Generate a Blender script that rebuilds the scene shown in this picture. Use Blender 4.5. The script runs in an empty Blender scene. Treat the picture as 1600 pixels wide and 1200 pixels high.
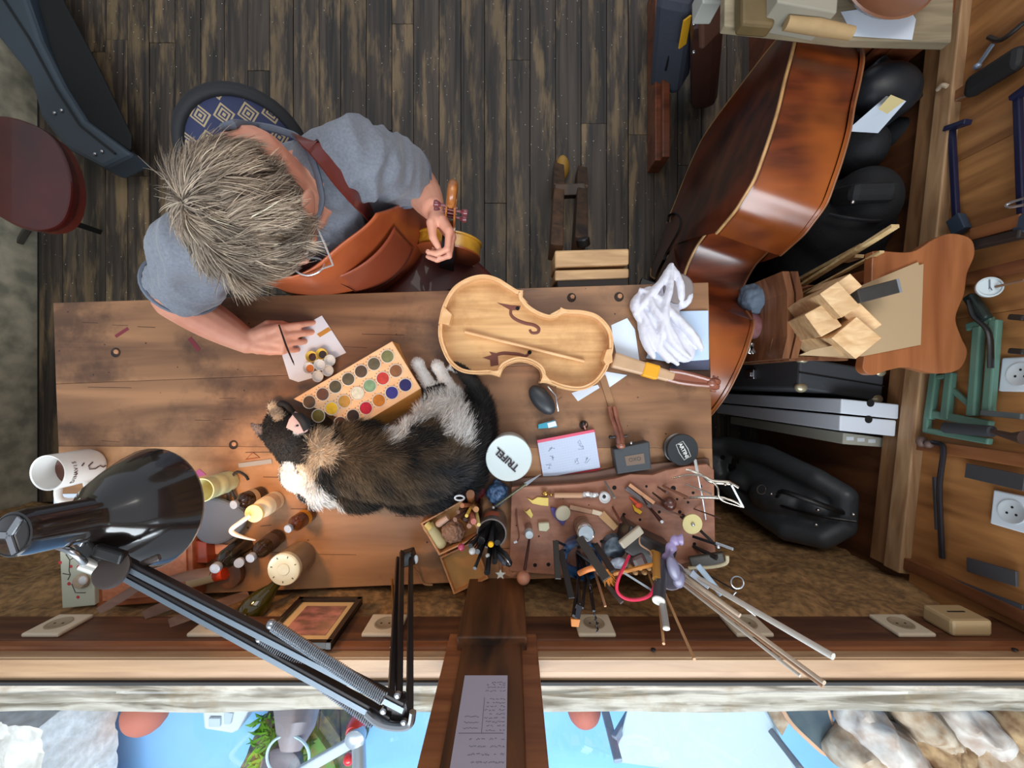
import bpy, bmesh, math, random
import numpy as np
from mathutils import Vector, Matrix, Quaternion, noise as mnoise
from mathutils.bvhtree import BVHTree
random.seed(7); RNG = np.random.default_rng(7)
S = bpy.context.scene; COL = S.collection
PI = math.pi
# ---------------------------------------------------------------- camera, world, light
H = 1.73; F = 640.0; TZ = 0.78
cam_d = bpy.data.cameras.new('camera'); cam = bpy.data.objects.new('camera', cam_d); COL.objects.link(cam)
cam.location = (0, 0, H); cam.rotation_euler = (0, 0, 0)
cam_d.sensor_width = 36; cam_d.lens = 36*F/1600; cam_d.clip_start = 0.02
S.camera = cam
S.view_settings.view_transform = 'Standard'; S.view_settings.look = 'None'
S.view_settings.exposure = 0.22; S.view_settings.gamma = 1.0; S.view_settings.use_curve_mapping = False
W = bpy.data.worlds.new('world'); S.world = W; W.use_nodes = True
bg = W.node_tree.nodes['Background']; bg.inputs[0].default_value = (0.80, 0.89, 1.0, 1); bg.inputs[1].default_value = 0.50

def area(name, loc, target, sx, sy, power, color):
    d = bpy.data.lights.new(name, 'AREA'); d.shape = 'RECTANGLE'; d.size = sx; d.size_y = sy; d.energy = power; d.color = color
    o = bpy.data.objects.new(name, d); COL.objects.link(o); o.location = loc
    o.rotation_euler = (Vector(target)-Vector(loc)).to_track_quat('-Z', 'Y').to_euler()
    return o
area('daylight', (0.1, -2.3, 2.9), (0.0, 0.1, 0.75), 3.2, 1.3, 92, (0.90, 0.95, 1.0))
area('street_fill', (0.0, -2.0, 2.6), (0.0, -1.6, 0.0), 4.5, 1.6, 75, (0.92, 0.96, 1.0))  # extra area lamp added over the street to brighten it
area('warm_fill', (0.3, 1.3, 3.0), (0.1, 0.5, 0.0), 1.6, 1.0, 17, (1.0, 0.93, 0.84))  # unseen warm fill added for the room's ambience, no fitting there

# ---------------------------------------------------------------- helpers
def V(*a): return Vector(a)
def P(px, py, z):
    k = (H-z)/F
    return Vector(((px-800)*k, (600-py)*k, z))
def lin(c):
    def f(x):
        x /= 255.0
        return x/12.92 if x <= 0.04045 else ((x+0.055)/1.055)**2.4
    return tuple(f(x) for x in c[:3]) + (1,)
MATS = {}
def plain(name, c, rough=0.5, metal=0.0, var=0.0, nscale=20, bump=0.0, coat=0.0, emit=0.0, spec=0.5, sheen=0.0, c2=None, trans=0.0, sub=0.0, alpha=1.0):
    if name in MATS: return MATS[name]
    m = bpy.data.materials.new(name); m.use_nodes = True; nt = m.node_tree; b = nt.nodes['Principled BSDF']
    b.inputs['Base Color'].default_value = lin(c); b.inputs['Roughness'].default_value = rough
    b.inputs['Metallic'].default_value = metal; b.inputs['Coat Weight'].default_value = coat
    b.inputs['Specular IOR Level'].default_value = spec; b.inputs['Sheen Weight'].default_value = sheen
    b.inputs['Transmission Weight'].default_value = trans
    b.inputs['Alpha'].default_value = alpha
    if sub:
        b.inputs['Subsurface Weight'].default_value = sub; b.inputs['Subsurface Radius'].default_value = (1.0, 0.35, 0.2); b.inputs['Subsurface Scale'].default_value = 0.008
    if emit:
        b.inputs['Emission Color'].default_value = lin(c); b.inputs['Emission Strength'].default_value = emit
    if var or bump or c2:
        tc = nt.nodes.new('ShaderNodeTexCoord'); n = nt.nodes.new('ShaderNodeTexNoise')
        n.inputs['Scale'].default_value = nscale; n.inputs['Detail'].default_value = 6
        nt.links.new(tc.outputs['Object'], n.inputs['Vector'])
        if var or c2:
            r = nt.nodes.new('ShaderNodeValToRGB')
            a = lin(c); d = lin(c2) if c2 else tuple(x*(1-var) for x in a[:3])+(1,)
            r.color_ramp.elements[0].position = 0.35; r.color_ramp.elements[1].position = 0.65
            r.color_ramp.elements[0].color = d; r.color_ramp.elements[1].color = a
            nt.links.new(n.outputs['Fac'], r.inputs['Fac']); nt.links.new(r.outputs['Color'], b.inputs['Base Color'])
        if bump:
            bp = nt.nodes.new('ShaderNodeBump'); bp.inputs['Strength'].default_value = bump; bp.inputs['Distance'].default_value = 0.004
            nt.links.new(n.outputs['Fac'], bp.inputs['Height']); nt.links.new(bp.outputs['Normal'], b.inputs['Normal'])
    MATS[name] = m
    return m
def wood(name, c1, c2, axis=0, scale=5, stretch=10, rough=0.5, bump=0.25, rand=0.25, coat=0.0, stain=None, stain_amt=0.5, stain_scale=4, lo=0.3, hi=0.7, dots=None, sstr=1.0):
    if name in MATS: return MATS[name]
    m = bpy.data.materials.new(name); m.use_nodes = True; nt = m.node_tree; N = nt.nodes.new; L = nt.links.new
    b = nt.nodes['Principled BSDF']; b.inputs['Roughness'].default_value = rough; b.inputs['Coat Weight'].default_value = coat; b.inputs['Coat Roughness'].default_value = 0.15
    tc = N('ShaderNodeTexCoord'); oi = N('ShaderNodeObjectInfo'); mp = N('ShaderNodeMapping')
    sc_ = [scale*stretch]*3; sc_[axis] = scale
    mp.inputs['Scale'].default_value = sc_
    add = N('ShaderNodeVectorMath'); add.operation = 'ADD'
    sv = N('ShaderNodeVectorMath'); sv.operation = 'SCALE'; sv.inputs[0].default_value = (7, 13, 5)
    L(oi.outputs['Random'], sv.inputs['Scale'])
    L(tc.outputs['Object'], add.inputs[0]); L(sv.outputs[0], add.inputs[1]); L(add.outputs[0], mp.inputs['Vector'])
    n = N('ShaderNodeTexNoise'); n.inputs['Scale'].default_value = 1; n.inputs['Detail'].default_value = 7; n.inputs['Distortion'].default_value = 0.6
    L(mp.outputs[0], n.inputs['Vector'])
    r = N('ShaderNodeValToRGB'); r.color_ramp.elements[0].position = lo; r.color_ramp.elements[1].position = hi
    r.color_ramp.elements[0].color = lin(c1); r.color_ramp.elements[1].color = lin(c2)
    L(n.outputs['Fac'], r.inputs['Fac']); out = r.outputs['Color']
    if stain:
        n2 = N('ShaderNodeTexNoise'); n2.inputs['Scale'].default_value = stain_scale; n2.inputs['Detail'].default_value = 8; n2.inputs['Roughness'].default_value = 0.65
        mp2 = N('ShaderNodeMapping'); s2_ = [sstr]*3; s2_[axis] = 1.0; mp2.inputs['Scale'].default_value = s2_; L(add.outputs[0], mp2.inputs['Vector']); L(mp2.outputs[0], n2.inputs['Vector'])
        r2 = N('ShaderNodeValToRGB'); r2.color_ramp.elements[0].position = 0.5; r2.color_ramp.elements[1].position = 0.62
        L(n2.outputs['Fac'], r2.inputs['Fac'])
        mu = N('ShaderNodeMath'); mu.operation = 'MULTIPLY'; mu.inputs[1].default_value = stain_amt; L(r2.outputs['Color'], mu.inputs[0])
        mx = N('ShaderNodeMixRGB'); mx.inputs[2].default_value = lin(stain); L(mu.outputs[0], mx.inputs[0]); L(out, mx.inputs[1]); out = mx.outputs[0]
    if dots:
        vo = N('ShaderNodeTexVoronoi'); vo.inputs['Scale'].default_value = dots[1]; L(tc.outputs['Object'], vo.inputs['Vector'])
        lt = N('ShaderNodeMath'); lt.operation = 'LESS_THAN'; lt.inputs[1].default_value = dots[2]; L(vo.outputs['Distance'], lt.inputs[0])
        n3 = N('ShaderNodeTexNoise'); n3.inputs['Scale'].default_value = 2.2; L(tc.outputs['Object'], n3.inputs['Vector'])
        gt = N('ShaderNodeMath'); gt.operation = 'GREATER_THAN'; gt.inputs[1].default_value = 0.46; L(n3.outputs['Fac'], gt.inputs[0])
        mm = N('ShaderNodeMath'); mm.operation = 'MULTIPLY'; L(lt.outputs[0], mm.inputs[0]); L(gt.outputs[0], mm.inputs[1])
        mx2 = N('ShaderNodeMixRGB'); mx2.inputs[2].default_value = lin(dots[0]); L(mm.outputs[0], mx2.inputs[0]); L(out, mx2.inputs[1]); out = mx2.outputs[0]
    if rand:
        hs = N('ShaderNodeHueSaturation'); ma = N('ShaderNodeMapRange'); ma.inputs['To Min'].default_value = 1-rand; ma.inputs['To Max'].default_value = 1+rand
        L(oi.outputs['Random'], ma.inputs['Value']); L(ma.outputs[0], hs.inputs['Value']); L(out, hs.inputs['Color']); out = hs.outputs[0]
    L(out, b.inputs['Base Color'])
    bp = N('ShaderNodeBump'); bp.inputs['Strength'].default_value = bump; bp.inputs['Distance'].default_value = 0.003
    L(n.outputs['Fac'], bp.inputs['Height']); L(bp.outputs[0], b.inputs['Normal'])
    MATS[name] = m
    return m
def vcol(name, rough=0.6, sheen=0.0, sub=0.0, spec=0.3):
    if name in MATS: return MATS[name]
    m = bpy.data.materials.new(name); m.use_nodes = True; nt = m.node_tree; b = nt.nodes['Principled BSDF']
    a = nt.nodes.new('ShaderNodeAttribute'); a.attribute_name = 'tint'; nt.links.new(a.outputs['Color'], b.inputs['Base Color'])
    b.inputs['Roughness'].default_value = rough; b.inputs['Sheen Weight'].default_value = sheen; b.inputs['Specular IOR Level'].default_value = spec
    if sub:
        b.inputs['Subsurface Weight'].default_value = sub; b.inputs['Subsurface Radius'].default_value = (1.0, 0.35, 0.2); b.inputs['Subsurface Scale'].default_value = 0.008
    MATS[name] = m
    return m
def glass(name, c, rough=0.02, mixw=0.85):
    if name in MATS: return MATS[name]
    m = bpy.data.materials.new(name); m.use_nodes = True; nt = m.node_tree; nt.nodes.clear(); N = nt.nodes.new; L = nt.links.new
    o = N('ShaderNodeOutputMaterial'); t = N('ShaderNodeBsdfTransparent'); t.inputs[0].default_value = lin(c)
    g = N('ShaderNodeBsdfGlossy'); g.inputs['Roughness'].default_value = rough; x = N('ShaderNodeMixShader')
    lw = N('ShaderNodeLayerWeight'); lw.inputs[0].default_value = 0.25
    mu = N('ShaderNodeMath'); mu.operation = 'MULTIPLY'; mu.inputs[1].default_value = mixw
    L(lw.outputs['Fresnel'], mu.inputs[0]); L(mu.outputs[0], x.inputs[0]); L(t.outputs[0], x.inputs[1]); L(g.outputs[0], x.inputs[2]); L(x.outputs[0], o.inputs[0])
    MATS[name] = m
    return m

def origin(o):
    l = Vector((0, 0, 0))
    while o: l += o.location; o = o.parent
    return l
def frame(d, up=(0, 0, 1)):
    d = Vector(d).normalized(); u = Vector(up)
    if abs(d.dot(u.normalized())) > 0.98: u = Vector((0, 1, 0)) if abs(d.y) < 0.9 else Vector((1, 0, 0))
    x = u.cross(d).normalized(); y = d.cross(x)
    return x, y, d
def rotm(ax, deg): return Matrix.Rotation(math.radians(deg), 3, ax)
class MB:
    def __init__(s): s.v = []; s.f = []; s.m = []
    def add(s, vs, fs, mi=0):
        k = len(s.v); s.v += [tuple(v) for v in vs]; s.f += [tuple(i+k for i in f) for f in fs]; s.m += [mi]*len(fs); return s
    def box(s, c, d, R=None, mi=0):
        c = Vector(c); vs = []
        for x in (-.5, .5):
            for y in (-.5, .5):
                for z in (-.5, .5):
                    p = Vector((x*d[0], y*d[1], z*d[2])); vs.append(c+(R@p if R else p))
        return s.add(vs, [(0, 1, 3, 2), (4, 6, 7, 5), (0, 4, 5, 1), (2, 3, 7, 6), (0, 2, 6, 4), (1, 5, 7, 3)], mi)
    def hexa(s, bot, top, mi=0):     # 4 bottom + 4 top corners, same winding
        n = len(bot)
        fs = [tuple(range(n))[::-1], tuple(range(n, 2*n))] + [(i, (i+1) % n, n+(i+1) % n, n+i) for i in range(n)]
        return s.add(list(bot)+list(top), fs, mi)
    def prism(s, pts, z0, z1, mi=0): # pts: 2D outline (world xy)
        return s.hexa([(p[0], p[1], z0) for p in pts], [(p[0], p[1], z1) for p in pts], mi)
    def beam(s, p0, p1, w, h, up=(0, 0, 1), mi=0, w1=None, h1=None):
        p0 = Vector(p0); p1 = Vector(p1); x, y, d = frame(p1-p0, up); w1 = w if w1 is None else w1; h1 = h if h1 is None else h1
        a = [p0+x*(i*w/2)+y*(j*h/2) for i, j in ((-1, -1), (1, -1), (1, 1), (-1, 1))]
        b = [p1+x*(i*w1/2)+y*(j*h1/2) for i, j in ((-1, -1), (1, -1), (1, 1), (-1, 1))]
        return s.hexa(a, b, mi)
    def tube(s, pts, r, n=8, mi=0, flat=1.0, up=(0, 0, 1), caps=True, closed=False):
        pts = [Vector(p) for p in pts]; N = len(pts); rs = r if isinstance(r, (list, tuple)) else [r]*N; vs = []; fs = []
        px = None
        for i, p in enumerate(pts):
            if closed: d = pts[(i+1) % N]-pts[i-1]
            else: d = pts[min(i+1, N-1)]-pts[max(i-1, 0)]
            x, y, d = frame(d, up)
            if px is not None:
                x2 = px-d*px.dot(d)
                if x2.length > 1e-6: x = x2.normalized(); y = d.cross(x)
            px = x
            for k in range(n):
                a = 2*PI*k/n; vs.append(p+x*(math.cos(a)*rs[i])+y*(math.sin(a)*rs[i]*flat))
        M = N if closed else N-1
        for i in range(M):
            for k in range(n):
                a = i*n+k; b = i*n+(k+1) % n; c = ((i+1) % N)*n+(k+1) % n; d_ = ((i+1) % N)*n+k; fs.append((a, b, c, d_))
        if caps and not closed: fs += [tuple(range(n))[::-1], tuple(range((N-1)*n, N*n))]
        return s.add(vs, fs, mi)
    def cyl(s, p0, p1, r, r1=None, n=20, mi=0, caps=True): return s.tube([p0, p1], [r, r if r1 is None else r1], n, mi, caps=caps)
    def lathe(s, base, prof, n=24, axis=(0, 0, 1), mi=0, closed=False):  # prof [(r,h)]
        base = Vector(base); x, y, d = frame(axis); vs = []; fs = []
        for r, h in prof:
            for k in range(n):
                a = 2*PI*k/n; vs.append(base+d*h+x*(math.cos(a)*max(r, 1e-5))+y*(math.sin(a)*max(r, 1e-5)))
        M = len(prof)
        for i in range(M-1 + (1 if closed else 0)):
            j = (i+1) % M
            for k in range(n): fs.append((i*n+k, i*n+(k+1) % n, j*n+(k+1) % n, j*n+k))
        if not closed:
            if prof[0][0] > 1e-4: fs.append(tuple(range(n))[::-1])
            if prof[-1][0] > 1e-4: fs.append(tuple(range((M-1)*n, M*n)))
        return s.add(vs, fs, mi)
    def ell(s, c, r, R=None, n=16, m=10, mi=0):
        c = Vector(c); vs = []; fs = []
        if not isinstance(r, (list, tuple)): r = (r, r, r)
        for i in range(m+1):
            t = PI*i/m
            for k in range(n):
                a = 2*PI*k/n; p = Vector((math.sin(t)*math.cos(a)*r[0], math.sin(t)*math.sin(a)*r[1], math.cos(t)*r[2])); vs.append(c+(R@p if R else p))
        for i in range(m):
            for k in range(n): fs.append((i*n+k, i*n+(k+1) % n, (i+1)*n+(k+1) % n, (i+1)*n+k))
        return s.add(vs, fs, mi)
    def grid(s, fn, nu, nv, mi=0, wrap=False):
        vs = [fn(i/nu, j/nv) for i in range(nu+1) for j in range(nv+1)]
        return s.add(vs, [(i*(nv+1)+j, (i+1)*(nv+1)+j, (i+1)*(nv+1)+j+1, i*(nv+1)+j+1) for i in range(nu) for j in range(nv)], mi)
    def build(s, name, mats=None, parent=None, smooth=False, bevel=0, remesh=0, relax=0, sub=0, solid=0, tint=None, wavy=None, auto=True):
        me = bpy.data.meshes.new(name); me.from_pydata(s.v, [], s.f)
        if remesh or sub or solid: pass
        if parent is None:
            a = np.array(s.v); loc = Vector(((a[:, 0].min()+a[:, 0].max())/2, (a[:, 1].min()+a[:, 1].max())/2, a[:, 2].min()))
        else: loc = origin(parent)
        me.transform(Matrix.Translation(-loc))
        if not isinstance(mats, (list, tuple)): mats = [mats]
        o = bpy.data.objects.new(name, me); COL.objects.link(o)
        bm = bmesh.new(); bm.from_mesh(me)
        if remesh == 0: bmesh.ops.remove_doubles(bm, verts=bm.verts, dist=1e-6)
        bmesh.ops.recalc_face_normals(bm, faces=bm.faces)
        mi = s.m
        bm.to_mesh(me); bm.free()
        if len(mats) > 1 and len(me.polygons) == len(mi):
            me.polygons.foreach_set('material_index', mi)
        for m in mats: me.materials.append(m)
        if remesh:
            md = o.modifiers.new('remesh', 'REMESH'); md.mode = 'VOXEL'; md.voxel_size = remesh; md.use_smooth_shade = True
            if relax:
                sm = o.modifiers.new('smooth', 'SMOOTH'); sm.factor = 0.5; sm.iterations = relax
            bake(o)
        if wavy:   # (amp, freq)
            me = o.data
            nn_ = [v.normal.copy() for v in me.vertices]
            for v, q in zip(me.vertices, nn_): v.co += q*(mnoise.fractal(v.co*wavy[1], 0.8, 2.0, 3)*wavy[0])
        if sub: md = o.modifiers.new('sub', 'SUBSURF'); md.levels = sub; md.render_levels = sub
        if solid: md = o.modifiers.new('solid', 'SOLIDIFY'); md.thickness = solid; md.offset = 0
        if bevel:
            md = o.modifiers.new('bevel', 'BEVEL'); md.width = bevel; md.segments = 2; md.limit_method = 'ANGLE'; md.angle_limit = 0.7
        if smooth: smooth_by_angle(o.data)
        if parent is None: o.location = loc
        else: o.parent = parent
        return o
def smooth_by_angle(me, ang=0.75):
    me.polygons.foreach_set('use_smooth', [True]*len(me.polygons))
    bm = bmesh.new(); bm.from_mesh(me)
    for e in bm.edges:
        if len(e.link_faces) == 2 and e.calc_face_angle(0) > ang: e.smooth = False
    bm.to_mesh(me); bm.free()
def bake(o):
    bpy.context.view_layer.update()
    dg = bpy.context.evaluated_depsgraph_get(); ev = o.evaluated_get(dg)
    me = bpy.data.meshes.new_from_object(ev, depsgraph=dg)
    old = o.data; o.modifiers.clear(); o.data = me
    for m in old.materials:
        if me.materials.find(m.name) < 0: me.materials.append(m)
    me.name = old.name
def tag(o, label, cat, group=None, kind=None):
    o['label'] = label; o['category'] = cat
    if group: o['group'] = group
    if kind: o['kind'] = kind
    return o
def thing(name, loc, label, cat, group=None):
    o = bpy.data.objects.new(name, None); o.empty_display_size = 0.05; COL.objects.link(o); o.location = loc
    return tag(o, label, cat, group)
def struct(o): o['kind'] = 'structure'; return o
def stuff(o): o['kind'] = 'stuff'; return o
def text(s, name, size, loc, R, m, parent, extrude=0.0003, bold=0):
    c = bpy.data.curves.new(name, 'FONT'); c.body = s; c.size = size; c.extrude = extrude; c.align_x = 'CENTER'; c.align_y = 'CENTER'; c.offset = bold
    t = bpy.data.objects.new(name, c); COL.objects.link(t); bpy.context.view_layer.update()
    me = bpy.data.meshes.new_from_object(t); bpy.data.objects.remove(t)
    me.transform(Matrix.Translation(Vector(loc)) @ R.to_4x4()); me.transform(Matrix.Translation(-origin(parent)))
    me.materials.clear(); me.materials.append(m)
    o = bpy.data.objects.new(name, me); COL.objects.link(o); o.parent = parent
    return o
def settint(me, cols):   # per-vertex linear rgb
    a = me.color_attributes.new('tint', 'FLOAT_COLOR', 'POINT'); c = np.ones((len(cols), 4), dtype=np.float32); c[:, :3] = cols
    a.data.foreach_set('color', c.ravel())
def strands(name, roots, dirs, lens, width, cols, mat, parent, segs=4, bend=None, jitter=0.0, tipcol=None):
    """many hairs, each a tapering ribbon; roots/dirs (n,3)"""
    n = len(roots); roots = np.asarray(roots, float); dirs = np.asarray(dirs, float); lens = np.asarray(lens, float)
    side = np.cross(dirs, RNG.normal(size=(n, 3))); side /= np.linalg.norm(side, axis=1, keepdims=True)+1e-9
    vs = np.zeros((n, segs+1, 2, 3)); cc = np.zeros((n, segs+1, 2, 3)); p = roots.copy(); d = dirs.copy()
    jit = RNG.normal(size=(n, 3))*jitter
    for k in range(segs+1):
        t = k/segs; w = width*(1-0.85*t)
        vs[:, k, 0] = p-side*w/2; vs[:, k, 1] = p+side*w/2
        cc[:, k, :] = (cols*(1-t)+(cols if tipcol is None else tipcol)*t)[:, None, :]
        if bend is not None: d = d+bend(p, k)/segs
        d = d+jit/segs
        d /= np.linalg.norm(d, axis=1, keepdims=True)+1e-9
        p = p+d*(lens/segs)[:, None]
    vs -= np.array(origin(parent))
    me = bpy.data.meshes.new(name); nv = n*(segs+1)*2
    base = (np.arange(n)*(segs+1)*2)[:, None]; q = []
    for k in range(segs): q.append(base+np.array([2*k, 2*k+1, 2*k+3, 2*k+2]))
    q = np.stack(q, 1).reshape(-1, 4); nf = len(q)
    me.vertices.add(nv); me.vertices.foreach_set('co', vs.reshape(-1))
    me.loops.add(nf*4); me.loops.foreach_set('vertex_index', q.reshape(-1))
    me.polygons.add(nf); me.polygons.foreach_set('loop_start', np.arange(nf)*4)
    me.update(); me.validate()
    settint(me, cc.reshape(-1, 3)); me.materials.append(mat)
    o = bpy.data.objects.new(name, me); COL.objects.link(o); o.parent = parent
    return stuff(o)
def bezier(pts, n=8):   # catmull-rom through points
    pts = [Vector(p) for p in pts]; out = []
    for i in range(len(pts)-1):
        p0 = pts[max(i-1, 0)]; p1 = pts[i]; p2 = pts[i+1]; p3 = pts[min(i+2, len(pts)-1)]
        for k in range(n):
            t = k/n; out.append(0.5*((2*p1)+(p2-p0)*t+(2*p0-5*p1+4*p2-p3)*t*t+(3*p1-3*p2+p3-p0)*t*t*t))
    out.append(pts[-1]); return out
# common materials
BLACK = plain('black_plastic', (22, 22, 24), 0.35); STEEL = plain('steel', (190, 192, 196), 0.28, 1.0); WHITE = plain('white_paint', (228, 232, 235), 0.5)
BRASS = plain('brass', (190, 150, 80), 0.3, 1.0); DARKST = plain('dark_steel', (70, 70, 74), 0.35, 0.9); PAPER = plain('paper', (215, 225, 238), 0.7)
RUBBER = plain('rubber', (30, 30, 32), 0.7)
# ---------------------------------------------------------------- setting
FLOORW = wood('floor_wood', (34, 31, 29), (82, 70, 60), 1, 1.6, 30, 0.55, 0.6, 0.22, stain=(150, 124, 88), stain_amt=0.55, stain_scale=2.6, sstr=7, dots=((225, 220, 205), 42, 0.060))
floor = struct(MB().box((-0.40, 1.55, -0.045), (3.8, 4.2, 0.03)).build('floor', plain('subfloor', (20, 18, 16), 0.9)))
x = -2.0; bi = 0
while x < 1.42:
    w = random.choice((0.092, 0.1, 0.108)); cuts = [-0.5]
    c = -0.5+random.uniform(0.8, 2.8)
    while c < 3.5: cuts.append(c); c += random.uniform(2.0, 3.2)
    cuts.append(3.6)
    for a, b in zip(cuts[:-1], cuts[1:]):
        o = MB().box((x+w/2, (a+b)/2, -0.014+random.uniform(-.0015, .0015)), (w-0.0025, b-a-0.002, 0.028)).build('floorboard', FLOORW, floor, bevel=0.0012)
    x += w
# rough stone window wall below the sill, one mesh per field either side of the post
STONEM = plain('rough_stone', (168, 128, 82), 0.9, bump=1.0, nscale=60, c2=(118, 88, 56))
STONED = plain('stone_outside', (216, 206, 190), 0.9, bump=0.8, nscale=35, c2=(165, 150, 132))
def stone_face(name, x0, x1, z0, z1, y, amp, mat, nrm=1, freq=9, nx=150, nz=80):
    def fn(u, v):
        p = Vector((x0+(x1-x0)*u, y, z0+(z1-z0)*v))
        d = mnoise.fractal(p*freq, 0.7, 2.1, 5)*amp + (mnoise.voronoi(p*freq*0.8)[0][0]-0.3)*amp
        p.y += d*nrm; return p
    return MB().grid(fn, nx, nz).build(name, mat, smooth=True)
ww = struct(stone_face('wall_window', -2.05, 1.2, -0.02, 0.885, -0.505, 0.014, STONEM, nx=230, nz=80))
struct(MB().box((-0.42, -0.56, 0.425), (3.3, 0.09, 0.87)).build('wall_core', STONEM, ww))
# socket rail (dark wood) + sill trims + frame
RAILW = wood('rail_wood', (52, 30, 20), (104, 64, 40), 0, 4, 10, 0.45, 0.2, 0.1)
REDW = wood('window_wood', (110, 62, 38), (152, 96, 60), 0, 4, 12, 0.4, 0.15, 0.1)
PALEW = wood('pale_frame_wood', (150, 118, 88), (186, 154, 120), 0, 4, 12, 0.4, 0.15, 0.06)
POSTW = wood('post_wood', (40, 24, 14), (118, 72, 38), 2, 3, 7, 0.5, 0.4, 0.05)
WY = -0.487
struct(MB().box((-0.42, WY-0.012, 0.915), (3.3, 0.03, 0.079)).build('trim_1', RAILW, bevel=0.002))
struct(MB().box((-1.07, WY-0.012, 0.966), (1.92, 0.03, 0.022)).build('trim_2', REDW, bevel=0.003))
struct(MB().box((0.60, WY-0.012, 0.966), (1.15, 0.03, 0.022)).build('trim_3', REDW, bevel=0.003))
struct(MB().box((-0.036, -0.478, 0.50), (0.125, 0.055, 1.0)).box((-0.036, -0.50, 1.4), (0.105, 0.07, 0.9)).build('trim_4', POSTW, bevel=0.003))
# windows: frame members + glass panes
GL = glass('window_glass', (250, 253, 254), 0.01, 0.12)
def window(name, x0, x1, z0=0.95, z1=1.95):
    y = -0.513
    o = struct(MB().box(((x0+x1)/2, y, z0+0.022), (x1-x0, 0.044, 0.044)).build(name, PALEW, bevel=0.002))
    struct(MB().box(((x0+x1)/2, y+0.008, z0+0.038), (x1-x0, 0.022, 0.016)).build('sill_board', wood('sill_wood', (150, 116, 84), (182, 146, 110), 0, 4, 12, 0.4, 0.15, 0.06), o, bevel=0.001))
    for xx in (x0+0.015, x1-0.015):
        MB().box((xx, y+0.008, (z0+z1)/2), (0.03, 0.06, z1-z0)).build('stile', REDW, o, bevel=0.002)
    MB().box(((x0+x1)/2, y, z1), (x1-x0, 0.05, 0.04)).build('head_rail', PALEW, o)
    MB().box(((x0+x1)/2, y-0.022, z0+0.047), (x1-x0-0.06, 0.006, 0.006)).build('gasket', RUBBER, o)
    MB().box(((x0+x1)/2, y-0.022, (z0+z1)/2+0.03), (x1-x0-0.06, 0.004, z1-z0-0.08)).build('pane', GL, o)
    for k in range(2):
        xx = x0+(x1-x0)*(0.22+0.6*k)
        MB().lathe((xx, y+0.026, z0+0.030), [(0.0045, 0), (0.004, 0.002), (0.001, 0.003)], 12, (0, 1, 0)).build('screw', DARKST, o)
    return o
window('window_1', -1.75, -0.088)
window('window_2', 0.016, 1.12)
for sx, a, b in ((-1, -2.3, -1.75), (1, 1.12, 1.3)):
    struct(MB().box(((a+b)/2, -0.62, 1.43), (b-a, 0.22, 1.0)).build('wall_window_side', STONEM))
# outside: weathered sill beam, paving, walls
BEAMW = wood('weathered_beam', (92, 86, 74), (178, 173, 162), 0, 4, 14, 0.85, 1.0, 0.0, stain=(134, 118, 92), stain_amt=0.55, stain_scale=9, lo=.36, hi=.56)
def beamf(x0, x1):
    def fn(u, v):
        xx = x0+(x1-x0)*u
        prof = [(-0.548, 0.80), (-0.551, 0.93), (-0.565, 0.935), (-0.59, 0.936), (-0.615, 0.935), (-0.638, 0.932), (-0.646, 0.915), (-0.648, 0.80)]
        t = v*(len(prof)-1); i = min(int(t), len(prof)-2); f = t-i
        y = prof[i][0]*(1-f)+prof[i+1][0]*f; z = prof[i][1]*(1-f)+prof[i+1][1]*f
        p = Vector((xx, y, z)); n = mnoise.fractal(Vector((xx*6, y*26, z*26)), 0.7, 2.1, 5); m = mnoise.noise(Vector((xx*4, 3, 1)))
        p.z += n*0.006; p.y += n*0.004+(0.008*m if v > 0.5 else 0)
        return p
    return fn
bm1 = struct(MB().grid(beamf(-1.9, 1.25), 300, 28).build('trim_5', BEAMW, smooth=True))
PAVE = plain('blue_paving', (132, 190, 244), 0.8, var=0.12, nscale=3, bump=0.15)
struct(MB().box((0, -3.2, -0.12), (9, 5.2, 0.04)).build('street_paving', PAVE))
o = struct(stone_face('outside_wall_left', -2.6, -1.97, -0.1, 0.55, -1.6, 0.03, plain('stone_white', (236, 234, 230), 0.9, bump=1.0, nscale=30, c2=(206, 204, 198)), freq=14, nx=80, nz=60))
struct(MB().box((-2.3, -1.72, 0.2), (0.66, 0.22, 0.7)).build('wall_core', MATS['stone_white'], o))
# left wall plinth
struct(MB().box((-2.12, 1.5, 0.35), (0.16, 4.2, 0.9)).build('wall_left', plain('plaster', (196, 184, 160), 0.9, bump=0.5, nscale=14, c2=(140, 136, 118))))
# right wall: slanted plane from A (far) to B (near window)
RA = Vector((1.165, 1.0, 0)); RB = Vector((1.005, -0.46, 0))
RD = (RA-RB).normalized(); RN = Vector((-RD.y, RD.x, 0)); # normal towards room (-x)
def RP(px, py, off=0.0):   # pixel ray onto the right wall plane (offset towards the room)
    d = Vector(((px-800)/F, (600-py)/F, -1)); o = Vector((0, 0, H)); q = RB+RN*off
    t = (q-o).dot(RN)/d.dot(RN); return o+d*t
PANELW = wood('panel_wood', (122, 78, 42), (178, 124, 72), 2, 3, 8, 0.5, 0.15, 0.08)
DARKPW = wood('dark_panel_wood', (74, 42, 24), (120, 74, 44), 2, 3, 8, 0.5, 0.15, 0.08)
s0, s1 = -0.10, 2.6
def rbox(sa, sb, z0, z1, d0, d1):
    q = [RB+RD*sa+RN*d0, RB+RD*sb+RN*d0, RB+RD*sb+RN*d1, RB+RD*sa+RN*d1]
    return MB().hexa([(p.x, p.y, z0) for p in q], [(p.x, p.y, z1) for p in q])
wr = struct(rbox(s0, s1, -0.03, 2.0, -0.08, -0.008).build('wall_right', DARKPW))
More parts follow.
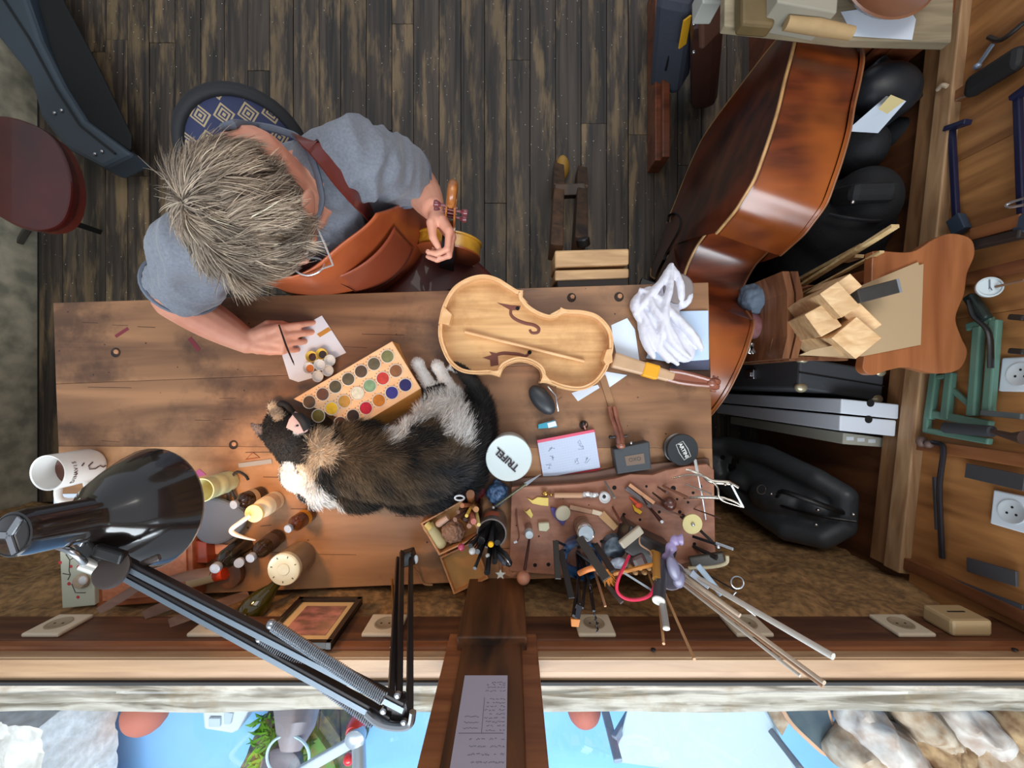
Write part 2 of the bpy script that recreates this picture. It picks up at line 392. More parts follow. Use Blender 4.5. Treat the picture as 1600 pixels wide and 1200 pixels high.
for a, b in ((-0.1, 0.30), (0.30, 0.62), (0.62, 1.02), (1.02, 1.45), (1.45, 2.6)):
    rbox(a+0.0003, b-0.0003, 0.70, 1.6, -0.006, 0.004).build('wall_panel', PANELW, wr, bevel=0.001)
struct(rbox(-0.02, s1, 0.655, 0.70, -0.004, 0.030).build('trim_6', wood('rail_pale', (140, 104, 72), (182, 146, 108), 1, 4, 12, 0.45, 0.15, 0.05), bevel=0.003))
struct(rbox(-0.02, s1, 0.60, 0.652, -0.004, 0.018).build('trim_7', wood('rail_mid', (120, 82, 52), (160, 118, 80), 1, 4, 12, 0.45, 0.15, 0.05), bevel=0.003))
BATW = wood('batten_wood', (92, 52, 30), (140, 88, 52), 2, 3, 10, 0.45, 0.2, 0.05)
for i, (px, py) in enumerate(((1520, 142), (1530, 435), (1500, 704), (1500, 915))):
    p = RP(px, py); s = (p-RB).dot(RD)
    struct(rbox(s-0.014, s+0.014, 0.70, 1.6, 0.004, 0.022).build('trim_%d' % (8+i), BATW, bevel=0.002))
p = RP(1500, 895); s = (p-RB).dot(RD)
# ---------------------------------------------------------------- workbench
BENCHD = wood('bench_wood', (96, 66, 46), (154, 110, 76), 0, 2.5, 8, 0.42, 0.25, 0.06, stain=(62, 40, 28), stain_amt=0.75, stain_scale=3.5, dots=((50, 32, 24), 26, 0.05))
BENCHL = wood('bench_wood_light', (138, 98, 66), (180, 132, 92), 0, 2.5, 8, 0.42, 0.22, 0.05, stain=(104, 70, 46), stain_amt=0.6, stain_scale=4, dots=((80, 48, 28), 18, 0.05))
bench = thing('workbench', P(600, 700, 0), 'long scarred wooden workbench of wide planks under the cat and the violins', 'workbench')
def bl(px, py): return P(px, py, TZ)
def poly_(pts): return [tuple(P(a, b, TZ)[:2]) for a, b in pts]
L_ = [(83, 473), (87, 600), (91, 697), (97, 937)]; R_ = [(1107, 441), (1110, 560), (1113, 700), (1119, 893)]
for i in range(3):
    a, b, c, d = bl(*L_[i]), bl(*R_[i]), bl(*R_[i+1]), bl(*L_[i+1])
    g = 0.0002
    q = [(a.x, a.y-g), (b.x, b.y-g), (c.x, c.y+g), (d.x, d.y+g)]
    MB().prism(q, TZ-0.045, TZ).build('plank', BENCHD if i < 2 else BENCHL, bench, bevel=0.0012)
for px, py in ((150, 520), (1040, 500), (160, 850), (1050, 840)):
    p = P(px, py, TZ); MB().box((p.x, p.y, 0.367), (0.08, 0.08, 0.734)).build('leg', BENCHD, bench, bevel=0.003)
for y in (0.12, -0.36):
    MB().box((-0.30, y, 0.67), (1.26, 0.03, 0.11)).build('rail', BENCHD, bench, bevel=0.003)
for px, py, r in ((181, 551, .0095), (365, 695, .009), (893, 465, .009), (967, 464, .0095), (912, 664, .009)):
    p = P(px, py, TZ); o = MB().lathe(p, [(r*1.15, 0.0), (r*1.15, 0.0011), (r, 0.0013), (r*0.9, 0.0004), (0, 0.0003)], 20).build('dog_hole', plain('hole_wood', (40, 24, 16), 0.7), bench, smooth=True)
    MB().lathe(p+V(.002, .002, .0006), [(r*.6, 0), (r*.55, .002), (0, .003)], 14).build('plug', plain('plug_wood', (170, 120, 84), .5), o, smooth=True)
MR = plain('dried_red', (112, 38, 46), .6)
for pts in ([(179, 524), (199, 511), (202, 515), (182, 528)], [(293, 530), (299, 526), (314, 545), (309, 550)]): MB().prism(poly_(pts), TZ, TZ+.0004).build('red_mark', MR, bench)
CRK = plain('crack_dark', (52, 34, 26), .9)
m = MB(); rc = random.Random(4)
for k in range(26):
    x_ = rc.uniform(120, 1060); y_ = rc.uniform(485, 900); l_ = rc.uniform(15, 70); m.beam(P(x_, y_, TZ+.0002), P(x_+l_, y_+rc.uniform(-2, 2), TZ+.0002), rc.uniform(.0006, .0014), .0003)
stuff(m.build('cracks', CRK, bench))
# front vice with two jaws
JAWW = wood('jaw_wood', (150, 112, 74), (204, 164, 118), 0, 6, 9, 0.5, 0.2, 0.05)
vise = thing('bench_vice', P(925, 420, 0.70), 'wooden bench vice with two pale jaws on the far edge of the bench', 'vice')
for ys in ((391, 416), (422, 437)):
    q = [P(867, ys[0], .765), P(983, ys[0]-3, .765), P(983, ys[1]-3, .765), P(867, ys[1]+1, .765)]
    MB().prism([(p.x, p.y) for p in q], 0.66, 0.765).build('jaw', JAWW, vise, bevel=0.004)
q = [P(870, 437, .76), P(981, 434, .76), P(981, 446, .76), P(872, 449, .76)]
MB().prism([(p.x, p.y) for p in q], 0.66, 0.758).build('jaw_liner', plain('dark_felt', (62, 56, 54), .8), vise, bevel=0.002)
MB().cyl(P(912, 385, .70), P(910, 372, .71), .017).build('screw_head', BLACK, vise, smooth=True, bevel=.003)
MB().cyl(P(914, 418, .69), P(908, 430, .69), .014).build('screw', DARKST, vise, smooth=True)
tr = thing('saw_trestle', P(885, 330, 0), 'dark wooden trestle standing on the floor behind the bench vice', 'trestle')
for a, b in (((872, 300), (868, 395)), ((908, 300), (905, 385))):
    MB().beam(P(a[0], a[1], .30), P(b[0], b[1], .62), .035, .05).build('side_bar', wood('trestle_wood', (40, 28, 20), (92, 62, 38), 1, 5, 6), tr, bevel=.003)
MB().beam(P(872, 262, 0.02), P(872, 300, .33), .04, .05).beam(P(908, 270, 0.02), P(908, 300, .33), .04, .05).build('post', MATS['trestle_wood'], tr, bevel=.003)
MB().beam(P(866, 300, .33), P(914, 298, .33), .04, .03).build('cross_bar', MATS['trestle_wood'], tr, bevel=.003)
MB().ell(P(879, 262, .05), (.028, .05, .03)).build('handle', plain('ochre', (176, 132, 52), .5), tr, smooth=True)

# ---------------------------------------------------------------- double bass lying on its side
BN = V(.944, -.33, 0).normalized()
def B3(y, z, off=0.0): return V(.42+.35*y, y, z)+BN*off
def BPX(px, py, off=0.0):
    u, w = (px-800)/F, (600-py)/F; D = .42/(u-.35*w); return V(u*D, w*D, H-D)+BN*off
up = [(1.0, .36), (.998, .50), (.985, .60), (.96, .64), (.90, .672), (.83, .69), (.758, .703), (.68, .722), (.61, .73), (.55, .731), (.50, .7275), (.465, .70), (.444, .678), (.428, .64), (.414, .604)]
cb = [(.455, .545), (.44, .51), (.42, .478), (.37, .455), (.32, .462), (.30, .49)]
ub = [(.245, .57), (.235, .585), (.20, .598), (.12, .60), (.03, .575), (-.04, .52), (-.075, .45), (-.08, .36)]
BR = .180
def spl(a, n=6): return [(p.x, p.y) for p in bezier([(q[0], q[1], 0) for q in a], n)]
top = spl(up)+spl(cb)+spl(ub)
full = top+[(y, .72-z) for y, z in top[::-1]][1:-1]
VARN = plain('bass_varnish', (116, 42, 18), .22, coat=.7, nscale=9, c2=(64, 20, 10))
def flame(name, c1, c2, c3, sx, sy, sz):
    m = bpy.data.materials.new(name); m.use_nodes = True; nt = m.node_tree; N = nt.nodes.new; L = nt.links.new; b = nt.nodes['Principled BSDF']
    tc = N('ShaderNodeTexCoord'); mp = N('ShaderNodeMapping'); mp.inputs['Scale'].default_value = (sx, sy, sz); n = N('ShaderNodeTexNoise'); n.inputs['Scale'].default_value = 1; n.inputs['Detail'].default_value = 5
    n2 = N('ShaderNodeTexNoise'); n2.inputs['Scale'].default_value = 3.2; n2.inputs['Detail'].default_value = 3
    r = N('ShaderNodeValToRGB'); r.color_ramp.elements[0].position = .38; r.color_ramp.elements[1].position = .64; r.color_ramp.elements[0].color = lin(c1); r.color_ramp.elements[1].color = lin(c2)
    mx = N('ShaderNodeMixRGB'); mx.inputs[2].default_value = lin(c3); r2 = N('ShaderNodeValToRGB'); r2.color_ramp.elements[0].position = .45; r2.color_ramp.elements[1].position = .66
    L(tc.outputs['Object'], mp.inputs[0]); L(mp.outputs[0], n.inputs['Vector']); L(tc.outputs['Object'], n2.inputs['Vector']); L(n.outputs['Fac'], r.inputs[0]); L(n2.outputs['Fac'], r2.inputs[0])
    L(r.outputs[0], mx.inputs[1]); L(r2.outputs[0], mx.inputs[0]); L(mx.outputs[0], b.inputs['Base Color'])
    b.inputs['Roughness'].default_value = .3; b.inputs['Coat Weight'].default_value = .6; b.inputs['Coat Roughness'].default_value = .25
    MATS[name] = m; return m
RIBV = flame('rib_varnish', (72, 28, 14), (126, 56, 24), (168, 88, 34), 4, 22, 4)
FRV = flame('front_varnish', (44, 18, 12), (84, 34, 16), (124, 50, 20), 20, 3, 20)
bass = thing('double_bass', B3(.5, .0), 'large red brown double bass lying on its side behind the bench, ribs up', 'double bass')
def loopm(pts, off0, off1, flip=False):
    m = MB(); n = len(pts); vs = [B3(y, z, off0) for y, z in pts]+[B3(y, z, off1) for y, z in pts]
    return m.add(vs, [(i, (i+1) % n, n+(i+1) % n, n+i) for i in range(n)])
loopm([(y+(.36-y)*.012, z+(.36-z)*.012) for y, z in full], .006, BR-.006).build('ribs', RIBV, bass, smooth=True)
def plate(off0, off1, dome, mat, name):
    m = MB(); n = len(full); rings = 5; vs = []; fs = []
    cy = .45
    for k in range(rings+1):
        t = k/rings
        for y, z in full:
            vs.append(B3(cy+(y-cy)*(1-t*.96), .36+(z-.36)*(1-t*.96), off0+dome*math.sin(t*PI/2)))
    for k in range(rings):
        for i in range(n): fs.append((k*n+i, k*n+(i+1) % n, (k+1)*n+(i+1) % n, (k+1)*n+i))
    fs.append(tuple(range(rings*n, rings*n+n)))
    b0 = len(vs); vs += [B3(y, z, off1) for y, z in full]; fs += [(i, (i+1) % n, b0+(i+1) % n, b0+i) for i in range(n)]
    return m.add(vs, fs).build(name, mat, bass, smooth=True)
plate(-.004, .006, -.035, FRV, 'front_plate'); plate(BR+.004, BR-.006, .012, RIBV, 'back_plate')
EDGE = plain('bass_edge', (206, 158, 104), .4, var=.3, nscale=30)
MB().tube([B3(y, z, -.002) for y, z in full], .0042, 6, closed=True).build('binding', EDGE, bass, smooth=True)
MB().tube([B3(y, z, BR+.004) for y, z in full], .003, 6, closed=True).build('back_binding', plain('bass_edge_dark', (150, 96, 60), .4), bass, smooth=True)
fh = bezier([BPX(1056, 350, -.03), BPX(1058, 341, -.03), BPX(1067, 338, -.03), BPX(1079, 346, -.034), BPX(1080, 362, -.036), BPX(1070, 382, -.036), BPX(1057, 402, -.034), BPX(1054, 412, -.034)], 6)
MB().tube(fh, .008, 8, flat=.4).build('sound_hole', plain('void', (8, 5, 4), .9), bass, smooth=True)
MB().tube([p+V(.003, -.004, .004) for p in fh], .0022, 6).build('sound_hole_edge', plain('fhole_edge', (176, 128, 90), .5), bass, smooth=True)
MB().beam(B3(-.08, .36, .02), B3(-.40, .33, -.03), .05, .05, w1=.04, h1=.04).build('neck', VARN, bass, bevel=.008)
MB().beam(B3(.32, .36, -.06), B3(-.40, .33, -.07), .09, .02, w1=.05, up=(0, 0, 1)).build('fingerboard', BLACK, bass, bevel=.004)
MB().lathe(B3(1.0, .36, .09), [(.02, 0), (.02, .03), (.006, .035), (.006, .06), (0, .07)], 14, (.3, .95, 0)).build('end_pin', STEEL, bass, smooth=True)

# ---------------------------------------------------------------- cabinets and shelf at the upper right
CABR = wood('cabinet_red_wood', (80, 40, 24), (124, 66, 40), 0, 3, 9, .35, .1, .1, coat=.2)
def cab(name, x0, x1, y0, y1, z1, label, doors):
    t = thing(name, ((x0+x1)/2, (y0+y1)/2, 0), label, 'cabinet')
    MB().box(((x0+x1)/2, (y0+y1)/2+.01, z1/2), (x1-x0, y1-y0-.02, z1)).build('body', CABR, t, bevel=.004)
    n = doors
    for i in range(n):
        zc = .05+(z1-.07)*(i+.5)/n; h = (z1-.07)/n-.012
        d = MB().box(((x0+x1)/2, y0+.002, zc), (x1-x0-.03, .02, h)).box(((x0+x1)/2, y0-.010, zc), (x1-x0-.08, .008, h-.05)).build('drawer', CABR, t, bevel=.003)
        MB().ell(((x0+x1)/2, y0-.024, zc), .011).build('knob', BRASS, d, smooth=True)
    return t
cab('drawer_cabinet', 1.0, 1.15, .93, 1.5, .685, 'narrow red brown drawer cabinet behind the end of the double bass', 3)
tag(MB().box((.595, 1.25, .05), (.05, .72, .10)).box((.605, 1.25, .11), (.03, .72, .03)).build('plinth_board', CABR, bevel=.004), 'low red brown moulded board on the floor left of the slate case', 'board')
sh = tag(MB().prism([tuple(P(px, py, .72)[:2]) for px, py in ((1132, 40), (1225, 50), (1330, 62), (1487, 66), (1500, -140), (1135, -140))], .695, .72).build('shelf_top', wood('shelf_grey_wood', (112, 100, 80), (152, 138, 112), 0, 4, 9, .6, .2), bevel=.003), 'pale worn shelf board above the end of the double bass', 'shelf')
tag(MB().tube([P(1228, 36, .77), P(1275, 42, .772), P(1330, 52, .765)], [.015, .017, .014], 12, up=(0, 0, 1)).build('paper_roll', plain('kraft', (182, 152, 108), .7, var=.15), smooth=True), 'short brown rolled tube lying across the end of the double bass', 'roll')
tag(MB().prism([tuple(P(px, py, .73)[:2]) for px, py in ((1318, 14), (1420, 0), (1436, 26), (1430, 58), (1338, 52))], .7215, .7225).build('paper_sheet', PAPER), 'white paper sheets under the round brown bowl, upper right', 'paper')
tag(MB().prism([tuple(P(px, py, .80)[:2]) for px, py in ((1215, 3), (1308, 20), (1314, -60), (1215, -60))], .7215, .80).build('card_box', plain('card_pale', (156, 150, 134), .8), bevel=.003), 'pale cardboard box on the shelf above the double bass', 'box')
tag(MB().prism([tuple(P(px, py, .76)[:2]) for px, py in ((1160, 36), (1212, 40), (1214, -60), (1160, -60))], .7215, .76).build('wooden_tub', plain('tub', (112, 92, 58), .6, var=.3, nscale=8), bevel=.008), 'tan ribbed wooden block beside the pale cardboard box', 'block')
bw = P(1388, -42, .76)
tag(MB().lathe((bw.x, bw.y, .7235), [(.05, 0), (.105, .03), (.118, .045), (.113, .047), (.06, .012), (0, .01)], 40).build('round_bowl', flame('bowlv', (80, 40, 28), (112, 62, 42), (136, 92, 66), 6, 16, 6), smooth=True), 'round brown wooden bowl on the white papers', 'bowl')
# blue grey case and brown bag by the cabinet
c = thing('instrument_case', P(1060, 100, 0), 'slate blue soft instrument case with a yellow label, standing by the cabinet', 'case')
MB().beam(P(1046, 128, .06), P(1062, -20, .40), .12, .13, w1=.10).build('body', plain('slate_cloth', (58, 62, 74), .8, bump=.3, nscale=60), c, bevel=.03)
MB().beam(P(1066, 72, .312), P(1074, 28, .395), .030, .006, up=(0, 0, 1)).build('label', plain('yellow_label', (206, 152, 26), .6), c)
MB().tube([P(1040, 110, .17), P(1052, 60, .28), P(1058, 10, .36)], .004, 6).build('zip', DARKST, c, smooth=True)
c = thing('leather_bag', P(1110, 110, 0), 'dark brown leather bag between the slate case and the double bass', 'bag')
MB().beam(P(1100, 150, .03), P(1106, 10, .42), .13, .10).build('body', plain('brown_leather', (66, 38, 30), .5, bump=.3, nscale=50, coat=.2), c, bevel=.03)
MB().beam(P(1112, 60, .42), P(1112, -10, .52), .10, .02).build('flap', plain('brown_leather_light', (92, 60, 48), .5), c, bevel=.006)
for py in (38, 82): MB().ell(P(1084, py, .42), .006).build('stud', STEEL, c, smooth=True)
tag(MB().prism([tuple(P(px, py, .60)[:2]) for px, py in ((1098, 4), (1128, 4), (1126, -30), (1098, -30))], .53, .60).build('white_tin', plain('tin_white', (186, 186, 178), .5), bevel=.004), 'white tin standing behind the brown leather bag', 'tin')
# dark cases on the right of the double bass
DC = plain('case_black', (34, 38, 44), .42, bump=.1, nscale=80); DC2 = plain('case_black_cloth', (22, 24, 28), .75, bump=.3, nscale=120)
c = thing('violin_case', P(1370, 160, 0), 'black rounded violin case end with white paper taped on, behind the double bass', 'case')
m = MB(); m.beam(P(1290, 205, .10), P(1375, 150, .58), .16, .13); m.ell(P(1385, 143, .60), (.088, .075, .06))
m.build('body', DC, c, remesh=.006, relax=12)
MB().hexa([P(px, py, z) for px, py, z in ((1322, 205, .60), (1385, 150, .68), (1416, 158, .67), (1372, 208, .60))], [P(px, py, z+.004) for px, py, z in ((1322, 205, .60), (1385, 150, .68), (1416, 158, .67), (1372, 208, .60))]).build('paper', PAPER, c)
MB().hexa([P(px, py, z) for px, py, z in ((1372, 170, .685), (1392, 148, .695), (1414, 157, .690), (1386, 178, .685))], [P(px, py, z+.003) for px, py, z in ((1372, 170, .685), (1392, 148, .695), (1414, 157, .690), (1386, 178, .685))]).build('tape', plain('masking_tape', (200, 184, 132), .7), c)
tag(MB().ell(P(1338, 238, .50), (.07, .075, .09)).ell(P(1320, 262, .30), (.07, .07, .26)).build('black_pouch', DC2, remesh=.006, relax=10), 'small round black cloth pouch below the taped violin case', 'pouch')
c = thing('cello_case', P(1290, 380, 0), 'big black padded instrument bag with two studs, right of the double bass', 'case')
m = MB(); m.ell(P(1350, 318, .56), (.085, .10, .09)); m.ell(P(1310, 352, .48), (.14, .13, .13)); m.ell(P(1255, 392, .36), (.13, .11, .18)); m.ell(P(1220, 405, .20), (.13, .12, .2)); m.beam(P(1235, 400, .1), P(1335, 340, .5), .22, .24)
m.build('body', DC2, c, remesh=.007, relax=14)
m = MB(); m.beam(P(1312, 305, .615), P(1385, 303, .625), .10, .05, up=(0, 1, .3)); m.build('pocket', DC2, c, bevel=.018)
for py in (300, 316): MB().ell(P(1332, py, .648), .006).build('stud', STEEL, c, smooth=True)
MB().tube(bezier([P(1295, 335, .59), P(1330, 342, .62), P(1370, 345, .62), P(1393, 338, .59)]), .005, 6).build('zip', DC, c, smooth=True)
# grey cap, pink bag with clip, thin board
c = thing('cloth_bundle', P(1180, 480, .3), 'blue grey folded cloth with a pink and white bag and metal clip beside the bass', 'cloth')
MB().ell(P(1180, 468, .52), (.045, .05, .05)).ell(P(1193, 505, .50), (.02, .07, .06)).build('cloth', plain('bluegrey_cloth', (92, 104, 120), .9, bump=.4, nscale=40), c, remesh=.004, relax=6, wavy=(.006, 40))
MB().ell(P(1172, 510, .52), (.042, .04, .035)).build('bag', plain('pink_bag', (150, 110, 112), .35, c2=(110, 52, 58), nscale=14), c, smooth=True)
MB().beam(P(1168, 535, .56), P(1178, 552, .56), .012, .008).beam(P(1176, 536, .56), P(1170, 553, .56), .01, .008).build('clip', STEEL, c, bevel=.002)
tag(MB().hexa([P(1196, 548, .35), P(1224, 440, .35), P(1226, 440, .35), P(1204, 552, .35)], [P(1202, 552, .60), P(1226, 438, .60), P(1229, 438, .60), P(1210, 553, .60)]).build('thin_board', plain('card_brown', (158, 126, 88), .7)), 'thin brown board standing between the grey cloth and the crate', 'board')
# crate with blocks and sticks
CR = wood('crate_wood', (88, 50, 32), (140, 92, 62), 1, 5, 9, .4, .1, .1)
BLK = wood('spruce_block', (196, 152, 104), (228, 192, 146), 0, 14, 5, .55, .15, .08)
c = thing('wooden_crate', P(1240, 490, 0), 'moulded wooden crate side holding pale blocks and sticks', 'crate')
for a in (1222, 1236):
    m = MB(); pts = [P(a+(8 if 0 < t < 1 else 0), 424+t*136, .66) for t in (0, .25, .5, .75, 1)]
    for k in range(4): m.hexa([(q.x, q.y, .0) for q in (pts[k], pts[k]+V(.018, 0, 0), pts[k+1]+V(.018, 0, 0), pts[k+1])], [(q.x, q.y, .66) for q in (pts[k], pts[k]+V(.018, 0, 0), pts[k+1]+V(.018, 0, 0), pts[k+1])])
    m.build('side_board', CR, c)
q0 = P(1330, 424, .40); q1 = P(1330, 565, .40); q2 = P(1245, 565, .5)
MB().box(((q0.x+q2.x)/2-.03, (q0.y+q1.y)/2, .40), (.22, .20, .02)).build('floor_board', CR, c)
MB().box((P(1245, 560, .62).x+.06, P(1245, 560, .62).y, .5), (.16, .012, .24)).build('end_board', CR, c, bevel=.002)
blocks = [((1248, 492), (1312, 468), .50, .68, .055, .032, 'long pale spruce block, uppermost of the crate'), ((1250, 512), (1286, 500), .50, .64, .05, .035, 'short pale block at the crate side'),
          ((1262, 530), (1338, 528), .46, .66, .055, .05, 'thick pale block nearest the suitcase'), ((1290, 500), (1345, 497), .48, .65, .06, .03, 'pale block lying between the upper and lower blocks'),
          ((1275, 460), (1325, 446), .48, .66, .03, .028, 'small pale block under the sticks')]
for a, b, z0, z1, w, h, lb in blocks:
    tag(MB().beam(P(*a, z0+.14), P(*b, z1+.19), w*1.2, h*1.25, up=(0, .2, 1)).build('wood_block', BLK, bevel=.0015), lb, 'wood block', 'blocks in the crate')
for a, b, z0, z1, w, lb in (((1252, 446), (1399, 353), .55, .86, .016, 'longest thin pale stick leaning out of the crate'), ((1256, 458), (1378, 393), .56, .82, .010, 'thin pale stick below the longest one'), ((1250, 437), (1350, 383), .54, .76, .018, 'pinkish stick behind the longest one'), ((1320, 408), (1343, 400), .66, .74, .018, 'short stick with a dark end among the sticks')):
    tag(MB().beam(P(*a, z0), P(*b, z1), w, w*.45, up=(0, 1, .5)).build('wood_stick', wood('stick_wood', (178, 146, 96), (222, 196, 146), 0, 8, 6)), lb, 'stick', 'sticks in the crate')
tag(MB().cyl(P(1322, 436, .60), P(1345, 431, .70), .008).build('white_tube', plain('tube_white', (190, 190, 190), .5), smooth=True), 'small white tube beside the crate sticks', 'tube')
# wavy edged wooden seat with paper and stone
Z2 = lambda x, y: (1100+x/3.333, 340+y/3.333)
ol = [(872, 330), (878, 200), (900, 172), (1080, 178), (1200, 110), (1290, 82), (1390, 110), (1410, 190), (1372, 290), (1355, 400), (1312, 520), (1340, 620), (1372, 700), (1330, 790), (1210, 812), (1060, 780), (960, 795), (880, 820), (830, 790), (835, 715), (850, 500)]
zs = .80
ol2 = [(p.x, p.y) for p in bezier([P(*Z2(*q), zs) for q in ol]+[P(*Z2(*ol[0]), zs)], 5)][:-1]
c = thing('stool', P(1430, 470, 0), 'reddish wooden stool with a wavy edged seat holding brown paper', 'stool')
MB().prism(ol2, zs-.022, zs).build('seat', wood('seat_wood', (132, 76, 44), (164, 102, 62), 1, 3, 9, .35, .1, .0, coat=.2), c, bevel=.006)
for px, py in ((1400, 420), (1470, 420), (1400, 540), (1470, 540)):
    MB().beam(P(px, py, .79), V(P(px, py, .79).x-.06, P(px, py, .79).y, 0), .03, .03).build('leg', MATS['seat_wood'], c, bevel=.004)
pp = [(745, 385), (1118, 230), (1124, 246), (1147, 240), (1133, 662), (830, 722), (640, 722), (500, 716), (560, 690), (700, 660)]
tag(MB().prism([tuple(P(*Z2(*q), .806)[:2]) for q in pp], .8005, .8045).build('brown_paper', plain('brown_paper', (172, 146, 112), .85, bump=.1, nscale=8)), 'sheet of brown wrapping paper on the wavy edged stool', 'paper')
t = thing('sharpening_stone', P(1370, 460, .806), 'dark grey sharpening stone with a pale end on the brown paper', 'stone')
MB().beam(P(1330, 466, .835), P(1390, 450, .835), .03, .04).build('stone', plain('slate', (56, 54, 52), .6, var=.3), t, bevel=.002)
MB().beam(P(1390, 450, .835), P(1394, 449, .835), .03, .04).build('end_cap', plain('slate_light', (128, 132, 138), .5), t)
# black suitcase, white boxes, grey box
def standing(px4, z1, name, mat, label=None, cat=None, parent=None, dz=.0, bevel=.003, lean=0):
    q = [P(px, py, z1) for px, py in px4]
    m = MB().hexa([(p.x-lean, p.y, dz) for p in q], [(p.x, p.y, z1) for p in q])
    o = m.build(name, mat, parent, bevel=bevel)
    if label: tag(o, label, cat)
    return o
c = thing('suitcase', P(1315, 590, 0), 'black upright suitcase with silver corners and two latches, right of the bench', 'suitcase')
SQ = [(1250, 557), (1383, 580), (1378, 627), (1247, 607)]; sz = .60
standing(SQ, sz, 'shell', plain('suit_black', (60, 62, 66), .6, bump=.15, nscale=90), parent=c, bevel=.006)
q = [P(*a, sz) for a in SQ]
for k, pxy in enumerate(SQ):
    p = q[k]; cx = sum((a for a in q), Vector())/4; d = (cx-p); d.z = 0
    MB().ell(p+d.normalized()*.012+V(0, 0, -.006), (.017, .014, .012)).build('corner_cap', plain('corner_metal', (190, 178, 148), .35, .6), c, smooth=True)
MB().beam((q[0]+q[3])/2+V(0, 0, .001), (q[1]+q[2])/2+V(0, 0, .001), .003, .003).build('seam', BLACK, c)
for z in (.38, .17):
    p = (q[0]+q[3])/2; MB().box((p.x-.004, p.y, z), (.012, .03, .045)).box((p.x-.012, p.y, z+.008), (.01, .014, .02)).build('latch', STEEL, c, bevel=.002)
WB = plain('box_white', (206, 212, 222), .6)
for (k, q4, z, lb) in ((0, [(1315, 623), (1405, 632), (1404, 655), (1314, 646)], .65, 'white flat cardboard box next to the black suitcase'), (1, [(1313, 649), (1401, 657), (1399, 682), (1312, 673)], .65, 'white flat cardboard box farther from the black suitcase')):
    t = thing('white_box', P(1360, 650, 0), lb, 'box', 'white boxes standing right of the bench')
    standing(q4, z, 'carton', WB, parent=t, bevel=.003)
    a, b = P(*q4[0], z), P(*q4[1], z); MB().lathe(a.lerp(b, .5)+V(0, -.004, 0), [(.010, 0), (.010, .0008), (0, .001)], 20).build('thumb_notch', plain('void', (8, 5, 4), .9), t)
t = thing('grey_box', P(1345, 690, 0), 'thin beige archive box with three small labels beside the white boxes', 'box')
standing([(1318, 676), (1381, 684), (1380, 699), (1317, 694)], .59, 'carton', plain('box_beige', (178, 174, 158), .6), parent=t)
for k in range(3):
    a = P(1328+k*17, 683+k*2, .59); MB().box((a.x, a.y-.004, .5905), (.020, .010, .001)).build('label', WHITE, t)
# rounded violin case with handle, lower right
c = thing('viola_case', P(1250, 770, 0), 'black shaped instrument case with a carry handle, leaning in the lower right corner', 'case')
prof = [(1150, 700, .10), (1215, 712, .34), (1275, 735, .46), (1345, 775, .52)]
m = MB()
q = [(1085, 690, .12), (1135, 690, .18), (1200, 705, .36), (1290, 748, .54), (1340, 778, .60), (1337, 832, .60), (1300, 852, .58), (1235, 838, .50), (1170, 795, .30), (1120, 745, .15)]
topq = [P(*a) for a in q]
cen = P(1240, 780, .40)
for p in topq: m.ell(p.lerp(cen, .10)-V(0, 0, .02), .035, n=10, m=8)
for a, b in zip(topq, topq[1:]+topq[:1]):
    m.cyl(a.lerp(cen, .10)-V(0, 0, .02), b.lerp(cen, .10)-V(0, 0, .02), .034, n=10)
m.add([p.lerp(cen, .1)+V(0, 0, .0) for p in topq]+[p.lerp(cen, .1)-V(0.02, 0, .10) for p in topq], [tuple(range(10)), tuple(range(10, 20))[::-1]]+[(i, 10+i, 10+(i+1) % 10, (i+1) % 10) for i in range(10)])
m.ell(cen+V(0, 0, -.02), (.12, .07, .12)); m.ell(P(1290, 795, .50), (.08, .05, .06)); m.ell(P(1180, 750, .24), (.1, .04, .07))
body = m.build('body', plain('case_grey_black', (60, 64, 68), .38), c, remesh=.006, relax=15)
MB().tube(bezier([P(1155, 765, .27), P(1220, 790, .46), P(1280, 806, .565), P(1338, 815, .615)]), .004, 6).build('zip', BLACK, c, smooth=True)
MB().tube(bezier([P(1215, 775, .48), P(1222, 768, .53), P(1260, 780, .58), P(1300, 795, .60), P(1318, 800, .58)]), .009, 8, flat=.6).build('handle', BLACK, c, smooth=True)
for a in ((1205, 772, .46), (1278, 797, .59), (1275, 820, .585), (1333, 804, .63)): MB().ell(P(*a), .0055).build('stud', STEEL, c, smooth=True)
MB().tube([P(1190, 765, .46)+V(math.cos(t)*.014, math.sin(t)*.014, 0) for t in np.linspace(0, 2*PI, 16)[:-1]], .0016, 6, closed=True).build('ring', STEEL, c, smooth=True)

# ---------------------------------------------------------------- upper left: case and red instrument
c = thing('bass_case', P(110, 130, 0), 'big black instrument case with four rivets lying on the floor, upper left', 'case')
m1 = [(62, -40), (75, -40), (100, 0), (150, 95), (207, 212), (206, 240), (130, 190), (95, 130), (62, 10)]
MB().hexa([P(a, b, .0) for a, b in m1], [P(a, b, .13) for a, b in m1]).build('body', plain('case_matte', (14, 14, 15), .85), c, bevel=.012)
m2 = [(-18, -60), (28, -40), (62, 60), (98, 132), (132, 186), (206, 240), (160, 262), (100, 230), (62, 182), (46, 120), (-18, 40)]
MB().prism([tuple(P(a, b, .15)[:2]) for a, b in m2], .05, .15).build('lid', plain('case_lit_top', (62, 72, 82), .45, bump=.1), c, bevel=.015)  # light on the black case's top face put into a paler colour
MB().tube([P(-20, -40, .155), P(45, 60, .155), P(88, 140, .155), P(124, 195, .155), P(180, 240, .155)], .004, 6).build('rim', RUBBER, c, smooth=True)
for a in ((86, 177), (97, 173), (149, 241), (160, 237)): MB().ell(P(*a, .152), .007).build('rivet', STEEL, c, smooth=True)
c = thing('cello', P(40, 280, .30), 'dark red varnished cello body lying on a black stand, left edge', 'cello')
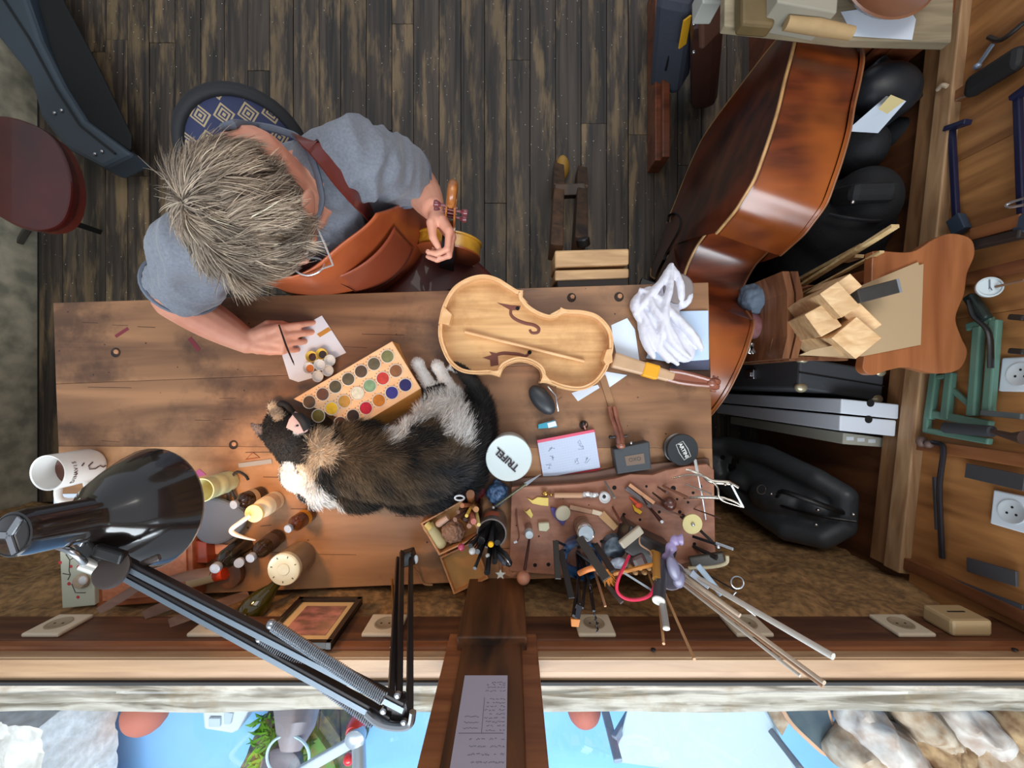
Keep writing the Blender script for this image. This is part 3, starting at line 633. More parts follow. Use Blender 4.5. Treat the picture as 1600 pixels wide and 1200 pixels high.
cq = bezier([P(a, b, .42) for a, b in ((-60, 190), (0, 183), (45, 192), (85, 215), (108, 255), (116, 300), (106, 342), (80, 360), (40, 358), (0, 338), (-60, 300))], 6)
MB().prism([(p.x, p.y) for p in cq], .405, .43).build('back_plate', plain('cello_red', (70, 18, 14), .3, coat=.3, nscale=4, c2=(44, 10, 10)), c, bevel=.006)
MB().prism([(q_.x, q_.y) for q_ in [p.lerp(P(20, 275, .42), .04) for p in cq]], .375, .405).build('ribs', plain('cello_rib', (92, 34, 26), .35, coat=.3), c)
c = thing('instrument_stand', P(110, 340, 0), 'black folding stand foot under the dark red cello', 'stand')
MB().beam(P(60, 330, .30), P(155, 362, .015), .02, .02).build('leg', BLACK, c, bevel=.003)
MB().beam(P(60, 330, .30), P(112, 270, .015), .02, .02).build('leg', BLACK, c, bevel=.003)
MB().beam(P(60, 330, .30), P(30, 380, .015), .02, .02).build('leg', BLACK, c, bevel=.003)
MB().beam(P(20, 320, .305), P(110, 320, .305), .03, .01).build('yoke', BLACK, c, bevel=.003)
# ---------------------------------------------------------------- person
SKIN = plain('skin', (222, 160, 134), .5, sub=.12, nscale=14, c2=(206, 136, 112))
SH = V(.88, .48, 0).normalized(); FW = V(.48, -.88, 0).normalized()   # shoulder axis, facing
person = thing('person', V(-.47, .44, 0), 'person in grey t-shirt and leather apron seated at the bench, head bent over the cat', 'person')
hc = V(-.402, .270, 1.08)            # head centre
hf = V(-.04, -.44, -.89).normalized() # gaze
hu = (V(.0, -.35, .93)-hf*V(.0, -.35, .93).dot(hf)).normalized(); hs = hf.cross(hu)
HR = Matrix((hs, hf, hu)).transposed()
def HL(x, y, z): return hc+HR@V(x, y, z)
nb = V(-.385, .318, 1.03)
Lsh = V(-.272, .400, .995); Lel = V(-.222, .468, .79); Lwr = V(-.168, .372, .865)
Rsh = V(-.560, .245, .995); Rel = V(-.722, .180, .850); Rwr = P(386, 534, .822)
def limb(m, a, b, r0, r1, bulge=0):
    a = Vector(a); b = Vector(b); n = 8
    m.tube([a.lerp(b, t/n) for t in range(n+1)], [(r0*(1-t/n)+r1*t/n)+bulge*math.sin(PI*t/n) for t in range(n+1)], 14)
    m.ell(a, r0, n=14, m=8); m.ell(b, r1, n=14, m=8)
def hand(m, w, f, s, fingers, thumb, scale=1.0, nails=None):
    """w wrist, f fingers dir, s thumb side; fingers = [(splay, [curl1,curl2,curl3])...] index..little"""
    f = Vector(f).normalized(); s = Vector(s); s = (s-f*s.dot(f)).normalized(); n = thumb['n']; n = Vector(n); n = (n-f*n.dot(f)-s*n.dot(s)).normalized()
    k = scale
    palm = []
    for (a, b, rr) in ((.0, 0, .021), (.02, .012, .019), (.02, -.012, .019), (.045, .02, .0155), (.045, .0, .016), (.045, -.02, .0155), (.075, .027, .0115), (.078, .009, .012), (.076, -.009, .0115), (.07, -.026, .0105)):
        palm.append((w+f*a*k+s*b*k, rr*k))
    for p, r in palm: m.ell(p, r, n=12, m=8)
    for i, j in ((0, 1), (0, 2), (1, 3), (2, 5), (0, 4), (3, 6), (4, 7), (4, 8), (5, 9), (3, 4), (4, 5), (6, 7), (7, 8), (8, 9), (1, 2)):
        m.cyl(palm[i][0], palm[j][0], palm[i][1]*.95, palm[j][1]*.95, 10)
    L = [(.040, .025, .020), (.044, .028, .021), (.040, .026, .020), (.032, .020, .018)]; R = [(.0088, .0078, .0070, .0058), (.0090, .0080, .0072, .006), (.0086, .0076, .0068, .0056), (.0076, .0066, .006, .005)]
    off = [.027, .009, -.009, -.026]; base = [.076, .080, .077, .070]; tips = []
    for i, (sp, cu) in enumerate(fingers):
        p = w+f*base[i]*k+s*off[i]*k; d = (f+s*sp).normalized(); ang = 0; pts = [p-d*.012*k]; rs = [R[i][0]*k]; pts.append(p); rs.append(R[i][0]*k)
        for q in range(3):
            ang += math.radians(cu[q]); dd = (d*math.cos(ang)+n*math.sin(ang)).normalized(); p = p+dd*L[i][q]*k; pts.append(p); rs.append(R[i][q+1]*k)
        m.tube(pts, rs, 10)
        for a, b in zip(pts, rs): m.ell(a, b*1.04, n=10, m=8)
        tips.append((pts[-1], dd, n))
    t0 = w+f*.022*k+s*.018*k; pts = [t0]+[t0+(f*a+s*b+n*c)*k for a, b, c in thumb['pts']]; rs = [.013*k, .0115*k, .0095*k, .0075*k][:len(pts)]
    m.tube(pts, rs, 10)
    for a, b in zip(pts, rs): m.ell(a, b*1.03, n=10, m=8)
    tips.append((pts[-1], (pts[-1]-pts[-2]).normalized(), n))
    return tips
b = MB()
# head: cranium, jaw, brow, nose, lips, ears
b.ell(HL(0, -.008, .02), (.076, .096, .090), HR, 24, 16); b.ell(HL(0, .045, -.045), (.056, .052, .066), HR, 20, 12); b.ell(HL(0, .070, -.09), (.030, .026, .026), HR)
b.ell(HL(0, .088, .012), (.05, .012, .012), HR); b.tube([HL(0, .093, .005), HL(0, .108, -.022), HL(0, .117, -.036)], [.008, .010, .012], 10); b.ell(HL(.011, .104, -.040), .008); b.ell(HL(-.011, .104, -.040), .008)
b.ell(HL(0, .093, -.066), (.024, .011, .007), HR); b.ell(HL(0, .091, -.076), (.020, .011, .008), HR)
for s_ in (-1, 1):
    b.ell(HL(.034*s_, .075, -.030), (.022, .022, .020), HR); b.ell(HL(.078*s_, -.012, -.012), (.008, .018, .032), HR, 14, 10); b.ell(HL(.084*s_, -.018, -.004), (.006, .020, .026), HR, 14, 10)
limb(b, nb, HL(0, -.045, -.055), .058, .054)
limb(b, V(-.405, .335, .975), nb, .074, .060); b.ell(V(-.385, .325, .995), (.066, .058, .034), Matrix((SH, -FW, V(0, 0, 1))).transposed())
# trunk (under the shirt), legs, arms
for c_, r_ in ((V(-.42, .352, .90), (.150, .085, .08)), (V(-.415, .355, .82), (.145, .10, .12)), (V(-.42, .365, .70), (.15, .11, .12)), (V(-.43, .38, .60), (.165, .12, .10))):
    R_ = Matrix((SH, -FW, V(0, 0, 1))).transposed(); b.ell(c_, r_, R_, 20, 12)
b.tube([Lsh, V(-.41, .335, .99), Rsh], [.052, .065, .052], 14)
limb(b, Lsh, Lel, .048, .040, .004); limb(b, Lel, Lwr, .042, .027, .005); limb(b, Rsh, Rel, .048, .041, .004); limb(b, Rel, Rwr, .043, .027, .006)
for hp, kn, an in ((V(-.36, .44, .565), V(-.13, .17, .56), V(-.12, .12, .09)), (V(-.50, .36, .565), V(-.38, .06, .56), V(-.37, .05, .09))):
    limb(b, hp, kn, .075, .052); limb(b, kn, an, .05, .035)
# right hand: on the bench with the brush; left hand round the violin neck
LN = V(-.140, .303, .868)
rt = hand(b, Rwr, V(.98, .08, -.10), V(.1, 1, .25), [(.05, (22, 18, 12)), (-.02, (26, 22, 14)), (-.08, (34, 26, 18)), (-.14, (40, 28, 18))], {'n': (0, 0, -1), 'pts': [(.025, .016, .012), (.052, .014, .020), (.075, .004, .022)]}, .98)
lt = hand(b, Lwr, (LN+V(.012, .0, 0)-Lwr+V(.012, -.01, 0)), V(0, 0, 1), [(.02, (38, 62, 38)), (.0, (40, 64, 40)), (-.02, (42, 66, 40)), (-.05, (46, 66, 40))], {'n': V(-.9, -.3, 0), 'pts': [(.018, .010, .022), (.046, .010, .036), (.068, .006, .038)]}, .95)
body = b.build('body', SKIN, person, remesh=.0029, relax=5)
NAIL = plain('nail', (232, 176, 160), .3, coat=.3)
for tips in (rt, lt):
    for p, d, n in tips:
        x, y, z = frame(d, -n); R_ = Matrix((x, z, y)).transposed()
        MB().ell(p-n*.0042+d*.0015, (.0042, .0055, .0016), R_, 10, 6).build('nail', NAIL, person, smooth=True)
for s_ in (-1, 1):
    e = MB().ell(HL(.032*s_, .082, -.002), .0125, n=16, m=10).build('eye', plain('eye_white', (232, 228, 222), .2), person, smooth=True)
    MB().ell(HL(.032*s_, .0915, -.005), (.0055, .004, .0055), HR).build('iris', plain('iris', (60, 70, 60), .2), e, smooth=True)
MB().ell(HL(0, .099, -.068), (.019, .008, .005), HR).ell(HL(0, .097, -.075), (.017, .008, .006), HR).build('mouth', plain('lips', (188, 104, 96), .4), person, smooth=True)
# t-shirt
SHIRT = plain('shirt_cloth', (124, 128, 138), .9, nscale=220, c2=(110, 114, 124), bump=.12, sheen=.2)
b = MB(); R_ = Matrix((SH, -FW, V(0, 0, 1))).transposed()
for c_, r_ in ((V(-.412, .345, .955), (.172, .098, .07)), (V(-.412, .345, .90), (.175, .11, .12)), (V(-.415, .355, .80), (.158, .115, .13)), (V(-.42, .365, .70), (.163, .122, .13)), (V(-.43, .38, .60), (.178, .132, .10))):
    b.ell(c_, r_, R_, 24, 14)
b.tube([Lsh, V(-.33, .375, .985), V(-.415, .335, .975), V(-.50, .285, .985), Rsh], [.062, .066, .062, .066, .062], 16)
b.ell(Lsh, .066); b.ell(Rsh, .066)
Lc = Lsh.lerp(Lel, .74); Rc = Rsh.lerp(Rel, .66)
b.tube([Lsh, Lsh.lerp(Lel, .4), Lc], [.064, .064, .064], 16, flat=1.0); b.tube([Rsh, Rsh.lerp(Rel, .4), Rc], [.064, .065, .067], 16)
sh = b.build('t_shirt', SHIRT, person, remesh=.0045, relax=8)
# folds: ridges running from the shoulders across the sleeves and back
nrm_ = [v.normal.copy() for v in sh.data.vertices]; pl = person.location.copy()
for v, q_ in zip(sh.data.vertices, nrm_):
    p = v.co+pl; wz = mnoise.noise(p*5)*.9
    q = V(p.dot(SH)*11+wz*1.2, p.dot(FW)*5+wz, p.z*9)
    f_ = 1-abs(mnoise.noise(q))*2; g_ = 1-abs(mnoise.noise(V(q.x*2.4, q.y*1.0, q.z*1.3)+V(3, 3, 3)))*2
    v.co += q_*(.014*(f_-.55)+.009*(g_-.5))
sbvh = BVHTree.FromObject(sh, bpy.context.evaluated_depsgraph_get()) if False else None
_bm = bmesh.new(); _bm.from_mesh(sh.data); bmesh.ops.translate(_bm, verts=_bm.verts, vec=pl); sbvh = BVHTree.FromBMesh(_bm)
def onshirt(px, py, off=.004):
    d = Vector(((px-800)/F, (600-py)/F, -1)).normalized(); h_ = sbvh.ray_cast(Vector((0, 0, H)), d)
    return h_[0]+h_[1]*off if h_[0] is not None else P(px, py, .95)
# collar ring
_b2 = bmesh.new(); _b2.from_mesh(body.data); bmesh.ops.translate(_b2, verts=_b2.verts, vec=pl); bbvh = BVHTree.FromBMesh(_b2)
def onbody(px, py, off=.003):
    d = Vector(((px-800)/F, (600-py)/F, -1)).normalized(); hs_ = [h_ for h_ in (sbvh.ray_cast(Vector((0, 0, H)), d), bbvh.ray_cast(Vector((0, 0, H)), d)) if h_[0] is not None]
    if not hs_: return P(px, py, 1.0)
    h_ = min(hs_, key=lambda q: q[3]); return h_[0]+h_[1]*off
col = bezier([onbody(*q) for q in ((350, 203), (372, 197), (396, 196), (422, 200), (446, 207), (466, 217), (483, 236), (494, 262), (500, 290), (500, 315), (492, 340), (480, 362))], 5)
MB().tube(col, .0062, 8, flat=.7).build('collar', plain('shirt_rib', (104, 110, 124), .9), person, smooth=True)
for c_, a, b_, r in ((Lc, Lsh, Lel, .0625), (Rc, Rsh, Rel, .0655)):
    x, y, d = frame(b_-a); MB().tube([c_+x*math.cos(t)*r+y*math.sin(t)*r for t in np.linspace(0, 2*PI, 31)[:-1]], .0038, 6, closed=True).build('sleeve_hem', MATS['shirt_rib'], person, smooth=True)
# apron bib, lap, pocket, straps
LEA = plain('apron_leather', (186, 92, 48), .42, nscale=7, c2=(148, 66, 34), bump=.06, coat=.15); LEAD = plain('apron_leather_dark', (104, 46, 36), .4, nscale=8, c2=(78, 32, 28), coat=.25)
def torso(th, z, off):   # angle from facing direction (deg), height
    t = min(max((z-.58)/(1.04-.58), 0), 1)
    c_ = V(-.43, .38, 0).lerp(V(-.412, .345, 0), t); c_.z = z
    rx = .178-.012*math.sin(PI*t)+off; ry = .130-.008*t+off
    a = math.radians(th)
    return c_+SH*math.sin(a)*rx+FW*math.cos(a)*ry
def bib(u, v):
    z = .60+.385*v; w_ = 88*(1-v)**.6*(1 if v < .5 else 1)+ 40*v
    w_ = 80 if v < .45 else 80-(v-.45)/.55*40
    th = (u*2-1)*w_
    p = torso(th, z, .020+.006*math.sin(u*9+v*5)+.012*(1-v))
    return p
ap = MB().grid(bib, 36, 28).build('apron', LEA, person, smooth=True, solid=.003)
def lap(u, v):
    s_ = (u*2-1); base = torso(s_*86, .62, .034); out = base+FW*(.26*v)+SH*(s_*.10*v); out.z = .66-.02*v-abs(s_)**2*.05-.05*v*v+.02*math.cos(s_*PI*1.5)*v
    return out
MB().grid(lap, 36, 16).build('apron_lap', LEAD, person, smooth=True, solid=.003)
def pk(u, v):
    th = -6+52*u; z = .745+.155*v-.03*u; return torso(th, z+(.012*math.sin(u*PI) if v > .9 else 0), .0262+.006*(1-v)+.008*math.sin(u*PI))
pk_o = MB().grid(pk, 14, 12).build('pocket', plain('pocket_leather', (150, 72, 46), .4, coat=.2), ap, smooth=True, solid=.003)
edge = [pk(0, v/8) for v in range(8, -1, -1)]+[pk(u/8, 0) for u in range(9)]+[pk(1, v/8) for v in range(9)]
MB().tube([p+FW*.002 for p in edge], .0014, 5).build('stitching', plain('stitch', (90, 40, 26), .5), pk_o, smooth=True)
def strap(pts, name, w=.034):
    pts = bezier(pts, 7); m = MB(); vs = []; fs = []
    for i, p in enumerate(pts):
        d = (pts[min(i+1, len(pts)-1)]-pts[max(i-1, 0)]).normalized(); out = (p-V(-.40, .34, .98)).normalized(); s_ = d.cross(out).normalized(); out = s_.cross(d)
        for a, c_ in ((-1, 0), (1, 0), (1, 1), (-1, 1)): vs.append(p+s_*a*w/2+out*(.003*c_))
    for i in range(len(pts)-1):
        for k in range(4): fs.append((i*4+k, i*4+(k+1) % 4, i*4+4+(k+1) % 4, i*4+4+k))
    fs += [(0, 1, 2, 3), tuple(range(len(vs)-4, len(vs)))]
    return m.add(vs, fs).build(name, plain('strap_leather', (108, 44, 36), .35, coat=.3), person, smooth=True)
def onsh(px, py, z): return P(px, py, z)
SP = [(577, 340), (566, 322), (550, 303), (532, 281), (514, 259), (497, 238), (482, 224), (468, 214)]
strap([onshirt(*q, .006) for q in SP], 'strap')
strap([torso(-38, .975, .012), torso(-52, 1.02, -.01)+V(0, 0, .03), V(-.50, .30, 1.065), V(-.50, .35, 1.045)], 'strap')
MB().beam(onshirt(572, 334, .011), onshirt(583, 346, .011), .040, .004).build('strap_end', LEAD, person, bevel=.002)
# trousers
TR = plain('dark_trousers', (28, 28, 34), .9)
m = MB()
for hp, kn, an in ((V(-.36, .44, .565), V(-.13, .17, .56), V(-.12, .12, .12)), (V(-.50, .36, .565), V(-.38, .06, .56), V(-.37, .05, .12))):
    limb(m, hp, kn, .085, .063); limb(m, kn, an, .063, .05)
m.ell(V(-.44, .40, .57), (.17, .14, .09), R_)
m.build('trousers', TR, person, remesh=.008, relax=5)
for an in (V(-.12, .12, .0), V(-.37, .05, .0)):
    m = MB(); m.ell(an+V(0, .01, .05), (.042, .055, .05)).ell(an+V(.03, -.07, .035), (.045, .085, .034)); m.build('shoe', plain('shoe', (40, 34, 30), .6), person, remesh=.005, relax=4)
# glasses
GLS = plain('glasses_frame', (226, 226, 228), .25, .6)
g = MB()
for s_ in (-1, 1):
    ring = [HL(.034*s_+.027*math.cos(t), .117-.004*abs(math.cos(t)), .000+.021*math.sin(t)) for t in np.linspace(0, 2*PI, 25)[:-1]]
    g.tube(ring, .0018, 6, closed=True); g.tube([HL(.060*s_, .113, .006), HL(.084*s_, .10, .008), HL(.088*s_, .05, .008), HL(.087*s_, -.01, .004)], .0018, 6)
g.tube([HL(-.008, .117, .004), HL(.008, .117, .004)], .0018, 6)
gl = g.build('glasses', GLS, person, smooth=True)
for s_ in (-1, 1): MB().lathe(HL(.034*s_, .116, 0), [(.026, 0), (.026, .001)], 20, hf).build('lens', glass('lens_glass', (245, 250, 255)), gl)
# hair
HAIRM = vcol('hair_strands', .55, sheen=.15, spec=.4)
cap = MB(); cap.ell(HL(0, -.018, .028), (.079, .095, .086), HR, 28, 18)
capo = cap.build('hair_base', plain('hair_dark', (70, 60, 54), .8), person, smooth=True)
n = 15000
d = RNG.normal(size=(n*3, 3)); d /= np.linalg.norm(d, axis=1, keepdims=True)
keep = ~((d[:, 1] > .42) & (d[:, 2] < .55)) & (d[:, 2] > -.62) & ~((d[:, 2] < -.25) & (d[:, 1] > .0))
d = d[keep][:n]; n = len(d)
Rm = np.array(HR); c0 = np.array(HL(0, -.018, .028))
rad = np.array([.079, .096, .087])
roots = c0+(d*rad)@Rm.T
nor = (d/rad); nor /= np.linalg.norm(nor, axis=1, keepdims=True); nor = nor@Rm.T
# flow away from the crown whorl (back of the head) towards face and nape
wh = np.array([.40, -.70, .60]); wh /= np.linalg.norm(wh)
fl = d-wh; 
swirl = np.cross(wh, d); fl = fl/(np.linalg.norm(fl, axis=1, keepdims=True)+1e-6)*.75+swirl*.45+np.array([-.32, .25, .0])
fl = fl-np.sum(fl*d, 1, keepdims=True)*d; fl /= np.linalg.norm(fl, axis=1, keepdims=True)+1e-6
fl = fl@Rm.T
# clumps: nearby roots share a random deflection
cl = RNG.normal(size=(260, 3)); cl /= np.linalg.norm(cl, axis=1, keepdims=True); cid = np.argmax(d@cl.T, axis=1)
cdef = RNG.normal(size=(260, 3))*.55; cshade = RNG.uniform(.55, 1.35, 260); clen = RNG.uniform(.75, 1.25, 260)
dirs = fl*1.0+nor*.26+cdef[cid]*.55+RNG.normal(size=(n, 3))*.10
dirs /= np.linalg.norm(dirs, axis=1, keepdims=True)
lens = RNG.uniform(.032, .050, n)*clen[cid]
colA = np.array(lin((176, 157, 136))[:3]); colB = np.array(lin((92, 74, 60))[:3]); t = np.clip(RNG.normal(.55, .25, n), 0, 1)[:, None]
cols = (colA*t+colB*(1-t))*cshade[cid][:, None]
cols = cols*np.where(RNG.random(n) < .16, 1.6, 1.0)[:, None]
cap_c = c0
def hb(p, k):
    r = p-cap_c; r /= np.linalg.norm(r, axis=1, keepdims=True)
    return -r*.80+np.array([0, 0, -.10])
strands('hair', roots, dirs, lens, .0018, np.clip(cols, 0, .8), HAIRM, person, segs=6, bend=hb, jitter=.12, tipcol=np.clip(cols*1.25, 0, .85))
# brush held in the right hand
t = thing('paint_brush', P(452, 545, .80), 'thin dark paint brush held in the right hand over the palette', 'brush')
MB().tube([P(436, 508, .905), P(447, 540, .85), P(458, 566, .802)], [.0016, .0022, .0016], 8).build('handle', plain('brush_handle', (38, 20, 20), .3), t, smooth=True)
MB().tube([P(457.5, 564, .806), P(460, 571, .792)], [.0018, .0004], 8).build('bristles', plain('bristle', (24, 14, 10), .7), t, smooth=True)
# chair behind the person
ch = thing('chair', V(-.52, .55, 0), 'chair with a round backrest in blue and gold diamond pattern behind the person', 'chair')
cc = P(386, 244, .80); bn = V(.30, -.60, .75).normalized(); bx = V(0, 0, 1).cross(bn).normalized(); by = bn.cross(bx); RB_ = Matrix((bx, by, bn)).transposed()
def diamond():
    m = bpy.data.materials.new('diamond_fabric'); m.use_nodes = True; nt = m.node_tree; N = nt.nodes.new; L = nt.links.new; b = nt.nodes['Principled BSDF']; b.inputs['Roughness'].default_value = .8
    tc = N('ShaderNodeTexCoord'); uvw = N('ShaderNodeAttribute'); uvw.attribute_name = 'flatpos'
    sx = N('ShaderNodeSeparateXYZ'); L(uvw.outputs['Vector'], sx.inputs[0])
    def M(op, a, b_=None, v=None):
        q = N('ShaderNodeMath'); q.operation = op
        if hasattr(a, 'links'): L(a, q.inputs[0])
        else: q.inputs[0].default_value = a
        if b_ is not None:
            if hasattr(b_, 'links'): L(b_, q.inputs[1])
            else: q.inputs[1].default_value = b_
        return q.outputs[0]
    S_ = 1/.046
    fx = M('ABSOLUTE', M('SUBTRACT', M('FRACT', M('MULTIPLY', sx.outputs[0], S_)), .5)); fy = M('ABSOLUTE', M('SUBTRACT', M('FRACT', M('MULTIPLY', sx.outputs[1], S_)), .5))
    dd = M('ADD', fx, fy); rings = M('GREATER_THAN', M('SINE', M('MULTIPLY', dd, 34.0)), -.1); inside = M('LESS_THAN', dd, .47); msk = M('MULTIPLY', rings, inside)
    mx = N('ShaderNodeMixRGB'); mx.inputs[1].default_value = lin((44, 50, 82)); mx.inputs[2].default_value = lin((168, 148, 116)); L(msk, mx.inputs[0]); L(mx.outputs[0], b.inputs['Base Color'])
    MATS['diamond_fabric'] = m; return m
pad = MB().lathe(cc, [(0, .020), (.08, .017), (.112, .008), (.120, -.005), (.0, -.006)], 40, bn).build('pad', diamond(), ch, smooth=True)
at = pad.data.attributes.new('flatpos', 'FLOAT_VECTOR', 'POINT')
Ri = RB_.transposed() @ Matrix.Rotation(.35, 3, bn)
for i, v in enumerate(pad.data.vertices):
    q = Ri@(v.co+origin(ch)-cc); at.data[i].vector = (q.x+1, q.y+1, 0)
ring = [cc+bx*math.cos(t)*.124+by*math.sin(t)*.124 for t in np.linspace(0, 2*PI, 41)[:-1]]
MB().tube(ring, .014, 10, closed=True).build('rim', plain('rim_black', (24, 24, 28), .7), ch, smooth=True)
MB().lathe(cc, [(.132, -.03), (.132, -.018), (0, -.018)], 30, bn).build('back_shell', BLACK, ch, smooth=True)
st = V(-.46, .44, .42)
MB().lathe(st, [(0, 0), (.20, 0), (.21, .02), (.205, .05), (.18, .062), (0, .066)], 32).build('seat', plain('seat_navy', (40, 46, 76), .8), ch, smooth=True)
MB().beam(st+V(-.05, .12, .02), cc-bn*.02-V(0, 0, .02), .04, .02).build('back_post', BLACK, ch, bevel=.003)
for a in range(4):
    an = PI/4+a*PI/2; MB().tube([st+V(math.cos(an)*.12, math.sin(an)*.12, .0), V(st.x+math.cos(an)*.2, st.y+math.sin(an)*.2, 0)], .014, 10).build('leg', BLACK, ch, smooth=True)
# varnished violin held upright by the neck
AX = V(.103, .027, .585).normalized(); bot = V(-.215, .345, .372)
vs_ = V(.98, -.12, -.06); vs_ = (vs_-AX*vs_.dot(AX)).normalized(); vf = vs_.cross(AX); vf = vf if vf.y < 0 else -vf   # front of the violin faces the bench
vl = thing('violin', bot, 'small honey coloured varnished violin held upright by the neck in the left hand', 'violin')
def vp(u, s_, t): return bot+AX*u+vs_*s_+vf*t
vo = [(0, 0), (.002, .03), (.015, .07), (.045, .098), (.08, .103), (.115, .094), (.135, .078), (.14, .084), (.15, .070), (.17, .058), (.195, .055), (.215, .062), (.232, .074), (.236, .068), (.25, .074), (.28, .084), (.31, .081), (.335, .064), (.352, .035), (.355, 0)]
vo = [(p.x, p.y) for p in bezier([(a, b_, 0) for a, b_ in vo], 4)]; vfull = vo+[(u, -s_) for u, s_ in vo[::-1]][1:-1]
def sol(m, pts, t0, t1, sc_=1.0):
    nn = len(pts); m.add([vp(.177+(u-.177)*sc_, s_*sc_, t0) for u, s_ in pts]+[vp(.177+(u-.177)*sc_, s_*sc_, t1) for u, s_ in pts], [tuple(range(nn))[::-1], tuple(range(nn, 2*nn))]+[(i, (i+1) % nn, nn+(i+1) % nn, nn+i) for i in range(nn)]); return m
YV = flame('violin_rib', (150, 92, 20), (206, 146, 40), (222, 168, 60), 60, 60, 4)
sol(MB(), vfull, -.016, .016, .975).build('ribs', YV, vl, smooth=True)
sol(MB(), vfull, .016, .0205).build('top_plate', plain('violin_top', (172, 88, 48), .3, coat=.5, nscale=8, c2=(140, 62, 32)), vl, bevel=.0015)
sol(MB(), vfull, -.0205, -.016).build('back_plate', YV, vl, bevel=.0015)
MB().beam(vp(.345, 0, .016), vp(.485, 0, .022), .03, .022, up=tuple(vf), w1=.024, h1=.016).build('neck', plain('neck_maple', (190, 120, 66), .4), vl, bevel=.004)
MB().beam(vp(.22, 0, .046), vp(.487, 0, .036), .042, .007, up=tuple(vf), w1=.026).build('fingerboard', plain('ebony', (42, 42, 44), .35), vl, bevel=.002)
MB().beam(vp(.487, 0, .036), vp(.491, 0, .036), .026, .008, up=tuple(vf)).build('nut', plain('bone', (226, 216, 196), .4), vl)
SC = flame('scroll_maple', (150, 84, 34), (196, 122, 60), (206, 136, 76), 50, 50, 50)
m = MB(); m.beam(vp(.488, .010, .022), vp(.555, .008, .010), .004, .026, up=tuple(vf)); m.beam(vp(.488, -.010, .022), vp(.555, -.008, .010), .004, .026, up=tuple(vf)); m.beam(vp(.488, 0, .010), vp(.555, 0, -.002), .020, .006, up=tuple(vf))
m.build('pegbox', SC, vl, bevel=.001)
sp = [vp(.555, 0, .004)]+[vp(.578+.026*(1-k/26)*math.sin(k*.42-1.2), 0, .010+.024*(1-k/26)*-math.cos(k*.42-1.2)) for k in range(24)]
MB().tube(sp, [.010]*5+[.010-.0002*k for k in range(len(sp)-5)], 10).build('scroll', SC, vl, smooth=True)
for k, (u, sd) in enumerate(((.505, 1), (.520, -1), (.535, 1), (.548, -1))):
    MB().cyl(vp(u, -sd*.013, .016), vp(u, sd*.020, .016), .0028, n=10).lathe(vp(u, sd*.020, .016), [(.003, 0), (.006, .004), (.0075, .010), (.006, .014), (0, .015)], 14, tuple(vs_*sd)).build('peg', plain('rosewood', (112, 50, 56), .3, coat=.4), vl, smooth=True)
# ---------------------------------------------------------------- cat
cat_t = thing('cat', P(600, 700, TZ), 'black and white long haired cat curled up asleep around the colour box on the bench', 'cat')
def CP(px, py, z): return P(px, py, z)
b = MB()
bd = [(478, 700, .835, .040), (505, 712, .842, .052), (540, 722, .848, .062), (580, 726, .852, .070), (620, 727, .855, .075), (660, 722, .856, .078), (695, 705, .854, .074), (718, 680, .846, .062)]
pts = bezier([CP(a, b_, z) for a, b_, z, r in bd], 4); rr = np.interp(np.linspace(0, 1, len(pts)), np.linspace(0, 1, len(bd)), [q[3] for q in bd])
for p, r in zip(pts, rr): b.ell(p, (r, r, min(r, p.z-TZ+.004)), n=16, m=10)
b.ell(CP(690, 655, .825), (.055, .060, .042)); b.ell(CP(665, 690, .85), (.06, .055, .06)); b.ell(CP(560, 690, .83), (.07, .045, .045)); b.ell(CP(735, 700, .82), (.04, .06, .038))
b.ell(CP(468, 738, .825), (.040, .045, .040)); b.ell(CP(500, 758, .825), (.055, .045, .044)); b.ell(CP(735, 735, .82), (.035, .05, .04)); b.ell(CP(750, 650, .80), (.018, .05, .02)); b.ell(CP(560, 770, .82), (.06, .04, .038)); b.ell(CP(650, 772, .82), (.08, .04, .04))
# hind legs and paws
for a in (((690, 640, .815, .026), (672, 605, .803, .017), (658, 580, .797, .0135), (653, 569, .796, .0145)), ((715, 640, .812, .026), (702, 608, .803, .018), (690, 584, .797, .0135), (684, 573, .796, .0145))):
    ps = bezier([CP(x_, y_, z_) for x_, y_, z_, r_ in a], 4); rs = list(np.interp(np.linspace(0, 1, len(ps)), np.linspace(0, 1, 4), [q[3] for q in a]))
    b.tube(ps, rs, 12); b.ell(ps[-1], .0155)
    for dx in (-5, 0, 5): b.ell(ps[-1]+V(dx*.0013, .009-abs(dx)*.0005, -.002), .0062)
# front paw beyond the head
b.tube([CP(455, 668, .80), CP(440, 645, .797), CP(430, 636, .796)], [.02, .015, .012], 12); b.ell(CP(428, 635, .796), .0135)
# head: skull, cheeks, muzzle; ears; the face rests to the upper left
hcx = CP(452, 683, .850)
b.ell(hcx, (.046, .046, .040)); b.ell(CP(437, 668, .842), (.034, .034, .030)); b.ell(CP(430, 655, .828), (.020, .022, .018)); b.ell(CP(462, 700, .84), (.044, .042, .040)); b.ell(CP(425, 672, .835), (.02, .018, .018))
def ear(base, tip, w, side):
    base = Vector(base); tip = Vector(tip); d = tip-base; x = d.cross(V(0, 0, 1)).normalized()*w; u = V(0, 0, .008)
    b.add([base-x, base+x, base+u*1.5, tip, base-u], [(0, 2, 3), (2, 1, 3), (1, 4, 3), (4, 0, 3), (0, 4, 1, 2)])
    b.tube([base, base.lerp(tip, .5), tip], [w*.9, w*.6, .003], 10, flat=.4)
ear(CP(428, 686, .856), CP(388, 660, .866), .024, 1)
b.ell(CP(465, 662, .868), (.020, .021, .014))
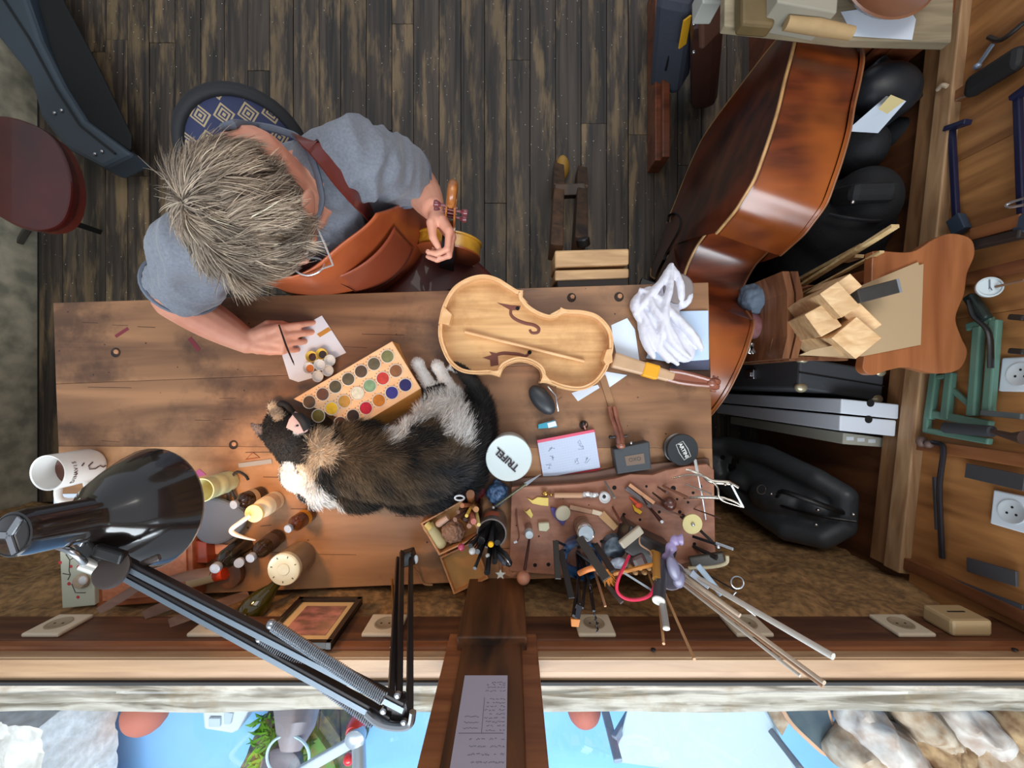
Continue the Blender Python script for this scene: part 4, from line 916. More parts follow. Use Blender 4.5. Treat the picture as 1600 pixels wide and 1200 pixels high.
# tail along the right side
tl = bezier([CP(742, 735, .80), CP(757, 690, .80), CP(756, 645, .799), CP(742, 605, .797), (CP(722, 580, .795)), CP(703, 570, .793)], 6)
b.tube(tl, list(np.interp(np.linspace(0, 1, len(tl)), [0, .6, 1], [.024, .019, .010])), 12)
CATM = vcol('cat_fur', .75, sheen=.05)
co = b.build('body', CATM, cat_t, remesh=.0042, relax=4)
BLK_ = np.array(lin((26, 24, 24))[:3]); BRN = np.array(lin((98, 80, 60))[:3]); WHT = np.array(lin((216, 212, 208))[:3]); CRM = np.array(lin((196, 176, 152))[:3]); GRY = np.array(lin((52, 60, 70))[:3])
def seg(px, py, a, b_):   # distance to a segment, in pixels
    a = np.array(a, float); b_ = np.array(b_, float); ab = b_-a; t_ = np.clip(((px-a[0])*ab[0]+(py-a[1])*ab[1])/(ab@ab), 0, 1)
    return np.hypot(px-a[0]-ab[0]*t_, py-a[1]-ab[1]*t_)
def catcol(w):
    D = H-w[:, 2]; px = 800+w[:, 0]*F/D; py = 600-w[:, 1]*F/D; z = w[:, 2]
    nz = np.array([mnoise.noise(Vector(q)*28) for q in w])*9; nz2 = np.array([mnoise.noise(Vector(q)*60+Vector((5, 5, 5))) for q in w])
    c = np.tile(BLK_, (len(w), 1))
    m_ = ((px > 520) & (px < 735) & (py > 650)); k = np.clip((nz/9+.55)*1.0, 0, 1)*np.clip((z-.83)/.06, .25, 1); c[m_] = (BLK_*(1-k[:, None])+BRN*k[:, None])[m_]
    gz = np.clip((px-640)/100, 0, 1)*np.clip((py-690)/60, 0, 1); c = c*(1-gz[:, None]*.8)+GRY*gz[:, None]*.8
    def put(mask, col): c[mask] = col
    put(seg(px, py, (512, 650), (498, 690))+nz < 15, CRM); put(seg(px, py, (520, 700), (478, 735))+nz < 13, CRM); put(seg(px, py, (530, 655), (548, 690))+nz < 9, BRN*1.3)
    put(seg(px, py, (448, 742), (515, 792))+nz < 15, WHT)
    put(seg(px, py, (655, 645), (612, 675))+nz < 16, WHT); put(seg(px, py, (690, 625), (725, 680))+nz < 22, WHT); put(seg(px, py, (640, 640), (700, 650))+nz*1.4 < 13, WHT)
    put((seg(px, py, (648, 560), (676, 606)) < 14) | (seg(px, py, (680, 560), (712, 612)) < 15), WHT)
    put(seg(px, py, (672, 612), (690, 606))+nz*.5 < 8, BLK_)
    put(seg(px, py, (648, 672), (672, 690))+nz < 12, BLK_*1.4)
    put((px > 712) & (seg(px, py, (708, 568), (740, 605)) < 11), BLK_*1.3); put((px > 738) & (py > 585), BLK_*1.3)
    put(seg(px, py, (426, 636), (434, 648)) < 10, CRM*1.1); put(seg(px, py, (463, 676), (475, 672)) < 5, WHT)
    put(seg(px, py, (402, 672), (398, 666)) < 8, np.array(lin((110, 96, 92))[:3]))
    return c
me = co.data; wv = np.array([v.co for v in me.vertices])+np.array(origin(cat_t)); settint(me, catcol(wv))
me.calc_loop_triangles(); tri = np.array([t_.vertices[:] for t_ in me.loop_triangles]); A, B_, C_ = wv[tri[:, 0]], wv[tri[:, 1]], wv[tri[:, 2]]
nrm = np.cross(B_-A, C_-A); ar = np.linalg.norm(nrm, axis=1); nrm = nrm/(ar[:, None]+1e-12)
n = 62000; w8 = ar.copy(); pick = RNG.choice(len(tri), n, p=w8/w8.sum()); r1 = np.sqrt(RNG.random(n))[:, None]; r2 = RNG.random(n)[:, None]
roots = A[pick]*(1-r1)+B_[pick]*r1*(1-r2)+C_[pick]*r1*r2; nn = nrm[pick]; kz = roots[:, 2] > TZ+.004; roots = roots[kz]; nn = nn[kz]; n = len(roots)
D = H-roots[:, 2]; px = 800+roots[:, 0]*F/D; py = 600-roots[:, 1]*F/D
flow = np.stack([np.where(px < 500, .2, .9), -.35-.5*np.clip((py-700)/60, -1, 1), -.25*np.ones(n)], 1); flow[px > 700] = (.3, .7, -.2)
flow[(py < 625) & (px > 640)] = (-.4, .9, 0)
flow = flow-np.sum(flow*nn, 1, keepdims=True)*nn; dirs = flow*.95+nn*.5+RNG.normal(size=(n, 3))*.16; dirs /= np.linalg.norm(dirs, axis=1, keepdims=True)
lens = np.full(n, .019); short = (py < 612) | (px < 478); lens[short] = .006; lens[(px > 500) & (px < 735) & (py > 640)] = .022; lens *= RNG.uniform(.7, 1.25, n)
cols = catcol(roots+RNG.normal(size=(n, 3))*np.array([.005, .005, 0]))*RNG.uniform(.6, 1.35, n)[:, None]
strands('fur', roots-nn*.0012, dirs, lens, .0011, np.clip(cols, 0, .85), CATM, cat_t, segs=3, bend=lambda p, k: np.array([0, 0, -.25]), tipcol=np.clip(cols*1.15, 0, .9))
# the near ear shows its pale inside; the far ear is dark
m = MB(); o_ = [(447, 668, .888), (452, 655, .897), (461, 643, .902), (473, 650, .896), (484, 664, .888), (480, 674, .885), (466, 678, .884)]
vs = [CP(*q) for q in o_]; c0_ = CP(466, 664, .878)
m.add(vs+[c0_], [(i, (i+1) % 7, 7) for i in range(7)]); m.build('ear', plain('ear_inner', (176, 150, 148), .7), cat_t, smooth=True, solid=.002)
m = MB(); o_ = [(458, 645, .90), (474, 645, .893), (487, 655, .888), (487, 668, .886), (477, 674, .886), (470, 660, .892)]
vs = [CP(*q)+V(0, 0, .006) for q in o_]; m.add(vs, [tuple(range(6))]); m.build('ear_tuft', plain('ear_dark', (22, 20, 22), .8), cat_t, smooth=True, solid=.003)
m = MB(); m.tube(bezier([CP(458, 645, .84), CP(449, 634, .845), CP(441, 630, .842), CP(437, 632, .835)]), [.009]*4+[.007]*30 if False else .0065, 10); m.build('paw_toe', plain('ear_dark', (22, 20, 22), .8), cat_t, smooth=True)
# ---------------------------------------------------------------- things on the bench
def top(px, py, h, z0=TZ): p = P(px, py, z0+h); return V(p.x, p.y, z0)
def poly(pts, z): return [tuple(P(a, b, z)[:2]) for a, b in pts]
def inset(pts, d):
    n = len(pts); a = np.array(pts); t = np.roll(a, -1, 0)-np.roll(a, 1, 0); t /= np.linalg.norm(t, axis=1, keepdims=True)+1e-9
    nr = np.stack([-t[:, 1], t[:, 0]], 1); area_ = 0.5*np.sum(a[:, 0]*np.roll(a[:, 1], -1)-np.roll(a[:, 0], -1)*a[:, 1])
    return [tuple(q) for q in a+nr*d*(1 if area_ > 0 else -1)]
# --- opened viola, inside up
vt = thing('open_viola', P(822, 520, TZ), 'unvarnished viola body lying open, inside up, with its neck and scroll, on the bench', 'viola')
Z4 = lambda x, y: (640+x/3.2, 400+y/3.2)
lo = [[(145, 340), (165, 250), (215, 160), (290, 110), (370, 93), (440, 110), (490, 140), (540, 170), (568, 170)], [(568, 170), (562, 200), (590, 240), (640, 275), (700, 295), (740, 285), (757, 257)],
      [(757, 257), (785, 268), (860, 272), (930, 290), (980, 330), (1010, 380), (1018, 440), (1010, 500), (985, 570), (940, 630), (880, 665), (820, 670), (750, 655), (690, 632), (652, 634)],
      [(652, 634), (665, 600), (650, 560), (600, 530), (540, 522), (480, 545), (460, 570), (448, 602)], [(448, 602), (400, 588), (320, 590), (250, 575), (195, 530), (160, 460), (145, 400), (145, 340)]]
RZ = .818; vout = []
for sgm in lo: vout += [(p.x, p.y) for p in bezier([P(*Z4(*q), RZ) for q in sgm], 5)][:-1]
SPR = wood('spruce_inside', (196, 146, 92), (226, 180, 124), 0, 5, 14, .5, .1, 0, stain=(168, 118, 70), stain_amt=.4, stain_scale=8); RIM = wood('maple_rim', (214, 162, 108), (236, 192, 142), 0, 8, 5, .4, .1, 0)
MAP = flame('maple_flamed', (190, 120, 74), (216, 152, 100), (204, 138, 90), 40, 40, 6)
MB().prism(inset(vout, -.0022), TZ+.0005, TZ+.006).build('top_plate', SPR, vt, bevel=.001)
def wall(a, b, z0, z1):
    n = len(a); m = MB(); vs = [(*p, z0) for p in a]+[(*p, z1) for p in a]+[(*p, z1) for p in b]+[(*p, z0) for p in b]
    return m.add(vs, [(k*n+i, k*n+(i+1) % n, ((k+1) % 4)*n+(i+1) % n, ((k+1) % 4)*n+i) for k in range(4) for i in range(n)])
wall(vout, inset(vout, .0022), TZ+.006, RZ).build('ribs', MAP, vt, smooth=True)
wall(inset(vout, .0022), inset(vout, .0078), RZ-.010, RZ-.0015).build('lining', RIM, vt, smooth=True)
wall(inset(vout, .0022), inset(vout, .0070), TZ+.006, TZ+.013).build('lower_lining', RIM, vt, smooth=True)
m = MB(); m.tube([(*p, RZ-.0008) for p in inset(vout, .001)], .0019, 6, closed=True); m.build('rim_edge', RIM, vt, smooth=True)
def vp4(x, y, z): return P(*Z4(x, y), z)
MB().beam(vp4(275, 380, TZ+.010), vp4(875, 528, TZ+.010), .006, .012).build('bass_bar', RIM, vt, bevel=.002)
for nm, qs in (('end_block', [(168, 250), (212, 292), (198, 345), (150, 335)]), ('neck_block', [(1010, 462), (985, 468), (968, 520), (985, 548), (1016, 530)])):
    MB().prism(poly([Z4(*q) for q in qs], RZ), TZ+.006, RZ+.001).build(nm, RIM, vt, bevel=.001)
for qs in ([(545, 182), (566, 175), (566, 205), (595, 236), (548, 205)], [(745, 268), (757, 262), (800, 280), (720, 300), (700, 292)], [(456, 592), (452, 598), (395, 578), (440, 572), (470, 548)], [(660, 628), (668, 600), (652, 560), (690, 605), (720, 640)]):
    MB().prism(poly([Z4(*q) for q in qs], RZ), TZ+.006, RZ).build('corner_block', RIM, vt, bevel=.001)
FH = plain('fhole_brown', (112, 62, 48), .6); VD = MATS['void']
for k, (spine, wing) in enumerate(([[(540, 262), (512, 262), (506, 290), (528, 315), (575, 335), (620, 345), (645, 362), (640, 382), (612, 384), (600, 368)], [(438, 234), (500, 245), (555, 250), (548, 270), (505, 272)]],
                    [[(600, 482), (580, 500), (550, 492), (510, 488), (470, 486), (440, 492), (410, 505), (395, 512)], [(365, 508), (410, 495), (398, 478), (440, 488), (445, 545), (405, 552), (402, 520)]])):
    pts = bezier([vp4(*q, TZ+.0063) for q in spine], 5)
    MB().tube(pts, [.0028+.0012*math.sin(PI*i/len(pts)) for i in range(len(pts))], 8, flat=.25).build('sound_hole', FH, vt, smooth=True)
    MB().prism(poly([Z4(*q) for q in wing], TZ+.006), TZ+.006, TZ+.0068).build('sound_hole_shadow_patch' if False else 'sound_hole_shade', FH, vt)  # dark patch standing in for the shadow at the sound hole
    MB().lathe(vp4(*spine[0], TZ+.006), [(.0048, 0), (.0046, .0012), (0, .0013)], 14).build('sound_hole_eye', VD, vt)
MB().beam(P(957, 562, TZ+.020), P(1052, 590, TZ+.018), .036, .020, w1=.024, h1=.018).build('neck', plain('neck_pale', (196, 158, 122), .45, var=.12, nscale=30), vt, bevel=.005)
MB().beam(P(1004, 576, TZ+.0205), P(1028, 583, TZ+.0200), .033, .0205).build('yellow_tape', plain('tape_yellow', (226, 158, 20), .6), vt, bevel=.004)
SCR = flame('scroll_brown', (112, 62, 46), (150, 94, 72), (136, 78, 58), 30, 30, 30)
a0 = P(1044, 586, TZ+.022); a1 = P(1108, 598, TZ+.020); x_, y_, d_ = frame(a1-a0)
m = MB()
for sgn in (-1, 1): m.tube(bezier([a0+x_*sgn*.010, a0.lerp(a1, .3)+x_*sgn*.0115, a0.lerp(a1, .7)+x_*sgn*.0095, a1+x_*sgn*.0065], 5), .0052, 8)
m.beam(a0-V(0, 0, .004), a1-V(0, 0, .004), .02, .012, w1=.014)
m.build('pegbox', SCR, vt, smooth=True)
m = MB(); m.lathe(a1+d_*.014-x_*.014+V(0, 0, -.004), [(0, 0), (.006, 0), (.012, .004), (.0125, .012), (.0105, .0135), (.0125, .015), (.0125, .023), (.006, .028), (0, .028)], 24, tuple(x_))
m.ell(a1+d_*.006, (.012, .011, .010)); m.build('scroll', SCR, vt, smooth=True)
m = MB()
for sgn in (-1, 1): m.lathe(a1+d_*.014+x_*(.0155*sgn)+V(0, 0, -.004), [(.0065, 0), (.006, .003), (0, .0035)], 14, tuple(x_*sgn))
m.build('scroll_eye', SCR, vt, smooth=True)
# --- towel, sheets, book
tag(MB().prism(poly([(1060, 486), (1107, 485), (1108, 562), (1050, 566), (1010, 560), (1030, 500)], TZ+.006), TZ+.0, TZ+.006).build('pad_of_paper', plain('paper_blue', (188, 208, 234), .7), bevel=.001), 'pale blue pad of paper under the crumpled white towel', 'paper pad')
tag(MB().prism(poly([(1050, 566), (1108, 562), (1108, 578), (1045, 578)], TZ+.004), TZ, TZ+.0045).build('slate_folder', plain('folder', (70, 74, 96), .6)), 'dark slate folder edge below the pale blue pad', 'folder')
tag(MB().prism(poly([(955, 508), (980, 497), (992, 515), (1000, 570), (965, 562), (958, 530)], TZ+.001), TZ, TZ+.0012).build('paper_sheet', PAPER), 'white sheet of paper between the viola and the towel', 'paper', 'loose papers by the viola')
tag(MB().prism(poly([(944, 580), (980, 586), (950, 607), (942, 590)], TZ+.001), TZ, TZ+.001).build('paper_sheet', PAPER), 'small triangular paper tip below the viola neck', 'paper', 'loose papers by the viola')
tag(MB().prism(poly([(893, 614), (934, 601), (937, 606), (903, 627)], TZ+.001), TZ, TZ+.001).build('paper_sheet', PAPER), 'paper corner peeping out under the lower edge of the viola', 'paper', 'loose papers by the viola')
TOW = plain('towel_white', (212, 210, 220), .95, nscale=160, bump=.25, sheen=.3)
m = MB(); zz = TZ
for c_, r_ in (((1030, 500), (.052, .048, .018)), ((1055, 530), (.048, .048, .017)), ((1015, 470), (.028, .033, .017)), ((1068, 548), (.028, .028, .015)), ((1045, 460), (.028, .033, .018))): m.ell(P(*c_, zz+.012), r_)
folds = [([(1049, 412), (1034, 440), (1010, 468), (990, 492)], .030), ([(1050, 412), (1046, 450), (1038, 490), (1048, 530), (1078, 560)], .040), ([(1052, 418), (1062, 448), (1062, 478)], .030), ([(988, 470), (1008, 500), (1030, 542), (1060, 570)], .024),
         ([(998, 452), (1030, 468), (1056, 498), (1086, 528), (1096, 548)], .034), ([(1000, 492), (1020, 530), (1046, 566)], .022), ([(1040, 480), (1072, 512), (1096, 545)], .040), ([(1074, 446), (1074, 470), (1058, 482)], .022), ([(1010, 455), (1022, 482), (1044, 512), (1070, 556)], .040), ([(998, 500), (1008, 532), (1022, 560)], .018), ([(1020, 462), (1034, 500), (1030, 545)], .034), ([(1000, 458), (992, 476), (1000, 505)], .02)]
for ps, hz in folds:
    q = bezier([P(a, b, zz+hz*(.5+.5*math.sin(PI*(i+.5)/len(ps)))) for i, (a, b) in enumerate(ps)], 5); m.tube(q, [.0035+.0062*math.sin(PI*(i+1)/(len(q)+1)) for i in range(len(q))], 10, flat=1.5)
tag(m.build('towel', TOW, remesh=.0024, relax=1, wavy=(.002, 34)), 'crumpled white towel with a peaked corner on the far right of the bench', 'towel')
tag(MB().lathe(top(1062, 450, .035), [(.034, 0), (.034, .03), (.03, .034), (0, .035)], 24).build('felt_pad', plain('taupe', (128, 116, 114), .9), smooth=True), 'taupe round pad half under the white towel', 'pad')
# --- colour box
cb_ = thing('colour_box', P(560, 610, TZ), 'pale wooden box with rows of round pigment pots, beside the cat', 'colour box')
zb0, zb1 = TZ+.045, TZ+.052
A_, B2, C2, D2 = P(612.5, 533, zb1), P(657.5, 607, zb1), P(560, 666, zb0), P(458, 623.5, zb0)
D2.z = zb1; C2.z = zb1
C2 = P(560, 666, zb1); D2 = P(458, 623.5, zb1)
BOXW = wood('box_maple', (226, 170, 122), (238, 190, 144), 0, 10, 4, .5, .1, 0); BOXY = wood('box_side', (206, 140, 66), (222, 160, 86), 0, 8, 6, .45, .1, 0)
E_ = P(607, 664, TZ); F_ = P(663, 628, TZ)
MB().hexa([V(D2.x, D2.y, TZ), P(560, 690, TZ), F_, V(A_.x, A_.y, TZ)], [D2-V(0, 0, .004), C2-V(0, 0, .004), B2-V(0, 0, .004), A_-V(0, 0, .004)]).build('body', BOXY, cb_, bevel=.002)
MB().prism([tuple(p[:2]) for p in (A_, B2, C2, D2)], zb1-.004, zb1).build('lid', BOXW, cb_, bevel=.0012)
rows = [[(752, 323, (120, 118, 74)), (682, 362, (96, 84, 62)), (615, 401, (84, 62, 46)), (548, 441, (92, 80, 58)), (481, 480, (86, 74, 50)), (415, 520, (104, 66, 50)), (346, 560, (92, 70, 54))],
        [(796, 398, (136, 86, 50)), (728, 437, (196, 58, 48)), (660, 476, (128, 158, 120)), (595, 515, (226, 216, 190)), (528, 557, (204, 144, 62)), (461, 594, (242, 182, 34)), (392, 632, (122, 102, 40))],
        [(845, 472, (36, 32, 96)), (775, 512, (52, 48, 130)), (708, 552, (196, 116, 28)), (640, 592, (188, 18, 50)), (573, 632, (44, 26, 26)), (507, 670, (84, 42, 26))]]
INK = plain('ink', (60, 44, 36), .6)
for r_ in rows:
    for x0, y0, c in r_:
        p = P(380+x0/3.333, 460+y0/3.333, zb1)
        pt = MB().lathe(p, [(.0150, .0), (.0152, .0014), (.0136, .0016), (.0134, .0003), (.0, .0002)], 24).build('pot', plain('pot_rim', (208, 196, 182), .4), cb_, smooth=True)
        MB().lathe(p+V(0, 0, .0003), [(.0134, 0), (.011, .0006), (0, .001)], 20).build('pigment', plain('pigment_%d_%d_%d' % c, c, .75, var=.25, nscale=90), pt, smooth=True)
        m = MB()
        for k in range(9):
            if k in (2, 6): continue
            a = k*.40+.9; q = p+V(math.cos(a)*.0178, math.sin(a)*.0178, .0002); m.box(q, (.0022, .0012, .0003), Matrix.Rotation(a, 3, 'Z'))
        m.build('lettering', INK, cb_)
# --- papers and flower palette
for k, (pts, lb) in enumerate((([(503, 493), (541, 551), (458, 591), (443, 560), (447, 524)], 'white paper with two brown colour strokes under the flower palette'), ([(444, 540), (470, 560), (490, 590), (466, 597), (452, 592), (441, 556)], 'lower white paper sheet beneath the flower palette'))):
    t = tag(MB().prism(poly(pts, TZ+.001), TZ+.0002*(1-k), TZ+.0015-.0006*k).build('paper_sheet', plain('paper_warm', (222, 220, 226), .7)), lb, 'paper', 'papers under the flower palette')
    if k == 0:
        MB().prism(poly([(495, 522), (513, 511), (518, 516), (500, 527)], TZ+.0015), TZ+.0015, TZ+.0018).build('colour_stroke', plain('ochre_wash', (198, 134, 54), .5), t)
        MB().prism(poly([(466, 527), (476, 518), (479, 521), (469, 531)], TZ+.0015), TZ+.0015, TZ+.0018).build('colour_stroke', plain('olive_wash', (160, 138, 86), .5), t)
pal = thing('flower_palette', P(499, 570, TZ), 'white china palette of seven round wells like a flower, three holding brown paint', 'palette')
CHN = plain('china', (222, 222, 220), .25, coat=.3)
wells = [(499, 570, None), (487, 560, (70, 34, 18)), (503, 555, (50, 28, 18)), (515, 564, None), (513, 579, None), (496, 588, None), (482, 577, (196, 104, 22))]
wells = [(499, 570, None), (486, 557, (70, 34, 18)), (502, 553, (50, 28, 18)), (515, 563, None), (512, 579, None), (496, 588, None), (482, 575, (196, 104, 22))]
for x0, y0, c in wells:
    p = top(x0, y0, .012)
    w_ = MB().lathe(p+V(0, 0, .0015), [(.004, 0), (.010, .001), (.0135, .010), (.0128, .0105), (.0095, .0035), (0, .002)], 24).build('well', CHN if c is None or c[0] > 100 else plain('china_yellow', (226, 190, 90), .3), pal, smooth=True)
    if c: MB().lathe(p+V(0, -.001, .0045), [(.0095, 0), (.0088, .0008), (0, .001)], 18).build('paint', plain('paint_%d' % c[0], c, .15, coat=.4), w_, smooth=True)
# --- small things middle right
t = thing('chin_rest', P(848, 624, TZ), 'black oval violin chin rest with a wire clamp, below the open viola', 'chin rest')
R_ = Matrix.Rotation(math.radians(-50), 3, 'Z')
MB().ell(P(847, 625, TZ+.016), (.040, .022, .016), R_, 28, 16).build('plate', plain('matt_black', (48, 50, 54), .4), t, smooth=True)
MB().tube([P(856, 604, TZ+.02), P(868, 618, TZ+.03), P(872, 642, TZ+.016)], .002, 6).tube([P(864, 612, TZ+.02), P(868, 604, TZ+.008), P(872, 618, TZ+.02)], .0012, 6).tube([P(870, 626, TZ+.02), P(878, 620, TZ+.008)], .0012, 6).build('clamp', STEEL, t, smooth=True)
t = thing('lidded_tin', top(795, 716, .088), 'white round tub with a handwritten lid reading TRIFEL', 'tub')
MB().lathe(top(795, 716, .088), [(.044, 0), (.046, .004), (.046, .072), (.048, .074), (.048, .084)], 40).build('tub', plain('tub_white', (196, 196, 190), .4), t, smooth=True)
MB().lathe(top(795, 716, .088)+V(0, 0, .074), [(.0485, 0), (.0490, .012), (.0475, .014), (.0455, .0130), (0, .0128)], 40).build('lid', plain('lid_white', (214, 226, 226), .35), t, smooth=True)
text('TRIFEL', 'lettering', .021, P(792, 718, TZ+.0890), Matrix.Rotation(math.radians(138), 3, 'Z'), plain('marker', (48, 34, 44), .6), t, bold=.0006)
t = thing('notebook', P(890, 712, TZ), 'squared note pad with a red binding and pencil scribbles', 'notebook')
MB().prism(poly([(839, 689), (929, 671), (940, 738), (850, 754)], TZ+.006), TZ, TZ+.004).build('cover', plain('pad_red', (202, 52, 66), .6), t)
MB().prism(poly([(840, 692), (929, 674), (938, 731), (849, 747)], TZ+.008), TZ+.004, TZ+.008).build('pages', plain('pad_paper', (196, 206, 228), .7), t, bevel=.0006)
MB().prism(poly([(839, 688), (928, 671), (929, 675), (840, 692.5)], TZ+.009), TZ+.004, TZ+.0092).build('binding', plain('pad_pink', (220, 90, 116), .5), t)
PEN = plain('pencil', (120, 128, 152), .6); BLU = plain('grid_line', (170, 184, 214), .7)
m = MB(); o_ = P(840, 692, TZ+.0081); ux = (P(929, 674, TZ+.0081)-o_); uy = (P(849, 747, TZ+.0081)-o_)
def npt(u, v): return o_+ux*u+uy*v
for k in range(1, 22): m.beam(npt(k/22, .01), npt(k/22, .99), .00018, .0001); 
for k in range(1, 14): m.beam(npt(.01, k/14), npt(.99, k/14), .00018, .0001)
m.build('ruling', BLU, t)
m = MB(); rr_ = random.Random(3)
for cx, cy in ((.22, .25), (.2, .5), (.12, .7), (.70, .2), (.72, .35), (.6, .72), (.8, .75)):
    pts = [npt(cx+rr_.uniform(-.06, .06), cy+rr_.uniform(-.08, .08))+V(0, 0, .0002) for _ in range(7)]; m.tube(pts, .00035, 4)
m.build('handwriting', PEN, t)
text('Aufzeichnungen', 'lettering', .009, P(896, 744.5, TZ+.0045), Matrix.Rotation(math.radians(11), 3, 'Z'), plain('dark_red_ink', (90, 20, 30), .6), t)
t = thing('scroll_box', P(988, 715, TZ), 'small dark grey box with a brown maker plate beside the note pad', 'box')
MB().prism(poly([(959, 702), (1015, 690), (1018, 733), (965, 741)], TZ+.034), TZ, TZ+.034).build('body', plain('box_graphite', (58, 62, 66), .5, bump=.1), t, bevel=.0025)
MB().prism(poly([(976, 713), (1006, 708), (1008, 724), (979, 728)], TZ+.0345), TZ+.034, TZ+.0348).build('plate', plain('plate_brown', (112, 92, 78), .5), t, bevel=.0004)
text('OXO', 'lettering', .012, P(992, 718, TZ+.0349), Matrix.Rotation(math.radians(8), 3, 'Z'), plain('plate_dark', (60, 50, 46), .5), t)
MB().ell(P(986, 692, TZ+.03), .004).build('catch', STEEL, t, smooth=True)
t = thing('carved_scroll', P(962, 665, TZ), 'small dark brown fluted pegbox with a curl leaning on the grey box', 'scroll')
m = MB()
for o2 in (-4, 4): m.tube(bezier([P(956+o2, 636, TZ+.010), P(960+o2, 655, TZ+.020), P(968+o2*.7, 678, TZ+.038), P(970+o2*.5, 694, TZ+.045)], 6), [.0055]*19, 8)
m.beam(P(957, 640, TZ+.005), P(969, 692, TZ+.036), .014, .008); m.build('pegbox', SCR, t, smooth=True)
MB().ell(P(970, 696, TZ+.044), (.010, .008, .009)).build('curl', SCR, t, smooth=True)
MB().cyl(P(956, 683, TZ+.035), P(980, 681, TZ+.038), .003).ell(P(954, 683, TZ+.034), .0045).build('peg', plain('peg_dark', (30, 20, 20), .4), t, smooth=True)
tag(MB().beam(P(941, 588, TZ+.0025), P(957, 638, TZ+.0025), .016, .004).build('maple_strip', plain('strip_tan', (158, 116, 80), .5, var=.2), bevel=.001), 'flat tan wood strip running out from under the viola to the carved scroll', 'strip')
t = thing('round_tin', top(1067, 703, .035), 'round black tin with a white framed word on its lid, near the right edge', 'tin')
MB().lathe(top(1067, 703, .035), [(.032, 0), (.033, .002), (.033, .026), (.0355, .027), (.0355, .033), (.034, .035), (0, .0345)], 36).build('body', plain('tin_black', (40, 42, 44), .3, coat=.3), t, smooth=True)
MB().tube([top(1067, 703, .035)+V(math.cos(a)*.0338, math.sin(a)*.0338, .012) for a in np.linspace(0, 2*PI, 33)[:-1]], .0015, 6, closed=True).build('silver_band', STEEL, t, smooth=True)
lw = plain('ink_white', (214, 214, 210), .5); Rz = Matrix.Rotation(math.radians(-62), 3, 'Z'); lc = P(1068, 704, TZ+.0352)
m = MB(); cor = [lc+Rz@V(a*.019, b*.0085, 0) for a, b in ((-1, -1), (0, -1.25), (1, -1), (1, 1), (0, 1.25), (-1, 1))]
m.tube(cor, .0007, 4, closed=True); m.build('frame_line', lw, t)
text('ARTINI', 'lettering', .0115, lc, Rz, lw, t, bold=.0003)
tag(MB().hexa([P(840, 664, TZ), P(866, 662, TZ), P(870, 668, TZ), P(840, 670, TZ)], [P(841, 663, TZ+.008), P(867, 656, TZ+.008), P(871, 666, TZ+.008), P(841, 670, TZ+.008)]).build('eraser', plain('eraser_blue', (60, 160, 186), .6), bevel=.001), 'small blue and white eraser above the note pad', 'eraser')
EO = bpy.data.objects['eraser']; MB().beam(P(856, 665, TZ+.0085), P(869, 661.5, TZ+.0085), .0115, .002).build('paper_sleeve', WHITE, EO)
t = thing('tuning_peg', P(912, 664, TZ), 'small dark wooden peg lying above the note pad', 'peg')
MB().ell(P(911, 661, TZ+.009), (.007, .006, .009)).build('head', plain('peg_dark', (30, 20, 20), .4), t, smooth=True)
MB().cyl(P(912, 663, TZ+.008), P(915, 672, TZ+.003), .004, .0025).build('shaft', SCR, t, smooth=True)
tag(MB().prism(poly([(372, 724), (424, 717), (425, 724), (373, 731)], TZ+.002), TZ, TZ+.002).build('plastic_ruler', plain('clear_grey', (176, 168, 160), .2, alpha=.7), bevel=.0005), 'short clear plastic ruler left of the cat', 'ruler')
m = MB(); q = [P(384, 718, TZ+.001), P(395, 707, TZ+.001), P(406, 715, TZ+.001)]; m.tube(q, .001, 5, closed=True)
tag(m.build('wire_triangle', plain('copper_wire', (150, 66, 44), .4)), 'little copper coloured wire triangle above the plastic ruler', 'wire')
# --- left side: mug, lamp shade neighbours
mg = thing('mug', top(74, 739, .095), 'white china mug with brown print, at the left edge of the bench', 'mug')
mt = top(74, 739, .095)
MB().lathe(mt, [(.026, 0), (.033, .003), (.0375, .014), (.0375, .094), (.0368, .0955), (.0345, .094), (.0345, .014), (.028, .008), (0, .007)], 40).build('cup', plain('mug_china', (232, 230, 226), .2, coat=.4), mg, smooth=True)
MB().tube(bezier([mt+V(.004, -.036, .078), mt+V(.010, -.060, .080), mt+V(.014, -.070, .052), mt+V(.012, -.058, .026), mt+V(.006, -.036, .022)], 6), .0052, 10, flat=1.5).build('handle', MATS['mug_china'], mg, smooth=True)
MB().lathe(mt+V(0, 0, .050), [(.0343, 0), (0, .0002)], 24).build('tea', plain('tea', (96, 56, 44), .1), mg)
PRN = plain('print_brown', (74, 44, 34), .5)
def onmug(ang, z, off=.0379): a = math.radians(ang); return mt+V(math.cos(a)*off, math.sin(a)*off, z)
for k, chh in enumerate('DINAVIS'):
    ang = -38+k*11; a = math.radians(ang); out = V(math.cos(a), math.sin(a), 0); R_ = Matrix((V(-out.y, out.x, 0), V(0, 0, 1), out)).transposed()
    text(chh, 'lettering', .011, onmug(ang, .074), R_, PRN, mg)
for pts in ([(18, .034), (8, .044), (-4, .042), (-6, .030), (0, .022)], [(2, .020), (-6, .012), (-2, .006)], [(20, .052), (12, .058)]):
    MB().tube([onmug(a, z+.004) for a, z in pts], .0022, 6, flat=.5).build('figure_print', PRN, mg, smooth=True)
tag(MB().prism(poly([(84, 772), (150, 771), (152, 800), (84, 800)], TZ+.001), TZ, TZ+.001).build('paper_sheet', plain('paper_white2', (214, 222, 234), .7)), 'white paper under the mug handle and the lamp', 'paper')
t = thing('pale_cup', top(318, 768, .08), 'pale green frosted plastic cup half hidden by the lamp shade', 'cup')
